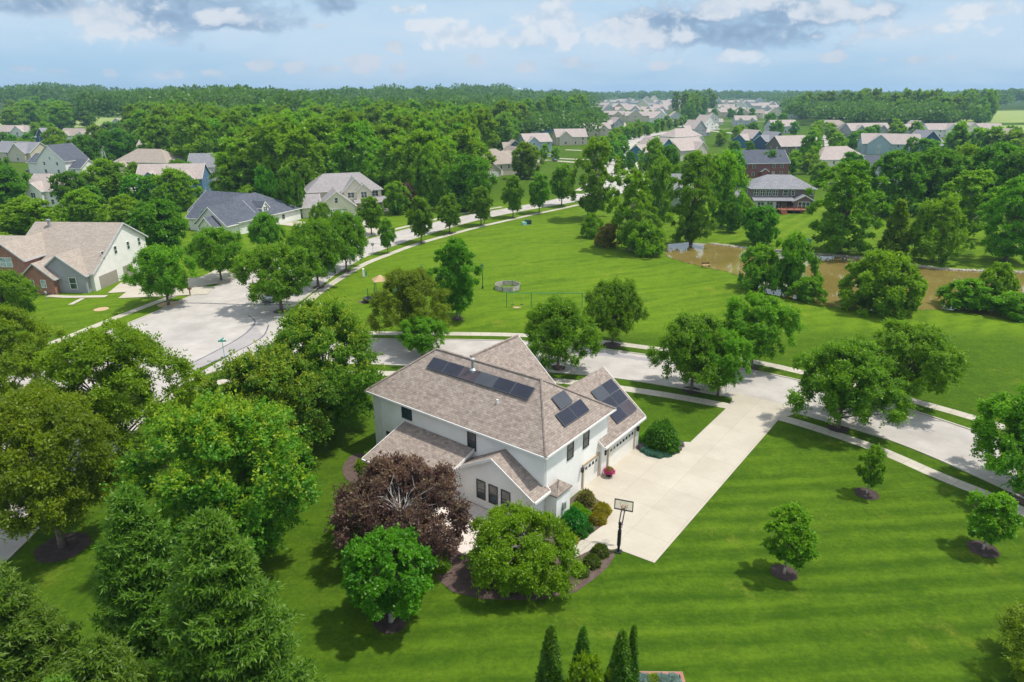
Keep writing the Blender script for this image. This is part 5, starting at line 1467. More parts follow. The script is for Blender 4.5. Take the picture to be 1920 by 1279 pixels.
# main house plot: local frame u (along the long front), w (towards the street)
HO = (2.56, 47.18); HA = (.607, .795); HC = (.795, -.607)
def HW(u, w_): return (HO[0] + u * HC[0] + w_ * HA[0], HO[1] + u * HC[1] + w_ * HA[1])
HROT = math.atan2(HC[1], HC[0])
def hflat(name, pts, z, mat, rows=None, smooth=0):
    if smooth: pts = catmull(list(pts) + [pts[0]], smooth)[:-1]
    mb = MB(); mb.poly([(p[0], p[1], z) for p in pts])
    if mb_area(pts) < 0: mb.f[0] = tuple(reversed(mb.f[0]))
    o = mb.build(name, mat, None, loc=(HO[0], HO[1], 0), rz=HROT)
    return tag(o, kind='structure')


hflat('driveway', [(-.3, 5.8), (1.2, 5.6), (3.0, 5.15), (3.8, 4.15), (4.15, 2.8), (3.96, .8), (3.85, -.05), (6.2, .15), (6.5, .5), (9.55, .75), (9.45, 30.5), (10.3, 32.6), (10.9, 34.6), (2.9, 34.2), (3.6, 32.4), (3.95, 30.4), (4.0, 19.9), (3.5, 19.6), (3.65, 18.0), (3.3, 15.7), (2.4, 14.95), (1.4, 15.0), (.05, 15.9), (.05, 9.9), (-.3, 9.9)], .034, DRIVE)
hflat('mulch_bed', [(.0, 6.2), (1.3, 5.8), (3.1, 5.3), (4.0, 4.2), (4.3, 2.8), (4.0, .8), (3.9, .0), (6.3, .2), (6.8, -.3), (7.0, -1.6), (6.95, -3.1), (6.6, -5.4), (4.8, -7.9), (1.8, -10.0), (-.3, -10.7), (-1.9, -10.4), (-4.5, -9.2), (-7.4, -7.6), (-8.9, -5.6), (-9.7, -3.5), (-9.4, -1), (-4, 0), (0, .2)], .028, MULCH)
hflat('path', [(3.8, -.1), (5.05, .1), (4.9, -1.1), (4.5, -2.3), (3.2, -3.2), (1.2, -3.6), (1.0, -2.5), (2.7, -2.0), (3.6, -1.2)], .031, WALK)
hflat('patio', [(-8.6, -1.5), (-1.5, -1.5), (-.7, -4.0), (-2.2, -7.1), (-6.2, -6.9), (-8.6, -5.2)], .033, PATIO)
hflat('mulch_bed', [(-20.3, -1.2), (-16.2, -1.2), (-15.9, -4.6), (-17.4, -5.6), (-19.5, -4.6), (-20.8, -2.6)], .028, MULCH, smooth=5)
hflat('mulch_bed', [(.2, 15.6), (1.4, 14.9), (2.5, 14.85), (3.4, 15.6), (3.75, 18.0), (3.4, 19.6), (1.6, 20.4), (.2, 19.4)], .030, MULCHR)

# ------------------------------------------------------------ buildings
def gable_vol(wb, rb, tb, x0, x1, prof, ov=.45, wm=0, rm=0, axis='x', end=True, th=.16, z0=0.0):
    """box with a roof whose section across is prof [(y, z), ...]; ridge along x (or along y if axis is 'y')"""
    def T(x, y, z):
        return (x, y, z) if axis == 'x' else (y, x, z)
    def fix(mb, bot, top, mi):
        if axis == 'y':
            bot, top = list(reversed(bot)), list(reversed(top))
        mb.solid(bot, top, mi)
    sec = [(prof[0][0], z0)] + [(y, z) for y, z in prof] + [(prof[-1][0], z0)]
    # walls: closed prism extruded along x
    bot = [T(x0, y, z) for y, z in sec]; top = [T(x1, y, z) for y, z in sec]
    if axis == 'x': bot, top = bot[::-1], top[::-1]
    # orientation: bottom face normal must point to -x
    wb.solid(bot, top, wm)
    n = len(prof)
    for i in range(n - 1):
        (ya, za), (yb, zb) = prof[i], prof[i + 1]
        sl = (zb - za) / (yb - ya)
        if i == 0: ya2, za2 = ya - ov, za - ov * sl
        else: ya2, za2 = ya, za
        if i == n - 2: yb2, zb2 = yb + ov, zb + ov * sl
        else: yb2, zb2 = yb, zb
        xa, xb = x0 - (ov * .8 if end else 0), x1 + (ov * .8 if end else 0)
        e = .012
        fix(rb, [T(xa, ya2, za2 - e), T(xb, ya2, za2 - e), T(xb, yb2, zb2 - e), T(xa, yb2, zb2 - e)],
            [T(xa, ya2, za2 + th), T(xb, ya2, za2 + th), T(xb, yb2, zb2 + th), T(xa, yb2, zb2 + th)], rm)
        if tb is not None and end:
            for X, s in ((xa, -1), (xb, 1)):
                X2 = X + s * .05
                lo, hi = min(X, X2), max(X, X2)
                fix(tb, [T(lo, ya2, za2 - .10), T(hi, ya2, za2 - .10), T(hi, yb2, zb2 - .10), T(lo, yb2, zb2 - .10)],
                    [T(lo, ya2, za2 + th + .02), T(hi, ya2, za2 + th + .02), T(hi, yb2, zb2 + th + .02), T(lo, yb2, zb2 + th + .02)], 0)
    if tb is not None:
        for (ya, za), (yb, zb), s in ((prof[0], prof[1], -1), (prof[-1], prof[-2], 1)):
            sl = (zb - za) / (yb - ya)
            y = ya + s * ov; z = za + s * ov * sl
            if abs(sl) < .02: continue
            if sl * s > 0: continue
            lo, hi = sorted((y, y + s * .12))
            fix(tb, [T(x0 - .3, lo, z - .08), T(x1 + .3, lo, z - .08), T(x1 + .3, hi, z - .08), T(x0 - .3, hi, z - .08)],
                [T(x0 - .3, lo, z + th - .03), T(x1 + .3, lo, z + th - .03), T(x1 + .3, hi, z + th - .03), T(x0 - .3, hi, z + th - .03)], 0)


def hip_vol(wb, rb, tb, x0, x1, y0, y1, ze, zr, hx=None, ov=.5, wm=0, rm=0, z0=0.0, axis='x', th=.16):
    wb.box(x0, x1, y0, y1, z0, ze, wm)
    X0, X1, Y0, Y1 = x0 - ov, x1 + ov, y0 - ov, y1 + ov
    if axis == 'x':
        ym = (Y0 + Y1) / 2; h = hx if hx else (Y1 - Y0) / 2
        A, B = (X0 + h, ym), (X1 - h, ym)
    else:
        xm = (X0 + X1) / 2; h = hx if hx else (X1 - X0) / 2
        A, B = (xm, Y0 + h), (xm, Y1 - h)
    z1 = ze - .03; z2 = ze + .10
    i = len(rb.v)
    rb.v += [(X0, Y0, z1), (X1, Y0, z1), (X1, Y1, z1), (X0, Y1, z1), (X0, Y0, z2), (X1, Y0, z2), (X1, Y1, z2), (X0, Y1, z2), (A[0], A[1], zr), (B[0], B[1], zr)]
    fs = [(3, 2, 1, 0), (0, 1, 5, 4), (1, 2, 6, 5), (2, 3, 7, 6), (3, 0, 4, 7)]
    if axis == 'x': fs += [(4, 5, 9, 8), (5, 6, 9), (6, 7, 8, 9), (7, 4, 8)]
    else: fs += [(4, 5, 8), (5, 6, 9, 8), (6, 7, 9), (7, 4, 8, 9)]
    for f in fs:
        rb.f.append(tuple(i + k for k in f)); rb.m.append(rm)
    if tb is not None:
        g = .07
        tb.box(X0 - g, X1 + g, Y0 - g, Y0 - .002, z1 - .06, z2 - .01)
        tb.box(X0 - g, X1 + g, Y1 + .002, Y1 + g, z1 - .06, z2 - .01)
        tb.box(X0 - g, X0 - .002, Y0, Y1, z1 - .06, z2 - .01)
        tb.box(X1 + .002, X1 + g, Y0, Y1, z1 - .06, z2 - .01)


WCACHE = {}
def window(parent, x, y, z, side, w=1.0, h=1.5, fr=None, gl=None, mull=1, bars=1, sub=True):
    """side: S faces -y, N +y, E +x, W -x; (x, y, z) is the centre on the wall surface"""
    fr = fr or WHITE; gl = gl or GLASS
    key = (w, h, fr.name, gl.name, mull, bars)
    if key not in WCACHE:
        f = MB(); t = .07 if w < 1.6 else .09
        f.box(-w / 2, -w / 2 + t, -.07, .02, -h / 2, h / 2)
        f.box(w / 2 - t, w / 2, -.07, .02, -h / 2, h / 2)
        f.box(-w / 2 + t, w / 2 - t, -.07, .02, -h / 2, -h / 2 + t)
        f.box(-w / 2 + t, w / 2 - t, -.07, .02, h / 2 - t, h / 2)
        for k in range(1, mull):
            xx = -w / 2 + w * k / mull
            f.box(xx - .05, xx + .05, -.065, .02, -h / 2 + t, h / 2 - t)
        if bars:
            f.box(-w / 2 + t, w / 2 - t, -.05, .015, -.03, .03)
        p = MB(); p.box(-w / 2 + .02, w / 2 - .02, -.03, .012, -h / 2 + .02, h / 2 - .02)
        if not sub:
            n = len(f.v)
            f.v += p.v; f.f += [tuple(k + n for k in q) for q in p.f]; f.m += [1] * len(p.f)
            WCACHE[key] = (f.mesh('window', [fr, gl]), None)
        else:
            WCACHE[key] = (f.mesh('window', fr), p.mesh('pane', gl))
    fm, pm = WCACHE[key]
    rz = {'S': 0, 'E': math.pi / 2, 'N': math.pi, 'W': -math.pi / 2}[side]
    o = inst('window', fm, parent, (x, y, z), (0, 0, rz))
    if pm: inst('pane', pm, o)
    return o


def garage_door(parent, x, y, side, w=4.8, h=2.2, mat=None, z=0.0, lights=True):
    key = ('gd', w, h, (mat or WHITE).name, lights)
    if key not in WCACHE:
        f = MB()
        for k in range(4):
            f.box(-w / 2, w / 2, -.05, .02, h * k / 4 + .012, h * (k + 1) / 4 - .012)
        f.box(-w / 2 + .01, w / 2 - .01, -.035, .015, .01, h - .01)
        g = MB()
        if lights:
            n = int(w / .6)
            g.box(-w / 2 + .12, w / 2 - .12, -.06, -.045, h * .80, h * .93)
            for k in range(n + 1):
                xx = -w / 2 + .1 + (w - .2) * k / n
                f.box(xx - .08, xx + .08, -.075, .0, h * .78, h * .95)
        WCACHE[key] = (f.mesh('garage_door', mat or WHITE), g.mesh('glazing', GLASS) if lights else None)
    a, b = WCACHE[key]
    rz = {'S': 0, 'E': math.pi / 2, 'N': math.pi, 'W': -math.pi / 2}[side]
    o = inst('garage_door', a, parent, (x, y, z), (0, 0, rz))
    if b: inst('glazing', b, o)
    return o


# ---- the main house, in its own frame
LBL = 'big white house with brown shingle hip roof and rows of solar panels'
H = empty('main_house', (HO[0], HO[1], 0), HROT, LBL, 'house')
wb, rb, tb = MB(), MB(), MB()
hip_vol(wb, rb, tb, -20.1, -.12, .15, 10.2, 6.1, 9.75, 4.3, .45)
# street-side cross gable
gable_vol(wb, rb, tb, 5.5, 12.6, [(-16.6, 5.9), (-12.35, 9.62), (-8.1, 5.9)], .45, axis='y')
wb.build('wall', STUCCO, H); rb.build('roof', SR['main'], H); tb.build('gutter', WHITE, H)
# ridge and hip caps
cap = MB()
for a, b in (((-16.25, 5.175, 9.76), (-4.0, 5.175, 9.76)), ((-4.0, 5.175, 9.76), (.33, -.28, 6.2)), ((-4.0, 5.175, 9.76), (.33, 10.62, 6.2)), ((-16.25, 5.175, 9.76), (-20.5, -.28, 6.2)), ((-12.35, 5.6, 9.79), (-12.35, 12.9, 9.79))):
    cap.bar(a, b, .13, 0, 6)
cap.build('ridge_cap', SR['main'], H)
# garage wing
wb, rb, tb = MB(), MB(), MB()
gable_vol(wb, rb, tb, 9.0, 16.2, [(-8.9, 3.4), (-4.4, 7.0), (.1, 3.4)], .45, axis='y')
wb.build('garage_wall', STUCCO, H); rb.build('garage_roof', SR['main'], H); tb.build('garage_trim', WHITE, H)
# single-storey lean-to along the back
wb, rb, tb = MB(), MB(), MB()
gable_vol(wb, rb, tb, -15.6, -7.7, [(-4.7, 2.62), (.14, 4.02)], .38)
wb.build('lean_to_wall', STUCCO, H); rb.build('lean_to_roof', SR['main'], H); tb.build('lean_to_trim', WHITE, H)
# gabled room
wb, rb, tb = MB(), MB(), MB()
gable_vol(wb, rb, tb, -1.45, .13, [(-7.9, 2.95), (-4.0, 5.15), (-.12, 2.95)], .42, axis='y')
wb.build('gable_room_wall', STUCCO, H); rb.build('gable_room_roof', SR['main'], H); tb.build('gable_room_trim', WHITE, H)
# little bump-out on the drive side
wb, rb, tb = MB(), MB(), MB()
hip_vol(wb, rb, None, -.11, 1.0, .35, 2.35, 2.55, 3.5, .75, .12)
wb.build('bump_out_wall', STUCCO, H); rb.build('bump_out_roof', SR['main'], H)
mt = MB(); mt.box(1.0, 1.2, 1.2, 1.5, 1.0, 1.6); mt.bar((1.1, 1.35, 0), (1.1, 1.35, 1.0), .03)
mt.build('meter_box', GREY, H)
# windows
Kw = dict(fr=DARKF)
window(H, -15.5, .15, 5.15, 'S', 1.3, 1.25, mull=2, bars=0, **Kw)
window(H, -7.65, .15, 4.85, 'S', .95, 1.75, **Kw)
window(H, -18.1, .15, 1.9, 'S', .7, 1.0, **Kw)
for x in (-5.35, -4.05, -2.75): window(H, x, -1.45, 1.72, 'S', .95, 1.75, **Kw)
window(H, -.12, 3.95, 4.85, 'E', .95, 1.7, **Kw)
window(H, -.12, 6.45, 4.85, 'E', .95, 1.7, **Kw)
for x in (-18.6, -6.0, -3.2): window(H, x, 10.2, 4.8, 'N', 1.0, 1.6, **Kw)
for x in (-14.2, -10.5): window(H, x, 12.6, 4.6, 'N', 1.2, 1.7, **Kw)
for y in (3.0, 7.2): window(H, -20.1, y, 4.6, 'W', 1.0, 1.6, **Kw)
window(H, -13.8, -4.7, 1.4, 'S', 1.6, 1.3, mull=2, **Kw); window(H, -10.4, -4.7, 1.4, 'S', 1.6, 1.3, mull=2, **Kw)
garage_door(H, -.12, 7.45, 'E', 2.5, 2.15, DOORW)
garage_door(H, .1, 12.65, 'E', 4.9, 2.25, DOORW)
tr = MB()
for y0, y1, x in ((6.02, 6.2, -.1), (8.7, 8.88, -.1)): tr.box(x - .02, x + .10, y0, y1, 0, 2.3)
tr.box(-.12, 0, 6.02, 8.88, 2.3, 2.48)
for y0, y1 in ((10.0, 10.17), (15.13, 15.35)): tr.box(.08, .22, y0, y1, 0, 2.4)
tr.box(.08, .22, 10.0, 15.35, 2.4, 2.58)
tr.build('door_frame', TAN, H)
for x, y in ((-.02, 5.75), (.02, 9.6), (.2, 15.6)):
    l = MB(); l.box(x, x + .2, y - .1, y + .1, 1.9, 2.3); l.box(x, x + .26, y - .13, y + .13, 2.3, 2.36)
    l.build('wall_lamp', BLACK, H)
for q in (((-18.95, .08, 0), (-18.95, .08, 6.0)), ((-.03, .32, .3), (-.03, .32, 6.0)), ((.18, 15.95, 0), (.18, 15.95, 3.3)), ((-.28, 10.1, 3.5), (-.05, 10.14, 6.0))):
    dp = MB(); dp.bar(q[0], q[1], .05); dp.build('downpipe', WHITE, H)
# flue and vents
v = MB(); v.lathe([(.34, 9.0), (.30, 9.35), (.13, 9.5), (.13, 10.25), (.24, 10.3), (.24, 10.42), (.05, 10.5)], 12, -10.8, 4.1)
v.build('flue', GREY, H)
v = MB(); v.lathe([(.10, 7.6), (.10, 8.25), (.06, 8.27)], 10, -6.55, 2.3); v.build('vent_pipe', WHITE, H)
v = MB(); v.lathe([(.07, 7.1), (.07, 7.45)], 8, -1.2, 8.4); v.build('vent_pipe', WHITE, H)


def panel(lx, ly, lz, w, h, slope, rz, mat):
    """solar panel lying on a slope; rz is the downhill direction's turn"""
    f = MB(); f.box(-w / 2, w / 2, -h / 2, h / 2, 0, .045)
    o = f.build('solar_panel', ALU, H)
    o.matrix_local = Matrix.Translation((lx, ly, lz)) @ Matrix.Rotation(rz, 4, 'Z') @ Matrix.Rotation(slope, 4, 'X')
    c = MB(); c.box(-w / 2 + .035, w / 2 - .035, -h / 2 + .035, h / 2 - .035, .046, .052)
    c.build('cells', mat, o)


s1 = math.atan(3.52 / 5.5)
mats7 = [PANEL, PANEL, PANELB, PANELG, PANEL, PANEL]
for k in range(6):
    u = -14.8 + k * 1.97
    w_ = 3.72
    panel(u, w_, 6.20 + (w_ + .3) * 3.56 / 5.48 + .16, 1.93, 1.28, s1, 0, mats7[k])
s2 = math.atan(3.55 / 4.3)
def hipz(u): return 6.2 + (.33 - u) * 3.55 / 4.33
for (u, w_, m_, a, b) in ((-.98, 4.55, PANEL, 1.93, 1.28), (-.98, 6.52, PANEL, 1.93, 1.28), (-2.05, 5.5, PANELG, 1.93, 1.28)):
    panel(u, w_, hipz(u) + .15 + (.03 if m_ is PANELG else 0), a, b, s2, math.pi / 2, m_)
s3 = math.atan(3.6 / 4.5)
def garz(u): return 3.4 + (.1 - u) * .8 + .17
for (u, w_, m_) in ((-2.72, 13.15, PANELG), (-2.72, 15.10, PANEL), (-1.70, 13.15, PANEL), (-1.70, 15.10, PANEL), (-.68, 13.15, PANEL), (-.68, 15.10, PANELB)):
    panel(u, w_, garz(u) + .12, 1.93, 1.27, s3, math.pi / 2, m_)

# ---- the brick-fronted house across the wide road
B = empty('brick_house', (-72.8, 115.3, 0), R(-3), 'two storey house with red brick gables and a white side wall with garage doors', 'house')
wb, rb, tb = MB(), MB(), MB()
gable_vol(wb, rb, tb, -15.9, 0, [(0, 3.4), (10.6, 10.0), (17.2, 6.3)], .5)
wb.build('wall', SW['white'], B); rb.build('roof', SR['tan'], B); tb.build('trim', SW['lgrey'], B)
wb, rb, tb = MB(), MB(), MB()
gable_vol(wb, rb, tb, -1.2, 6, [(-9.2, 3.2), (-4.95, 6.5), (-.7, 3.2)], .33, axis='y')
wb.build('grey_gable_wall', SW['grey'], B); rb.build('grey_gable_roof', SR['tan'], B); tb.build('grey_gable_trim', SW['lgrey'], B)
wb, rb, tb = MB(), MB(), MB()
gable_vol(wb, rb, tb, -2.4, 4, [(-11.2, 3.0), (-8.4, 5.4), (-5.6, 3.0)], .45, axis='y')
gable_vol(wb, rb, tb, -1.6, 8, [(-16.9, 6.0), (-13.8, 8.6), (-10.7, 6.0)], .45, axis='y')
gable_vol(wb, rb, tb, -1.2, 6, [(-23.2, 3.3), (-20.4, 5.7), (-17.6, 3.3)], .45, axis='y')
wb.build('brick_wall', SW['brick'], B); rb.build('gable_roof', SR['tan'], B); tb.build('gable_trim', SW['lgrey'], B)
wb, rb, tb = MB(), MB(), MB()
gable_vol(wb, rb, tb, -23.0, -15.6, [(.6, 4.4), (8.0, 7.9), (15.0, 4.4)], .45)
wb.build('side_wall', SW['grey'], B); rb.build('side_roof', SR['tan'], B); tb.build('side_trim', SW['lgrey'], B)
for y in (3.6, 7.4, 11.4, 15.0): window(B, 0, y, 5.6 + (0 if y < 4 else .1), 'E', .9, 1.5, sub=True)
garage_door(B, 0, 4.0, 'E', 5.2, 2.3, DOORG, lights=False); garage_door(B, 0, 10.0, 'E', 3.0, 2.3, DOORG, lights=False)
window(B, -13.8, -1.6, 5.4, 'S', 2.2, 1.7, gl=GLASSL, mull=2); window(B, -3.0, -1.2, 1.7, 'S', 1.3, 2.1)
window(B, -9.6, -2.4, 1.6, 'S', 1.1, 1.9); window(B, -7.4, -2.4, 1.9, 'S', .9, 1.4, gl=GLASSL)
window(B, -13.8, -1.6, 1.8, 'S', 1.8, 1.8, mull=2); window(B, -20.4, -1.2, 1.7, 'S', 1.6, 2.0, gl=GLASSL)
v = MB(); v.lathe([(.25, 8.5), (.25, 10.4), (.4, 10.5), (.4, 10.8)], 10, -13, 9.5); v.build('flue', GREY, B)

# ---- slate-roofed bungalow
S = empty('slate_roof_house', (-67.0, 163.5, 0), R(-22), 'low white house with a big dark slate roof and a white arched porch gable', 'house')
wb, rb, tb = MB(), MB(), MB()
hip_vol(wb, rb, tb, -16, 0, 2, 25, 3.0, 7.8, 8.0, .5, axis='y')
gable_vol(wb, rb, tb, -25, -8, [(11, 3.0), (18, 7.2), (25, 3.0)], .45)
wb.build('wall', SW['white'], S); rb.build('roof', SR['slate'], S); tb.build('trim', WHITE, S)
wb, rb, tb = MB(), MB(), MB()
gable_vol(wb, rb, tb, -2.0, 9, [(-9.6, 3.0), (-4.9, 6.9), (-.2, 3.0)], .45, axis='y')
wb.build('gable_wall', SW['white'], S); rb.build('gable_roof', SR['slate'], S); tb.build('gable_trim', WHITE, S)
wb, rb, tb = MB(), MB(), MB()
gable_vol(wb, rb, tb, -4.6, -2.0, [(-6.0, 2.9), (-3.9, 4.9), (-1.8, 2.9)], .35, axis='y', z0=2.5)
wb.build('porch_wall', SW['white'], S); rb.build('porch_roof', SR['slate'], S); tb.build('porch_trim', WHITE, S)
wb, rb, tb = MB(), MB(), MB()
gable_vol(wb, rb, tb, -19, -9, [(4.5, 2.9), (7.2, 4.8), (9.9, 2.9)], .4)
wb.build('side_gable_wall', SW['white'], S); rb.build('side_gable_roof', SR['slate'], S); tb.build('side_gable_trim', WHITE, S)
for x in (-5.8, -4.7, -3.1, -2.0):
    p = MB(); p.bar((x, -4.4, 0), (x, -4.4, 2.55), .16, 0, 8); p.build('porch_column', WHITE, S)
wb, rb, tb = MB(), MB(), MB()
gable_vol(wb, rb, tb, -5, -1.2, [(11.8, 5.0), (13, 6.3), (14.2, 5.0)], .25, z0=3.4)
wb.build('dormer_wall', SW['white'], S); rb.build('dormer_roof', SR['slate'], S); tb.build('dormer_trim', WHITE, S)
window(S, -1.2, 13, 4.6, 'E', 1.3, 1.1, mull=2)
window(S, -8.0, -2.0, 1.7, 'S', 1.6, 1.5, mull=2); window(S, -3.9, -2.0, 1.4, 'S', 1.6, 2.2, mull=2)
window(S, -12.5, 2, 1.7, 'S', 1.6, 1.5, mull=2)
for y in (6, 10, 18): window(S, 0, y, 1.8, 'E', 1.2, 1.3)
for y in (14.5, 20): window(S, -25, y, 1.8, 'W', 1.2, 1.3)

# ---- big cream house with wrapped porch
K = empty('cream_house', (-45.5, 196.0, 0), R(20), 'big cream house with grey lilac roof, white porch and a garage gable facing the road', 'house')
wb, rb, tb = MB(), MB(), MB()
hip_vol(wb, rb, tb, -11.5, 9.0, 3.5, 15.5, 6.0, 10.4, 5.5, .5)
gable_vol(wb, rb, tb, 2.2, 9, [(-2.0, 6.0), (1.4, 9.5), (4.8, 6.0)], .4, axis='y')
gable_vol(wb, rb, tb, 1.6, 4, [(1.6, 6.0), (3.7, 8.0), (5.8, 6.0)], .3, axis='y')
wb.build('wall', SW['cream'], K); rb.build('roof', SR['lil'], K); tb.build('trim', WHITE, K)
wb, rb, tb = MB(), MB(), MB()
gable_vol(wb, rb, tb, -4.5, 6, [(-9.8, 3.0), (-4.6, 7.0), (.2, 3.0)], .45, axis='y')
gable_vol(wb, rb, tb, -14.0, -9.0, [(-3, 3.0), (2.0, 5.6), (7, 3.0)], .45)
wb.build('garage_wall', SW['cream'], K); rb.build('garage_roof', SR['lil'], K); tb.build('garage_trim', WHITE, K)
rb, tb = MB(), MB()
rb.solid([(.6, -.8, 2.75), (11.4, -.8, 2.75), (11.4, 3.4, 3.9), (.6, 3.4, 3.9)], [(.6, -.8, 2.92), (11.4, -.8, 2.92), (11.4, 3.4, 4.07), (.6, 3.4, 4.07)])
rb.build('porch_roof', SR['lil'], K)
for x in (1.0, 3.4, 6.0, 8.6, 11.1):
    p = MB(); p.bar((x, -.5, 0), (x, -.5, 2.75), .13, 0, 6); p.build('porch_column', WHITE, K)
p = MB(); p.box(3.4, 11.1, -.55, -.45, .95, 1.05); p.box(3.4, 11.1, -.55, -.45, .35, .43)
for k in range(40): p.box(3.5 + k * .19, 3.54 + k * .19, -.53, -.47, .43, .95)
p.build('porch_rail', WHITE, K)
p = MB(); p.box(.6, 11.4, -.8, 3.45, 0, .35); p.build('porch_floor', WOOD, K)
garage_door(K, -4.8, -4.5, 'S', 5.2, 2.3, WHITE); window(K, -4.8, -4.5, 4.6, 'S', .9, 1.5)
window(K, .1, 2.2, 4.9, 'S', 1.9, 1.6, mull=2); window(K, 3.7, 1.6, 4.9, 'S', 1.7, 1.8, mull=2); window(K, 7.2, 3.5, 4.9, 'S', 1.9, 1.6, mull=2)
for x in (3.4, 6.4, 9.0 - .9): window(K, x, 3.5, 1.8, 'S', 1.4, 1.7)
for y in (6, 9.5, 13): window(K, 9.0, y, 4.8, 'E', 1.0, 1.5); 
for y in (7, 12): window(K, -11.5, y, 4.8, 'W', 1.0, 1.5)

# ---- grey house with the red deck, behind the pond
D = empty('deck_house', (75.5, 200.5, 0), R(-3), 'grey house with white window bands and a red wooden deck facing the pond', 'house')
wb, rb, tb = MB(), MB(), MB()
hip_vol(wb, rb, tb, -5.5, 12.5, 1.5, 13, 6.2, 9.6, 6, .5)
gable_vol(wb, rb, tb, -1.0, 4, [(6.0, 3.0), (9.0, 4.6), (12.0, 3.0)], .35, axis='y')
wb.build('wall', SW['brown'], D); rb.build('roof', SR['grey'], D); tb.build('trim', WHITE, D)
wb, rb, tb = MB(), MB(), MB()
hip_vol(wb, rb, tb, -11, -4.5, 5, 14, 3.2, 6.0, 3, .4)
wb.build('wing_wall', SW['grey'], D); rb.build('wing_roof', SR['grey'], D)
rb = MB(); rb.solid([(-5.5, -1.4, 3.0), (6.2, -1.4, 3.0), (6.2, 1.5, 3.75), (-5.5, 1.5, 3.75)], [(-5.5, -1.4, 3.15), (6.2, -1.4, 3.15), (6.2, 1.5, 3.9), (-5.5, 1.5, 3.9)])
rb.build('porch_roof', SR['grey'], D)
wb = MB(); wb.box(-4.8, 1.2, -.8, 1.5, 0, 3.0); wb.build('bay_wall', SW['lgrey'], D)
for x in (-4.2, -2.4, -.6, 1.3): window(D, x, 1.5, 5.0, 'S', 1.4, 1.7, mull=2)
for x in (4.2,): window(D, x, 1.5, 5.0, 'S', 1.4, 1.7)
window(D, -3.2, -.8, 1.7, 'S', 2.0, 2.0, mull=2); window(D, -.6, -.8, 1.7, 'S', 1.8, 2.0, mull=2)
window(D, 9, -1.0, 1.7, 'S', 3.4, 2.3, mull=3)
for x in (6.3, 11.7): window(D, x, 1.5, 5.0, 'S', 1.0, 1.4)
for x in (2.0, 4.2): window(D, x, 1.5, 1.6, 'S', 1.4, 2.0)
DK = MB()
DK.box(1.3, 9.0, -4.6, -1.05, .9, 1.02)
for x in (1.4, 3.3, 5.2, 7.1, 8.9):
    DK.box(x - .07, x + .07, -4.6, -4.46, -.2, 1.9)
DK.box(1.3, 9.0, -4.6, -4.5, 1.82, 1.92)
for k in range(36): DK.box(1.4 + k * .21, 1.44 + k * .21, -4.57, -4.53, 1.02, 1.82)
for k in range(6): DK.box(1.35, 3.0, -5.0 - k * .3, -4.62 - k * .3, .8 - k * .15, .86 - k * .15)
DK.build('deck', WOODR, D)

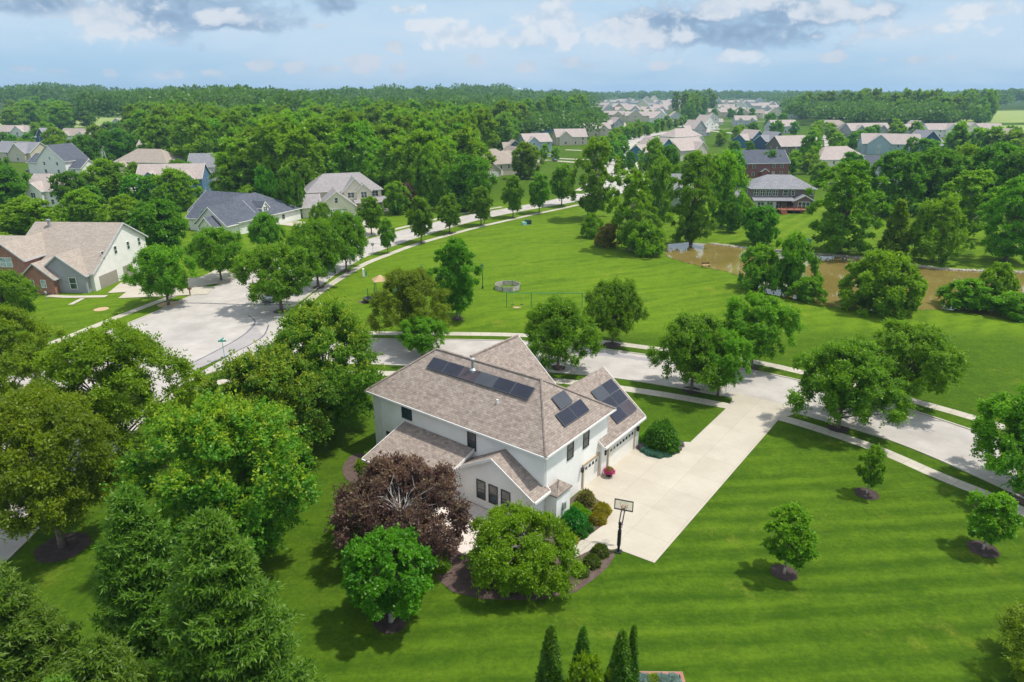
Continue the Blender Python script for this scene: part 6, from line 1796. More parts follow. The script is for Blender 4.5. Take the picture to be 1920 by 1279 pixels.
# ---- generic estate houses
def house(kind, x, y, rz, W, D_, st, wall, roof, style, label, group=None, far=False, seed=0, wall2=None):
    rn = random.Random(seed)
    o = empty(kind, (x, y, 0), rz, label, 'house', group)
    ze = 2.9 * st
    wb, rb, tb = MB(), MB(), MB()
    pt = .74
    wm = SW[wall]; rm = SR[roof]
    gw = []
    def NB():
        gw.append(MB()); return gw[-1]
    ov = .4
    hw = W / 2
    win = []
    if style == 'D':                            # plain ridge along the front with a small entry gable
        gable_vol(wb, rb, tb, -hw, hw, [(0, ze), (D_ / 2, ze + pt * D_ / 2), (D_, ze)], ov)
        gable_vol(NB(), rb, tb, -1.3, .3, [(-1.5, 2.6), (0, 3.6), (1.5, 2.6)], .2, axis='y')
        for xx in (-.36, -.2, .2, .36):
            win += [(xx * W, 0, ze - 1.3, 'S', 1.1, 1.5, 1)]
            if st > 1: win += [(xx * W, 0, 1.5, 'S', 1.1, 1.6, 1)]
    elif style == 'A':     # ridge along the front, front gable
        gable_vol(wb, rb, tb, -hw, hw, [(0, ze), (D_ / 2, ze + pt * D_ / 2), (D_, ze)], ov)
        g = W * .2; cx = rn.choice((-1, 1)) * W * .22
        gable_vol(NB(), rb, tb, -1.4, D_ * .5, [(cx - g, ze), (cx, ze + g * .8), (cx + g, ze)], ov * .8, axis='y')
        win += [(cx, -1.4, ze - 1.3, 'S', 1.6, 1.5, 2)]
        if st > 1: win += [(cx, -1.4, 1.5, 'S', 1.6, 1.6, 2)]
        for xx in (-.36, -.12, .12, .36):
            if abs(xx * W - cx) > g + .6:
                win += [(xx * W, 0, ze - 1.3, 'S', 1.0, 1.5, 1)]
                if st > 1: win += [(xx * W, 0, 1.5, 'S', 1.0, 1.6, 1)]
    elif style in ('B', 'E'):                  # hip with garage wing gable
        hip_vol(wb, rb, tb, -hw, hw, 0, D_, ze, ze + pt * D_ / 2, None, ov)
        s = rn.choice((-1, 1)); cx = s * W * .3; g = W * .19
        gable_vol(NB(), rb, tb, -3.2, D_ * .5, [(cx - g, 2.8), (cx, 2.8 + g * .75), (cx + g, 2.8)], ov * .8, axis='y')
        garage_door(o, cx, -3.2, 'S', min(4.8, g * 1.6), 2.1, WHITE, lights=False)
        for xx in (-.4, -.2, 0, .2, .4):
            if abs(xx * W - cx) > g + .5 or st > 1: win += [(xx * W, 0, ze - 1.2, 'S', 1.0, 1.4, 1)]
    elif style == 'C':                          # gable end to the front, lower side roof
        gable_vol(wb, rb, tb, 0, D_, [(-hw * .55, ze), (0, ze + hw * .55 * .85), (hw * .55, ze)], ov, axis='y')
        gable_vol(NB(), rb, tb, hw * .4, hw, [(1.5, 2.9), (D_ / 2, 2.9 + pt * D_ * .35), (D_ - 1, 2.9)], ov)
        gable_vol(NB(), rb, tb, -hw, -hw * .4, [(1.0, ze - 1), (D_ / 2, ze - 1 + pt * D_ * .35), (D_ - 1, ze - 1)], ov)
        win += [(-hw * .25, 0, ze - 1.2, 'S', 1.0, 1.4, 1), (hw * .25, 0, ze - 1.2, 'S', 1.0, 1.4, 1), (0, 0, ze + .9, 'S', .8, 1.0, 1)]
        if st > 1: win += [(-hw * .25, 0, 1.5, 'S', 1.2, 1.5, 1), (hw * .25, 0, 1.5, 'S', 1.2, 1.5, 1)]
        win += [(hw * .72, 1.5, 1.5, 'S', 1.3, 1.4, 2)]
    elif style == 'F':                          # two parallel front gables with dormer
        gable_vol(wb, rb, tb, -hw, hw, [(0, ze), (D_ / 2, ze + pt * D_ / 2), (D_, ze)], ov)
        for cx in (-W * .28, W * .26):
            gable_vol(NB(), rb, tb, -.9, D_ * .5, [(cx - W * .13, ze), (cx, ze + W * .11), (cx + W * .13, ze)], ov * .8, axis='y')
            win += [(cx, -.9, ze - 1.2, 'S', 1.4, 1.4, 2), (cx, -.9, 1.5, 'S', 1.4, 1.4, 2)]
        win += [(0, 0, ze - 1.3, 'S', 1.0, 1.4, 1), (0, 0, 1.4, 'S', 1.2, 1.8, 1)]
    # side and back windows so the house holds up from the side
    for s, sd_ in ((-hw, 'W'), (hw, 'E')):
        if style == 'C': continue
        for yy in (.28, .68):
            win += [(s, D_ * yy, ze - 1.3, sd_, .95, 1.4, 1)]
            if st > 1: win += [(s, D_ * yy, 1.5, sd_, .95, 1.4, 1)]
    wb.build('wall', wm, o)
    for q in gw: q.build('gable_wall', SW[wall2] if wall2 else wm, o)
    rb.build('roof', rm, o)
    tb.build('trim', WHITE, o)
    for (a, b, c, s, w_, h_, mu) in win:
        window(o, a, b, c, s, w_, h_, gl=GLASS if rn.random() < .75 else GLASSL, mull=mu, bars=0 if far else 1, sub=not far)
    if rn.random() < .5 and not far:
        d = MB(); d.box(-.5, .5, -.05, .02, 0, 2.1); d.build('door', rn.choice([WHITE, BLACK, WOODB]), o, loc=(W * .02, 0, 0))
    return o


for i, hh in enumerate(HOUSES):
    house(*hh, seed=i * 3 + 1)
for tt in TREES:
    tree(*tt)

# ------------------------------------------------------------ woods
rnw = random.Random(77)
def scatter(poly, spacing, n, rng):
    xs_ = [p[0] for p in poly]; ys_ = [p[1] for p in poly]
    out = []; tries = 0
    while len(out) < n and tries < n * 60:
        tries += 1
        x = rng.uniform(min(xs_), max(xs_)); y = rng.uniform(min(ys_), max(ys_))
        if not in_poly(np.array([x]), np.array([y]), poly)[0]: continue
        if any((x - a) ** 2 + (y - b) ** 2 < spacing ** 2 for a, b in out): continue
        out.append((x, y))
    return out


def near_house(x, y, r):
    return any((x - h[1]) ** 2 + (y - h[2] - 5) ** 2 < r * r for h in HOUSES)


for poly, sp, n, hmin, hmax, lab, grp in WOODS:
    pts = scatter(poly, sp, n, rnw)
    for (x, y) in pts:
        if near_house(x, y, 13): continue
        h = rnw.uniform(hmin, hmax) * (1 + .0005 * max(0, y - 300))
        pk = rnw.choice(['wod1', 'wod2', 'wod3', 'wod1', 'wod3'])
        ad = {'wod1': 'mid green', 'wod2': 'dark green', 'wod3': 'pale green'}[pk]
        if 'big' in grp:
            side = 'left end' if x < -110 else 'middle' if x < -40 else 'right end'
            dep = 'front row' if y < 290 + .2 * abs(x) else 'back rows' if y > 400 else 'inner rows'
            lb = ad + ' ' + lab + ', ' + dep + ' of the ' + side
            gr = ad + ' trees, ' + dep + ' at the ' + side + ' of the big wood'
        else:
            lb, gr = ad + ' ' + lab, ad + ' ' + grp
        tree(pk, x, y, h, sp * rnw.uniform(.62, .85), lb, gr)
for (x, y, h, r_, p_, lb) in FILL:
    tree(p_, x, y, h, r_, lb, lb + ' group')

# distant woods: one mass nobody could count
def canopy(name, pts, hs, rs, seed, q, leaf, label):
    r = np.random.default_rng(seed)
    n = len(pts)
    P = np.repeat(np.array(pts), q, 0); Hh = np.repeat(np.array(hs), q); Rr = np.repeat(np.array(rs), q)
    u = norm(r.normal(0, 1, (n * q, 3))); u[:, 2] = np.abs(u[:, 2]) * 1.1 - .25
    lump = r.uniform(.9, 1.04, n * q)
    X = np.stack([P[:, 0] + u[:, 0] * Rr * lump, P[:, 1] + u[:, 1] * Rr * lump, Hh * .62 + u[:, 2] * Hh * .40 * lump], 1)
    sz = leaf * (np.clip(P[:, 1], 500, 6000) / 900) ** .5
    V = leaves(r, X, u + np.array([0, 0, .5]), 1.0, .5, .45, .5)
    V = (V.reshape(-1, 4, 3) - X[:, None]) * sz[:, None, None] + X[:, None]
    tint = np.repeat(r.random(n), q) * .55 + r.random(n * q) * .45
    me = npmesh(name, V.reshape(-1, 3), np.arange(len(V) * 4).reshape(-1, 4), [L_WOD2], {'tint': tint, 'tip': tint * 0})
    return tag(inst(name, me), label, 'woods', None, 'stuff')


L_WOD2 = leafm('leaf_far_wood', (.042, .125, .020), (.115, .25, .036))
r = np.random.default_rng(9)
pts = []; hs = []; rs = []
clear = CLEARS
N = 5200
a = r.uniform(-.82, .82, N * 2); yy = 480 * (3600 / 480) ** (r.random(N * 2) ** .8)
for ax_, y_ in zip(a, yy):
    x_ = ax_ * y_
    if any(in_poly(np.array([x_]), np.array([y_]), c)[0] for c in clear): continue
    if any((x_ - h[1]) ** 2 + (y_ - h[2] - 5) ** 2 < 20 ** 2 for h in HOUSES): continue
    k = (y_ / 900) ** .45
    rel = 1 + .32 * math.sin(x_ * .0061 + 1.3) * math.cos(y_ * .0043) + .14 * math.sin(x_ * .023 + y_ * .011) + (.45 if (y_ < 1700 and -900 < x_ < 0) else 0)
    pts.append((x_, y_)); hs.append((r.uniform(15, 23) + (4 if y_ > 1000 else 0)) * rel); rs.append(r.uniform(9, 15) * k)
    if len(pts) >= N: break
canopy('distant_woods', pts, hs, rs, 10, 130, 2.9, 'distant woods reaching to the horizon')

# ------------------------------------------------------------ mulch rings
for (x, y, rr, m_) in RINGS:
    flat('mulch_ring', [(x + rr * math.cos(k * math.pi / 9) * (1 + .07 * math.sin(k * 2.1)), y + rr * math.sin(k * math.pi / 9)) for k in range(18)], .036, m_)

# ------------------------------------------------------------ shrubs round the main house
def shrub(name, u, w_, r_, h, mat, label, group=None, seed=1, n=2600, leaf=.1):
    rr = np.random.default_rng(seed)
    c = Crown(seed)
    d = norm(rr.normal(0, 1, (n, 3))); d[:, 2] = np.abs(d[:, 2]) * 1.0 - .12
    lump = 1 + .10 * np.sin(d[:, 0] * 7 + seed) * np.cos(d[:, 1] * 6 - seed)
    P = d * (rr.uniform(.72, 1.0, n) * lump)[:, None] * np.array([r_, r_, h * .9])
    P[:, 2] = np.maximum(P[:, 2], .03)
    c.raw(P, d + np.array([0, 0, .4]), leaf, leaf * .38, .6, rr.random(n))
    p = HW(u, w_)
    o = empty(name, (p[0], p[1], .03), 0, label, 'shrub', group)
    inst('foliage', c.mesh('foliage', mat), o)
    mb = MB()
    for k in range(5):
        a = k * 1.256; mb.bar((0, 0, -.05), (math.cos(a) * r_ * .5, math.sin(a) * r_ * .5, h * .6), .03, 0, 5, .01)
    inst('stem', mb.mesh('stem', BARK), o)
    return o


L_BOX = leafm('leaf_boxwood', (.055, .10, .012), (.11, .165, .022))
L_BRT = leafm('leaf_bright_shrub', (.022, .12, .018), (.06, .24, .035))
L_GLD = leafm('leaf_golden', (.15, .15, .014), (.30, .27, .03), (.36, .20, .03), .5)
L_TEAL = leafm('leaf_bluegreen', (.05, .15, .11), (.14, .30, .24))
L_LAV = leafm('leaf_lavender', (.12, .11, .13), (.24, .21, .28))
L_GRS = leafm('leaf_grass', (.12, .13, .03), (.28, .26, .10))
L_FLW = leafm('petal_pink', (.42, .03, .16), (.65, .12, .35))
shrub('boxwood', 5.75, -.75, .66, .95, L_BOX, 'clipped yellow green round shrub right next to the path by the hoop', None, 3)
shrub('boxwood', 5.9, -2.2, .66, .95, L_BOX, 'clipped yellow green round shrub, the nearer of two beside the lawn edge', None, 4)
shrub('boxwood', 5.8, -3.6, .6, .8, L_BOX, 'low green round shrub at the edge of the weeping tree by the lawn', None, 5)
shrub('boxwood', 3.45, 1.25, .42, .7, L_BRT, 'small bright green ball shrub nearest the hoop side of the drive', None, 6, 1800)
shrub('boxwood', 3.5, .3, .42, .7, L_BRT, 'small bright green ball shrub tucked behind another ball by the drive', None, 7, 1800)
shrub('leafy_shrub', 2.35, .9, 1.1, 1.9, L_BRT, 'large glossy green shrub against the corner bump-out', None, 8, 5200, .16)
shrub('golden_shrub', 3.45, 2.75, .72, 1.0, L_GLD, 'golden orange leaved shrub at the drive edge', None, 9, 3000)
shrub('golden_shrub', 3.1, 4.1, .75, 1.0, L_GLD, 'golden yellow shrub further up the drive edge', None, 10, 3000)
shrub('leafy_shrub', 2.3, 2.6, .6, .8, L_OAK, 'low green shrub between the ball shrubs and the golden one', None, 21, 2200, .13)
shrub('leafy_shrub', 5.3, -5.6, .7, .8, L_LIT, 'pale low shrub at the lawn edge of the bed under the weeping tree', None, 22, 2200, .13)
shrub('leafy_shrub', -4.2, -8.2, .85, .9, L_DRK, 'dark low shrub at the front of the bed under the weeping tree', None, 23, 2400, .13)
shrub('leafy_shrub', 1.3, 3.0, .55, .8, L_LIT, 'small pale green shrub against the wall beside the bump-out', None, 24, 1800, .12)
shrub('golden_shrub', 3.2, -.8, .55, .7, L_GLD, 'small golden shrub beside the pale stone path', None, 11, 2000)
shrub('ornamental_grass', 1.3, 4.4, .6, 1.25, L_GRS, 'tuft of straw coloured ornamental grass by the single garage door', None, 12, 2600, .3)
shrub('conifer_bush', 2.1, 17.3, 1.7, 3.3, L_ARB, 'dark green spreading conifer bush at the garage corner', None, 13, 9000, .24)
shrub('leafy_shrub', .75, 17.4, 1.0, 1.5, L_OAK, 'low green shrub between the garage corner and the conifer bush', None, 14, 2800, .16)
shrub('leafy_shrub', -9.5, -6.2, .9, 1.1, L_DRK, 'dark shrub at the left end of the patio bed', None, 15, 2400, .15)
shrub('leafy_shrub', -2.9, -9.3, .8, .9, L_OAK, 'low green shrub at the tip of the patio bed near the round maple', None, 16, 2200, .13)
shrub('leafy_shrub', -5.6, -7.8, .9, 1.1, L_DRK, 'dark green shrub in the bed below the weeping tree', None, 17, 2400, .15)
shrub('leafy_shrub', -17.9, -3.0, 1.1, 1.2, L_LIT, 'light green shrub in the round bed left of the lean-to', None, 18, 3000, .16)
shrub('leafy_shrub', -18.6, -1.6, .9, 1.3, L_YEL, 'yellow green shrub at the left wall of the house', None, 19, 2600, .14)
shrub('leafy_shrub', -16.6, -3.9, .9, 1.0, L_ARB, 'green shrub under the left corner of the lean-to roof', None, 20, 2400, .14)
for k, (u, w_, m_) in enumerate(((.85, 16.3, L_TEAL), (1.3, 15.6, L_TEAL), (1.95, 15.35, L_TEAL), (2.65, 15.5, L_TEAL), (3.1, 16.1, L_TEAL), (3.3, 17.0, L_LAV), (3.35, 17.8, L_LAV), (3.25, 18.6, L_LAV), (.75, 15.9, L_LAV))):
    shrub('edging_plant', u, w_, .55, .42, m_, ('blue green' if m_ is L_TEAL else 'grey lavender') + ' cushion plant edging the bed at the garage corner', 'blue green cushions edging the garage bed' if m_ is L_TEAL else 'lavender cushions edging the garage bed', 30 + k, 1500, .13)

# planter with pink flowers
p = HW(.75, 9.35)
o = empty('flower_pot', (p[0], p[1], .034), 0, 'dark pot of pink and yellow flowers between the garage doors', 'planter')
mb = MB(); mb.lathe([(.22, 0), (.30, .12), (.38, .42), (.42, .46), (.36, .46), (.34, .40)], 18); mb.build('pot', BLACK, o, True)
rr = np.random.default_rng(2); c = Crown(2)
n = 900; d = norm(rr.normal(0, 1, (n, 3))); d[:, 2] = np.abs(d[:, 2])
c.raw(d * rr.uniform(.6, 1, (n, 1)) * np.array([.5, .5, .42]) + np.array([0, 0, .42]), d, .10, .045, .6)
inst('blossom', c.mesh('blossom', L_FLW), o)
c = Crown(3); n = 500; d = norm(rr.normal(0, 1, (n, 3))); d[:, 2] = np.abs(d[:, 2])
c.raw(d * rr.uniform(.5, .95, (n, 1)) * np.array([.42, .42, .6]) + np.array([0, 0, .40]), d, .13, .04, .6)
inst('leaves', c.mesh('leaves', L_YEL), o)

# basketball hoop
p = HW(6.75, .3)
o = empty('basketball_hoop', (p[0], p[1], .03), HROT + R(18), 'black post basketball hoop with clear backboard at the end of the drive', 'basketball hoop')
mb = MB(); mb.solid([(-.09, -.09, 0), (.09, -.09, 0), (.09, .09, 0), (-.09, .09, 0)], [(-.08, -.02, 2.6), (.08, -.02, 2.6), (.08, .12, 2.6), (-.08, .12, 2.6)])
mb.box(-.13, .13, -.13, .13, .6, 1.9); mb.box(-.25, .25, -.25, .25, -.02, .05)
mb.build('post', BLACK, o)
mb = MB()
for x in (-.12, .12):
    mb.bar((x, 0, 2.4), (x, 1.15, 3.35), .035); mb.bar((x, .1, 2.05), (x, 1.15, 2.95), .03)
mb.bar((0, .0, 2.0), (0, -.25, 1.4), .03)
mb.build('arm', BLACK, o)
mb = MB(); mb.box(-.68, .68, 1.2, 1.23, 2.95, 3.75); fr = mb.build('backboard', None or GLASSC, o)
mb = MB()
for a in ((-.72, -.66, 2.9, 3.8), (.66, .72, 2.9, 3.8)): mb.box(a[0], a[1], 1.17, 1.26, a[2], a[3])
mb.box(-.66, .66, 1.17, 1.26, 2.9, 2.96); mb.box(-.66, .66, 1.17, 1.26, 3.74, 3.8)
mb.build('frame', BLACK, fr)
mb = MB()
for x0, x1, z0, z1 in ((-.3, .3, 3.18, 3.21), (-.3, .3, 3.57, 3.6), (-.3, -.27, 3.21, 3.57), (.27, .3, 3.21, 3.57)): mb.box(x0, x1, 1.232, 1.24, z0, z1)
mb.build('target_square', WHITE, fr)
mb = MB()
for k in range(16):
    a, b = k * math.pi / 8, (k + 1) * math.pi / 8
    mb.bar((.23 * math.cos(a), 1.52 + .23 * math.sin(a), 3.05), (.23 * math.cos(b), 1.52 + .23 * math.sin(b), 3.05), .014)
mb.box(-.08, .08, 1.24, 1.32, 2.98, 3.08)
rim = mb.build('rim', ORANGE, o)
mb = MB()
for k in range(12):
    a, b = k * math.pi / 6, (k + .8) * math.pi / 6
    mb.bar((.23 * math.cos(a), 1.52 + .23 * math.sin(a), 3.04), (.13 * math.cos(b), 1.52 + .13 * math.sin(b), 2.62), .008)
    mb.bar((.23 * math.cos(a), 1.52 + .23 * math.sin(a), 3.04), (.13 * math.cos(b - 1), 1.52 + .13 * math.sin(b - 1), 2.62), .008)
mb.build('net', WHITE, rim)

# raised brick bed at the bottom edge
o = empty('raised_bed', (RB[0], RB[1], 0), R(-1), 'raised brick garden bed with silver green plants at the bottom edge', 'garden bed')
mb = MB()
mb.box(-1.5, 1.5, -.1, .1, 0, .45); mb.box(-1.5, -1.3, -1.6, -.1, 0, .45); mb.box(1.3, 1.5, -1.6, -.1, 0, .45); mb.box(-1.3, 1.3, -1.6, -1.4, 0, .45)
mb.build('brick_edge', SW['brick'], o)
mb = MB(); mb.box(-1.3, 1.3, -1.4, -.1, 0, .36); mb.build('soil', MULCH, o)
for k, (x, m_) in enumerate(((-.9, L_SPB), (.1, L_SPB), (.8, L_SPB), (-.4, L_YEL))):
    rr = np.random.default_rng(k); c = Crown(k); n = 900
    d = norm(rr.normal(0, 1, (n, 3))); d[:, 2] = np.abs(d[:, 2])
    c.raw(d * rr.uniform(.5, 1, (n, 1)) * np.array([.42, .4, .45]) + np.array([x, -.6, .36]), d, .14, .03, .5)
    inst('plant', c.mesh('plant', m_), o)

# ------------------------------------------------------------ park things
x, y = LAMP
o = empty('lamp_post', (x, y, 0), 0, 'dark green lamp post standing in the park lawn', 'lamp post')
mb = MB(); mb.lathe([(.16, 0), (.16, .35), (.08, .5), (.06, 3.7), (.1, 3.75)], 10); mb.build('post', DKGREEN, o, True)
mb = MB(); mb.lathe([(.14, 3.75), (.24, 4.15), (.26, 4.2)], 8); mb.build('lantern_glass', GLASSL, o)
mb = MB(); mb.lathe([(.30, 4.2), (.2, 4.38), (.05, 4.5)], 8); mb.build('lantern_cap', DKGREEN, o)

x, y = SWING
o = empty('swing_set', (x, y, 0), SWR, 'green two bay swing frame on the park lawn', 'swing set')
Ls = SWL
mb = MB(); mb.bar((-Ls / 2, 0, 2.45), (Ls / 2, 0, 2.45), .055, 0, 8); mb.build('top_beam', GREENM, o)
for xx in (-Ls / 2, -Ls / 2 + Ls / 3.05, Ls / 2):
    mb = MB(); mb.bar((xx, 0, 0), (xx, 0, 2.5), .06, 0, 8); mb.build('post', GREENM, o)
for xx in (-Ls * .42, -Ls * .30, .0, Ls * .22):
    mb = MB()
    for s in (-.22, .22): mb.bar((xx + s, 0, 2.42), (xx + s, 0, .55), .012)
    ch = mb.build('chain', GREY, o)
    mb = MB(); mb.box(xx - .24, xx + .24, -.13, .13, .48, .56); mb.build('swing_seat', BLACK, ch)
for xx in (-Ls * .36, Ls * .1):
    flat('worn_patch', [(x + xx + 1.3 * math.cos(k * .7) * .6, y + .45 * math.sin(k * .7)) for k in range(9)], .02, STRAW)

x, y = PIT
o = empty('ball_pit_wall', (x, y, 0), 0, 'low octagonal board enclosure on the park lawn beside the swings', 'game pit')
n8 = 8; rp = PITR
for k in range(n8):
    a, b = (k + .5) * 2 * math.pi / n8, (k + 1.5) * 2 * math.pi / n8
    p0 = Vector((rp * math.cos(a), rp * math.sin(a), 0)); p1 = Vector((rp * math.cos(b), rp * math.sin(b), 0))
    nrm = Vector((math.cos((a + b) / 2), math.sin((a + b) / 2), 0)) * .05
    mb = MB()
    for q in range(3):
        z0, z1 = .05 + q * .28, .31 + q * .28
        i0_ = p0 * .985; i1_ = p1 * .985
        mb.solid([i0_ + Vector((0, 0, z0)), p0 * .985 + nrm + Vector((0, 0, z0)), p1 * .985 + nrm + Vector((0, 0, z0)), i1_ + Vector((0, 0, z0))][::-1],
                 [i0_ + Vector((0, 0, z1)), p0 * .985 + nrm + Vector((0, 0, z1)), p1 * .985 + nrm + Vector((0, 0, z1)), i1_ + Vector((0, 0, z1))][::-1])
    mb.build('board_panel', WOOD, o)
    mb = MB(); mb.bar((p0.x, p0.y, 0), (p0.x, p0.y, .95), .07, 0, 6); mb.build('post', GREENM if k % 2 else WOOD, o)

x, y = PLAY
o = empty('playground_tower', (x, y, 0), R(20), 'green playground tower with two tan roofs behind the wide olive tree', 'playground')
for cx, zz, nm in ((-1.6, 3.4, 1.1), (1.5, 3.9, 1.3)):
    for sx in (-.9, .9):
        for sy in (-.9, .9):
            mb = MB(); mb.bar((cx + sx, sy, 0), (cx + sx, sy, zz), .06, 0, 6); mb.build('post', GREENM, o)
    mb = MB(); mb.box(cx - .95, cx + .95, -.95, .95, nm, nm + .08); mb.build('platform', GREENM, o)
    mb = MB(); mb.v = [(cx - 1.2, -1.2, zz), (cx + 1.2, -1.2, zz), (cx + 1.2, 1.2, zz), (cx - 1.2, 1.2, zz), (cx, 0, zz + .9)]
    mb.f = [(3, 2, 1, 0), (0, 1, 4), (1, 2, 4), (2, 3, 4), (3, 0, 4)]; mb.m = [0] * 5
    mb.build('roof', STRAW, o)
mb = MB(); mb.solid([(-3.6, -.4, .1), (-3.6, .4, .1), (-2.5, .4, 1.1), (-2.5, -.4, 1.1)][::-1], [(-3.6, -.4, .18), (-3.6, .4, .18), (-2.5, .4, 1.18), (-2.5, -.4, 1.18)][::-1]); mb.build('slide', GREENM, o)
x, y = SPIN
o = empty('spinning_seat', (x, y, 0), 0, 'dark round spinner with two green posts at the left of the playground', 'play equipment')
mb = MB(); mb.lathe([(.4, .15), (1.0, .35), (1.2, .7), (1.1, .7), (.5, .35)], 16); mb.build('bowl', BLACK, o, True)
for s in (-.5, .6):
    mb = MB(); mb.bar((s, .9, 0), (s, .9, 2.1), .07, 0, 6); mb.build('post', GREENM, o)
flat('worn_patch', [(x + 2.0 * math.cos(k * .5), y + 1.2 * math.sin(k * .5)) for k in range(12)], .02, MULCH)

x, y = BENCH
o = empty('park_bench', (x, y, 0), R(8), 'small brown wooden bench on the grass above the pond', 'bench')
mb = MB(); mb.box(-.8, .8, -.25, .2, .42, .48); mb.build('seat', STRAW, o)
mb = MB(); mb.box(-.8, .8, .22, .27, .6, .95); mb.build('backrest', WOODB, o)
for s in (-.7, .7):
    mb = MB(); mb.box(s - .05, s + .05, -.25, .25, 0, .42); mb.box(s - .05, s + .05, .2, .28, .42, .95); mb.build('leg', WOODB, o)

def boxy(name, key, dims, mat, label, cat):
    x, y = key; a, b, c = dims
    o = empty(name, (x, y, 0), R(15), label, cat)
    mb = MB(); mb.box(-a / 2, a / 2, -b / 2, b / 2, 0, .1); mb.build('base', KERB, o)
    mb = MB(); mb.solid([(-a / 2 + .03, -b / 2 + .03, .1), (a / 2 - .03, -b / 2 + .03, .1), (a / 2 - .03, b / 2 - .03, .1), (-a / 2 + .03, b / 2 - .03, .1)], [(-a / 2 + .08, -b / 2 + .08, c), (a / 2 - .08, -b / 2 + .08, c), (a / 2 - .08, b / 2 - .08, c * 1.05), (-a / 2 + .08, b / 2 - .08, c * 1.05)])
    mb.build('cabinet', mat, o)
    return o


boxy('utility_cabinet', UTIL[0], (.5, .5, 1.5), WHITE, 'slim white utility pedestal on the park lawn near the sidewalk', 'utility box')
boxy('utility_cabinet', UTIL[1], (.35, .35, 1.0), GREENM, 'small green utility pedestal next to the white one', 'utility box')
boxy('utility_cabinet', UTIL[2], (1.7, 1.2, 1.2), DKGREEN, 'green transformer box on the lawn at the far bend of the sidewalk', 'utility box')
boxy('utility_cabinet', UTIL[3], (1.3, 1.0, .8), TEALM, 'pale teal transformer box left of the green one at the far bend', 'utility box')
boxy('utility_cabinet', UTIL[4], (.4, .4, 1.0), GREENM, 'thin green pedestal in the park behind the tall upright tree', 'utility box')
boxy('utility_cabinet', UTIL[5], (.3, .3, .8), WHITE, 'short white marker post behind the golden tipped trees', 'utility box')

# street name sign, road sign, mailbox
x, y = SSIGN
o = empty('street_name_sign', (x, y, 0), 0, 'street corner post with crossed green name plates at the junction', 'street sign')
mb = MB(); mb.bar((0, 0, 0), (0, 0, 2.9), .035, 0, 8); mb.build('post', GREENS, o)
for k, (z, a) in enumerate(((2.7, .15), (2.95, 1.5))):
    mb = MB(); mb.box(-.5, .5, -.012, .012, -.11, .11); pl = mb.build('name_plate', GREENS, o, loc=(0, 0, z), rz=a)
x, y = RSIGN
o = empty('round_road_sign', (x, y, 0), R(20), 'thin grey post with a small round sign on the verge', 'road sign')
mb = MB(); mb.bar((0, 0, 0), (0, 0, 2.7), .04, 0, 6); mb.build('post', GREY, o)
mb = MB()
mb.solid([(.35 * math.cos(k * .7854), -.05, 2.6 + .35 * math.sin(k * .7854)) for k in range(8)], [(.35 * math.cos(k * .7854), -.02, 2.6 + .35 * math.sin(k * .7854)) for k in range(8)]); mb.build('sign_plate', GREY, o)
x, y = MAIL
o = empty('mailbox', (x, y, 0), R(75), 'brown post mailbox at the kerb before the brick house driveway', 'mailbox')
mb = MB(); mb.box(-.07, .07, -.07, .07, 0, 1.15); mb.build('post', WOODB, o)
mb = MB(); mb.box(-.14, .14, -.38, .28, 1.15, 1.38); mb.bar((0, -.38, 1.38), (0, .28, 1.38), .14, 0, 12); mb.build('box', WOODB, o)
x, y = MAIL2
o = empty('mailbox', (x, y, 0), R(60), 'dark post mailbox by the open yellowish verge tree', 'mailbox')
mb = MB(); mb.box(-.08, .08, -.08, .08, 0, 1.2); mb.build('post', WOODB, o)
mb = MB(); mb.box(-.35, .35, -.2, .2, 1.2, 1.5); mb.build('box', WOODB, o)
x, y = PSIGN
o = empty('park_sign', (x, y, 0), R(-55), 'small dark leaning sign board on the verge between the spreading trees', 'sign')
mb = MB(); mb.box(-.5, .5, -.03, .03, .5, 1.3); mb.build('board', DKGREEN, o)
for s in (-.4, .4):
    mb = MB(); mb.box(s - .04, s + .04, .03, .1, 0, 1.35); mb.build('post', DKGREEN, o)
x, y = BLUE
o = empty('pond_marker', (x, y, 0), 0, 'bright blue round marker on a short post at the far pond shore', 'marker')
mb = MB(); mb.bar((0, 0, -.3), (0, 0, 1.2), .05, 0, 6); mb.build('post', GREY, o)
mb = MB(); mb.lathe([(.05, 1.0), (.6, 1.15), (.75, 1.6), (.6, 2.05), (.05, 2.2)], 12); mb.build('marker_head', BLUEM, o, True)
x, y = BLUE2
o = empty('yard_lamp', (x, y, 0), 0, 'small white and blue yard lamp on the lawn before the brick house', 'lamp')
mb = MB(); mb.bar((0, 0, 0), (0, 0, 1.7), .04, 0, 6); mb.build('post', GREY, o)
mb = MB(); mb.lathe([(.12, 1.7), (.2, 1.85), (.2, 2.05), (.05, 2.2)], 8); mb.build('lantern', GLASSL, o)


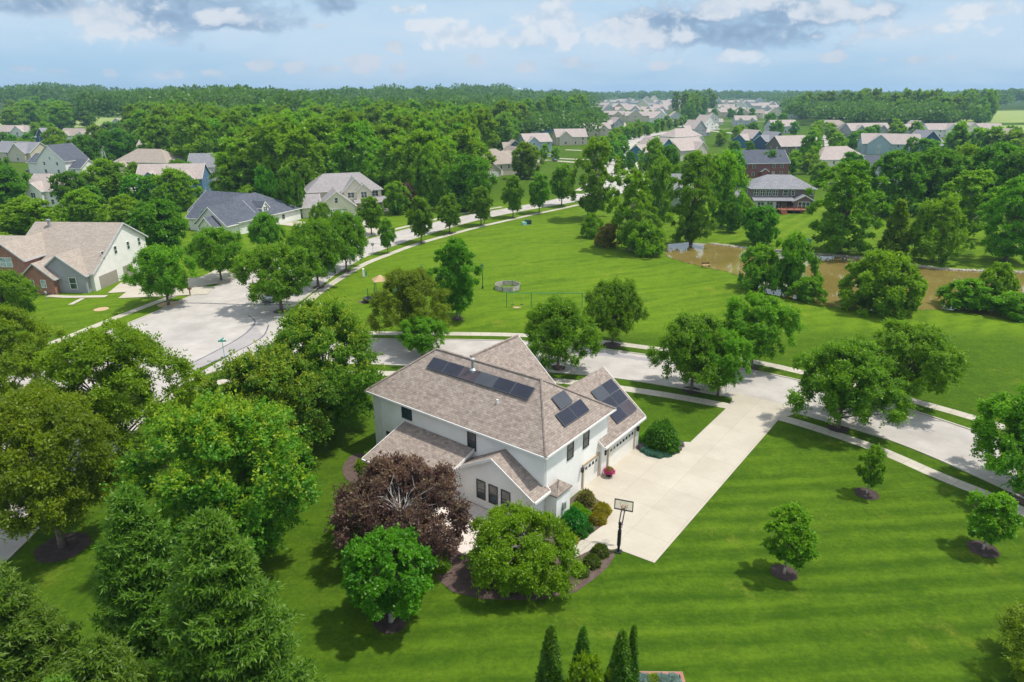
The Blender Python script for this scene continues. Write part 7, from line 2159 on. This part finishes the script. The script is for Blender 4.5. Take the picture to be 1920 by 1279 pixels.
# ------------------------------------------------------------ cars
def car(x, y, rz, paint, label, suv=False, group=None, z=.03):
    o = empty('parked_car', (x, y, z), rz, label, 'car', group)
    L_, W_, h1, h2 = 4.7, 1.85, .92, 1.65 if suv else 1.42
    mb = MB()
    sec = [(-2.35, .45, .72), (-2.25, .28, .84), (-1.0, .25, h1), (.9, .25, h1), (1.9, .25, .98), (2.3, .3, .9), (2.35, .45, .8)]
    n = len(sec)
    for i in range(n - 1):
        (xa, la, ha), (xb, lb, hb) = sec[i], sec[i + 1]
        wa = W_ / 2 * (.9 if i == 0 else 1); wb_ = W_ / 2 * (.9 if i == n - 2 else 1)
        mb.v += [(xa, -wa, la), (xb, -wb_, lb), (xb, wb_, lb), (xa, wa, la), (xa, -wa * .93, ha), (xb, -wb_ * .93, hb), (xb, wb_ * .93, hb), (xa, wa * .93, ha)]
        k = len(mb.v) - 8
        fs = [(k + 3, k + 2, k + 1, k), (k + 4, k + 5, k + 6, k + 7), (k, k + 1, k + 5, k + 4), (k + 2, k + 3, k + 7, k + 6)]
        if i == 0: fs.append((k, k + 4, k + 7, k + 3))
        if i == n - 2: fs.append((k + 1, k + 2, k + 6, k + 5))
        mb.f += fs; mb.m += [0] * len(fs)
    mb.build('body', paint, o)
    mb = MB(); xb1 = 2.0 if suv else 1.55
    mb.solid([(-1.15, -.84, h1 - .02), (xb1 + .2, -.84, h1 - .02), (xb1 + .2, .84, h1 - .02), (-1.15, .84, h1 - .02)], [(-.35, -.66, h2 - .06), (xb1 - .45, -.66, h2 - .06), (xb1 - .45, .66, h2 - .06), (-.35, .66, h2 - .06)])
    mb.build('windows', GLASS, o)
    mb = MB(); mb.solid([(-.4, -.68, h2 - .06), (xb1 - .4, -.68, h2 - .06), (xb1 - .4, .68, h2 - .06), (-.4, .68, h2 - .06)], [(-.3, -.6, h2), (xb1 - .5, -.6, h2), (xb1 - .5, .6, h2), (-.3, .6, h2)])
    mb.build('roof_panel', paint, o)
    for sx in (-1.42, 1.42):
        for sy in (-.86, .86):
            w_ = MB(); prof = [(.12, -.11), (.32, -.11), (.34, -.06), (.34, .06), (.32, .11), (.12, .11)]
            w_.lathe(prof, 14)
            wo = w_.build('wheel', TYRE, o); wo.location = (sx, sy, .34); wo.rotation_euler = (math.pi / 2, 0, 0)
    for sy in (-.62, .62):
        h = MB(); h.box(-2.37, -2.28, sy - .2, sy + .2, .62, .74); h.build('headlight', GLASSL, o)
        h = MB(); h.box(2.3, 2.38, sy - .2, sy + .2, .66, .8); h.build('tail_light', REDM, o)


for cc_ in CARS: car(*cc_)

# ------------------------------------------------------------ horizon: water tower, masts
x, y = TOWER
o = empty('water_tower', (x, y, 0), 0, 'white water tower rising over the trees on the horizon', 'water tower')
mb = MB(); mb.lathe([(4, 0), (3.4, 30), (3.4, 34)], 14); mb.build('stem', WHITE, o, True)
mb = MB(); mb.lathe([(3.4, 34), (15, 40), (18, 46), (15, 52), (7, 56), (.5, 57)], 24); mb.build('tank', WHITE, o, True)
for k, (x, y, hh) in enumerate(MASTS):
    o = empty('radio_mast', (x, y, 0), 0, ('taller ' if k == 0 else 'shorter ') + 'thin radio mast on the horizon', 'radio mast')
    mb = MB(); mb.bar((0, 0, 0), (0, 0, hh), 1.0, 0, 4, .7); mb.build('lattice', GREY, o)
    mb = MB(); mb.bar((0, 0, hh), (0, 0, hh + 6), .3, 0, 4); mb.build('aerial', GREY, o)

# ------------------------------------------------------------ air
hm = bpy.data.materials.new('haze'); hm.use_nodes = True
t = NT(hm.node_tree)
vv = t.n('ShaderNodeVolumePrincipled', inputs={'Color': (.48, .72, 1.0, 1), 'Density': 0.00013, 'Anisotropy': .1})
oo = t.n('ShaderNodeOutputMaterial')
t.t.links.new(vv.outputs[0], oo.inputs['Volume'])
mb = MB(); mb.box(-8500, 8500, -200, 8500, -3.2, 78)
tag(mb.build('haze', hm), kind='stuff')
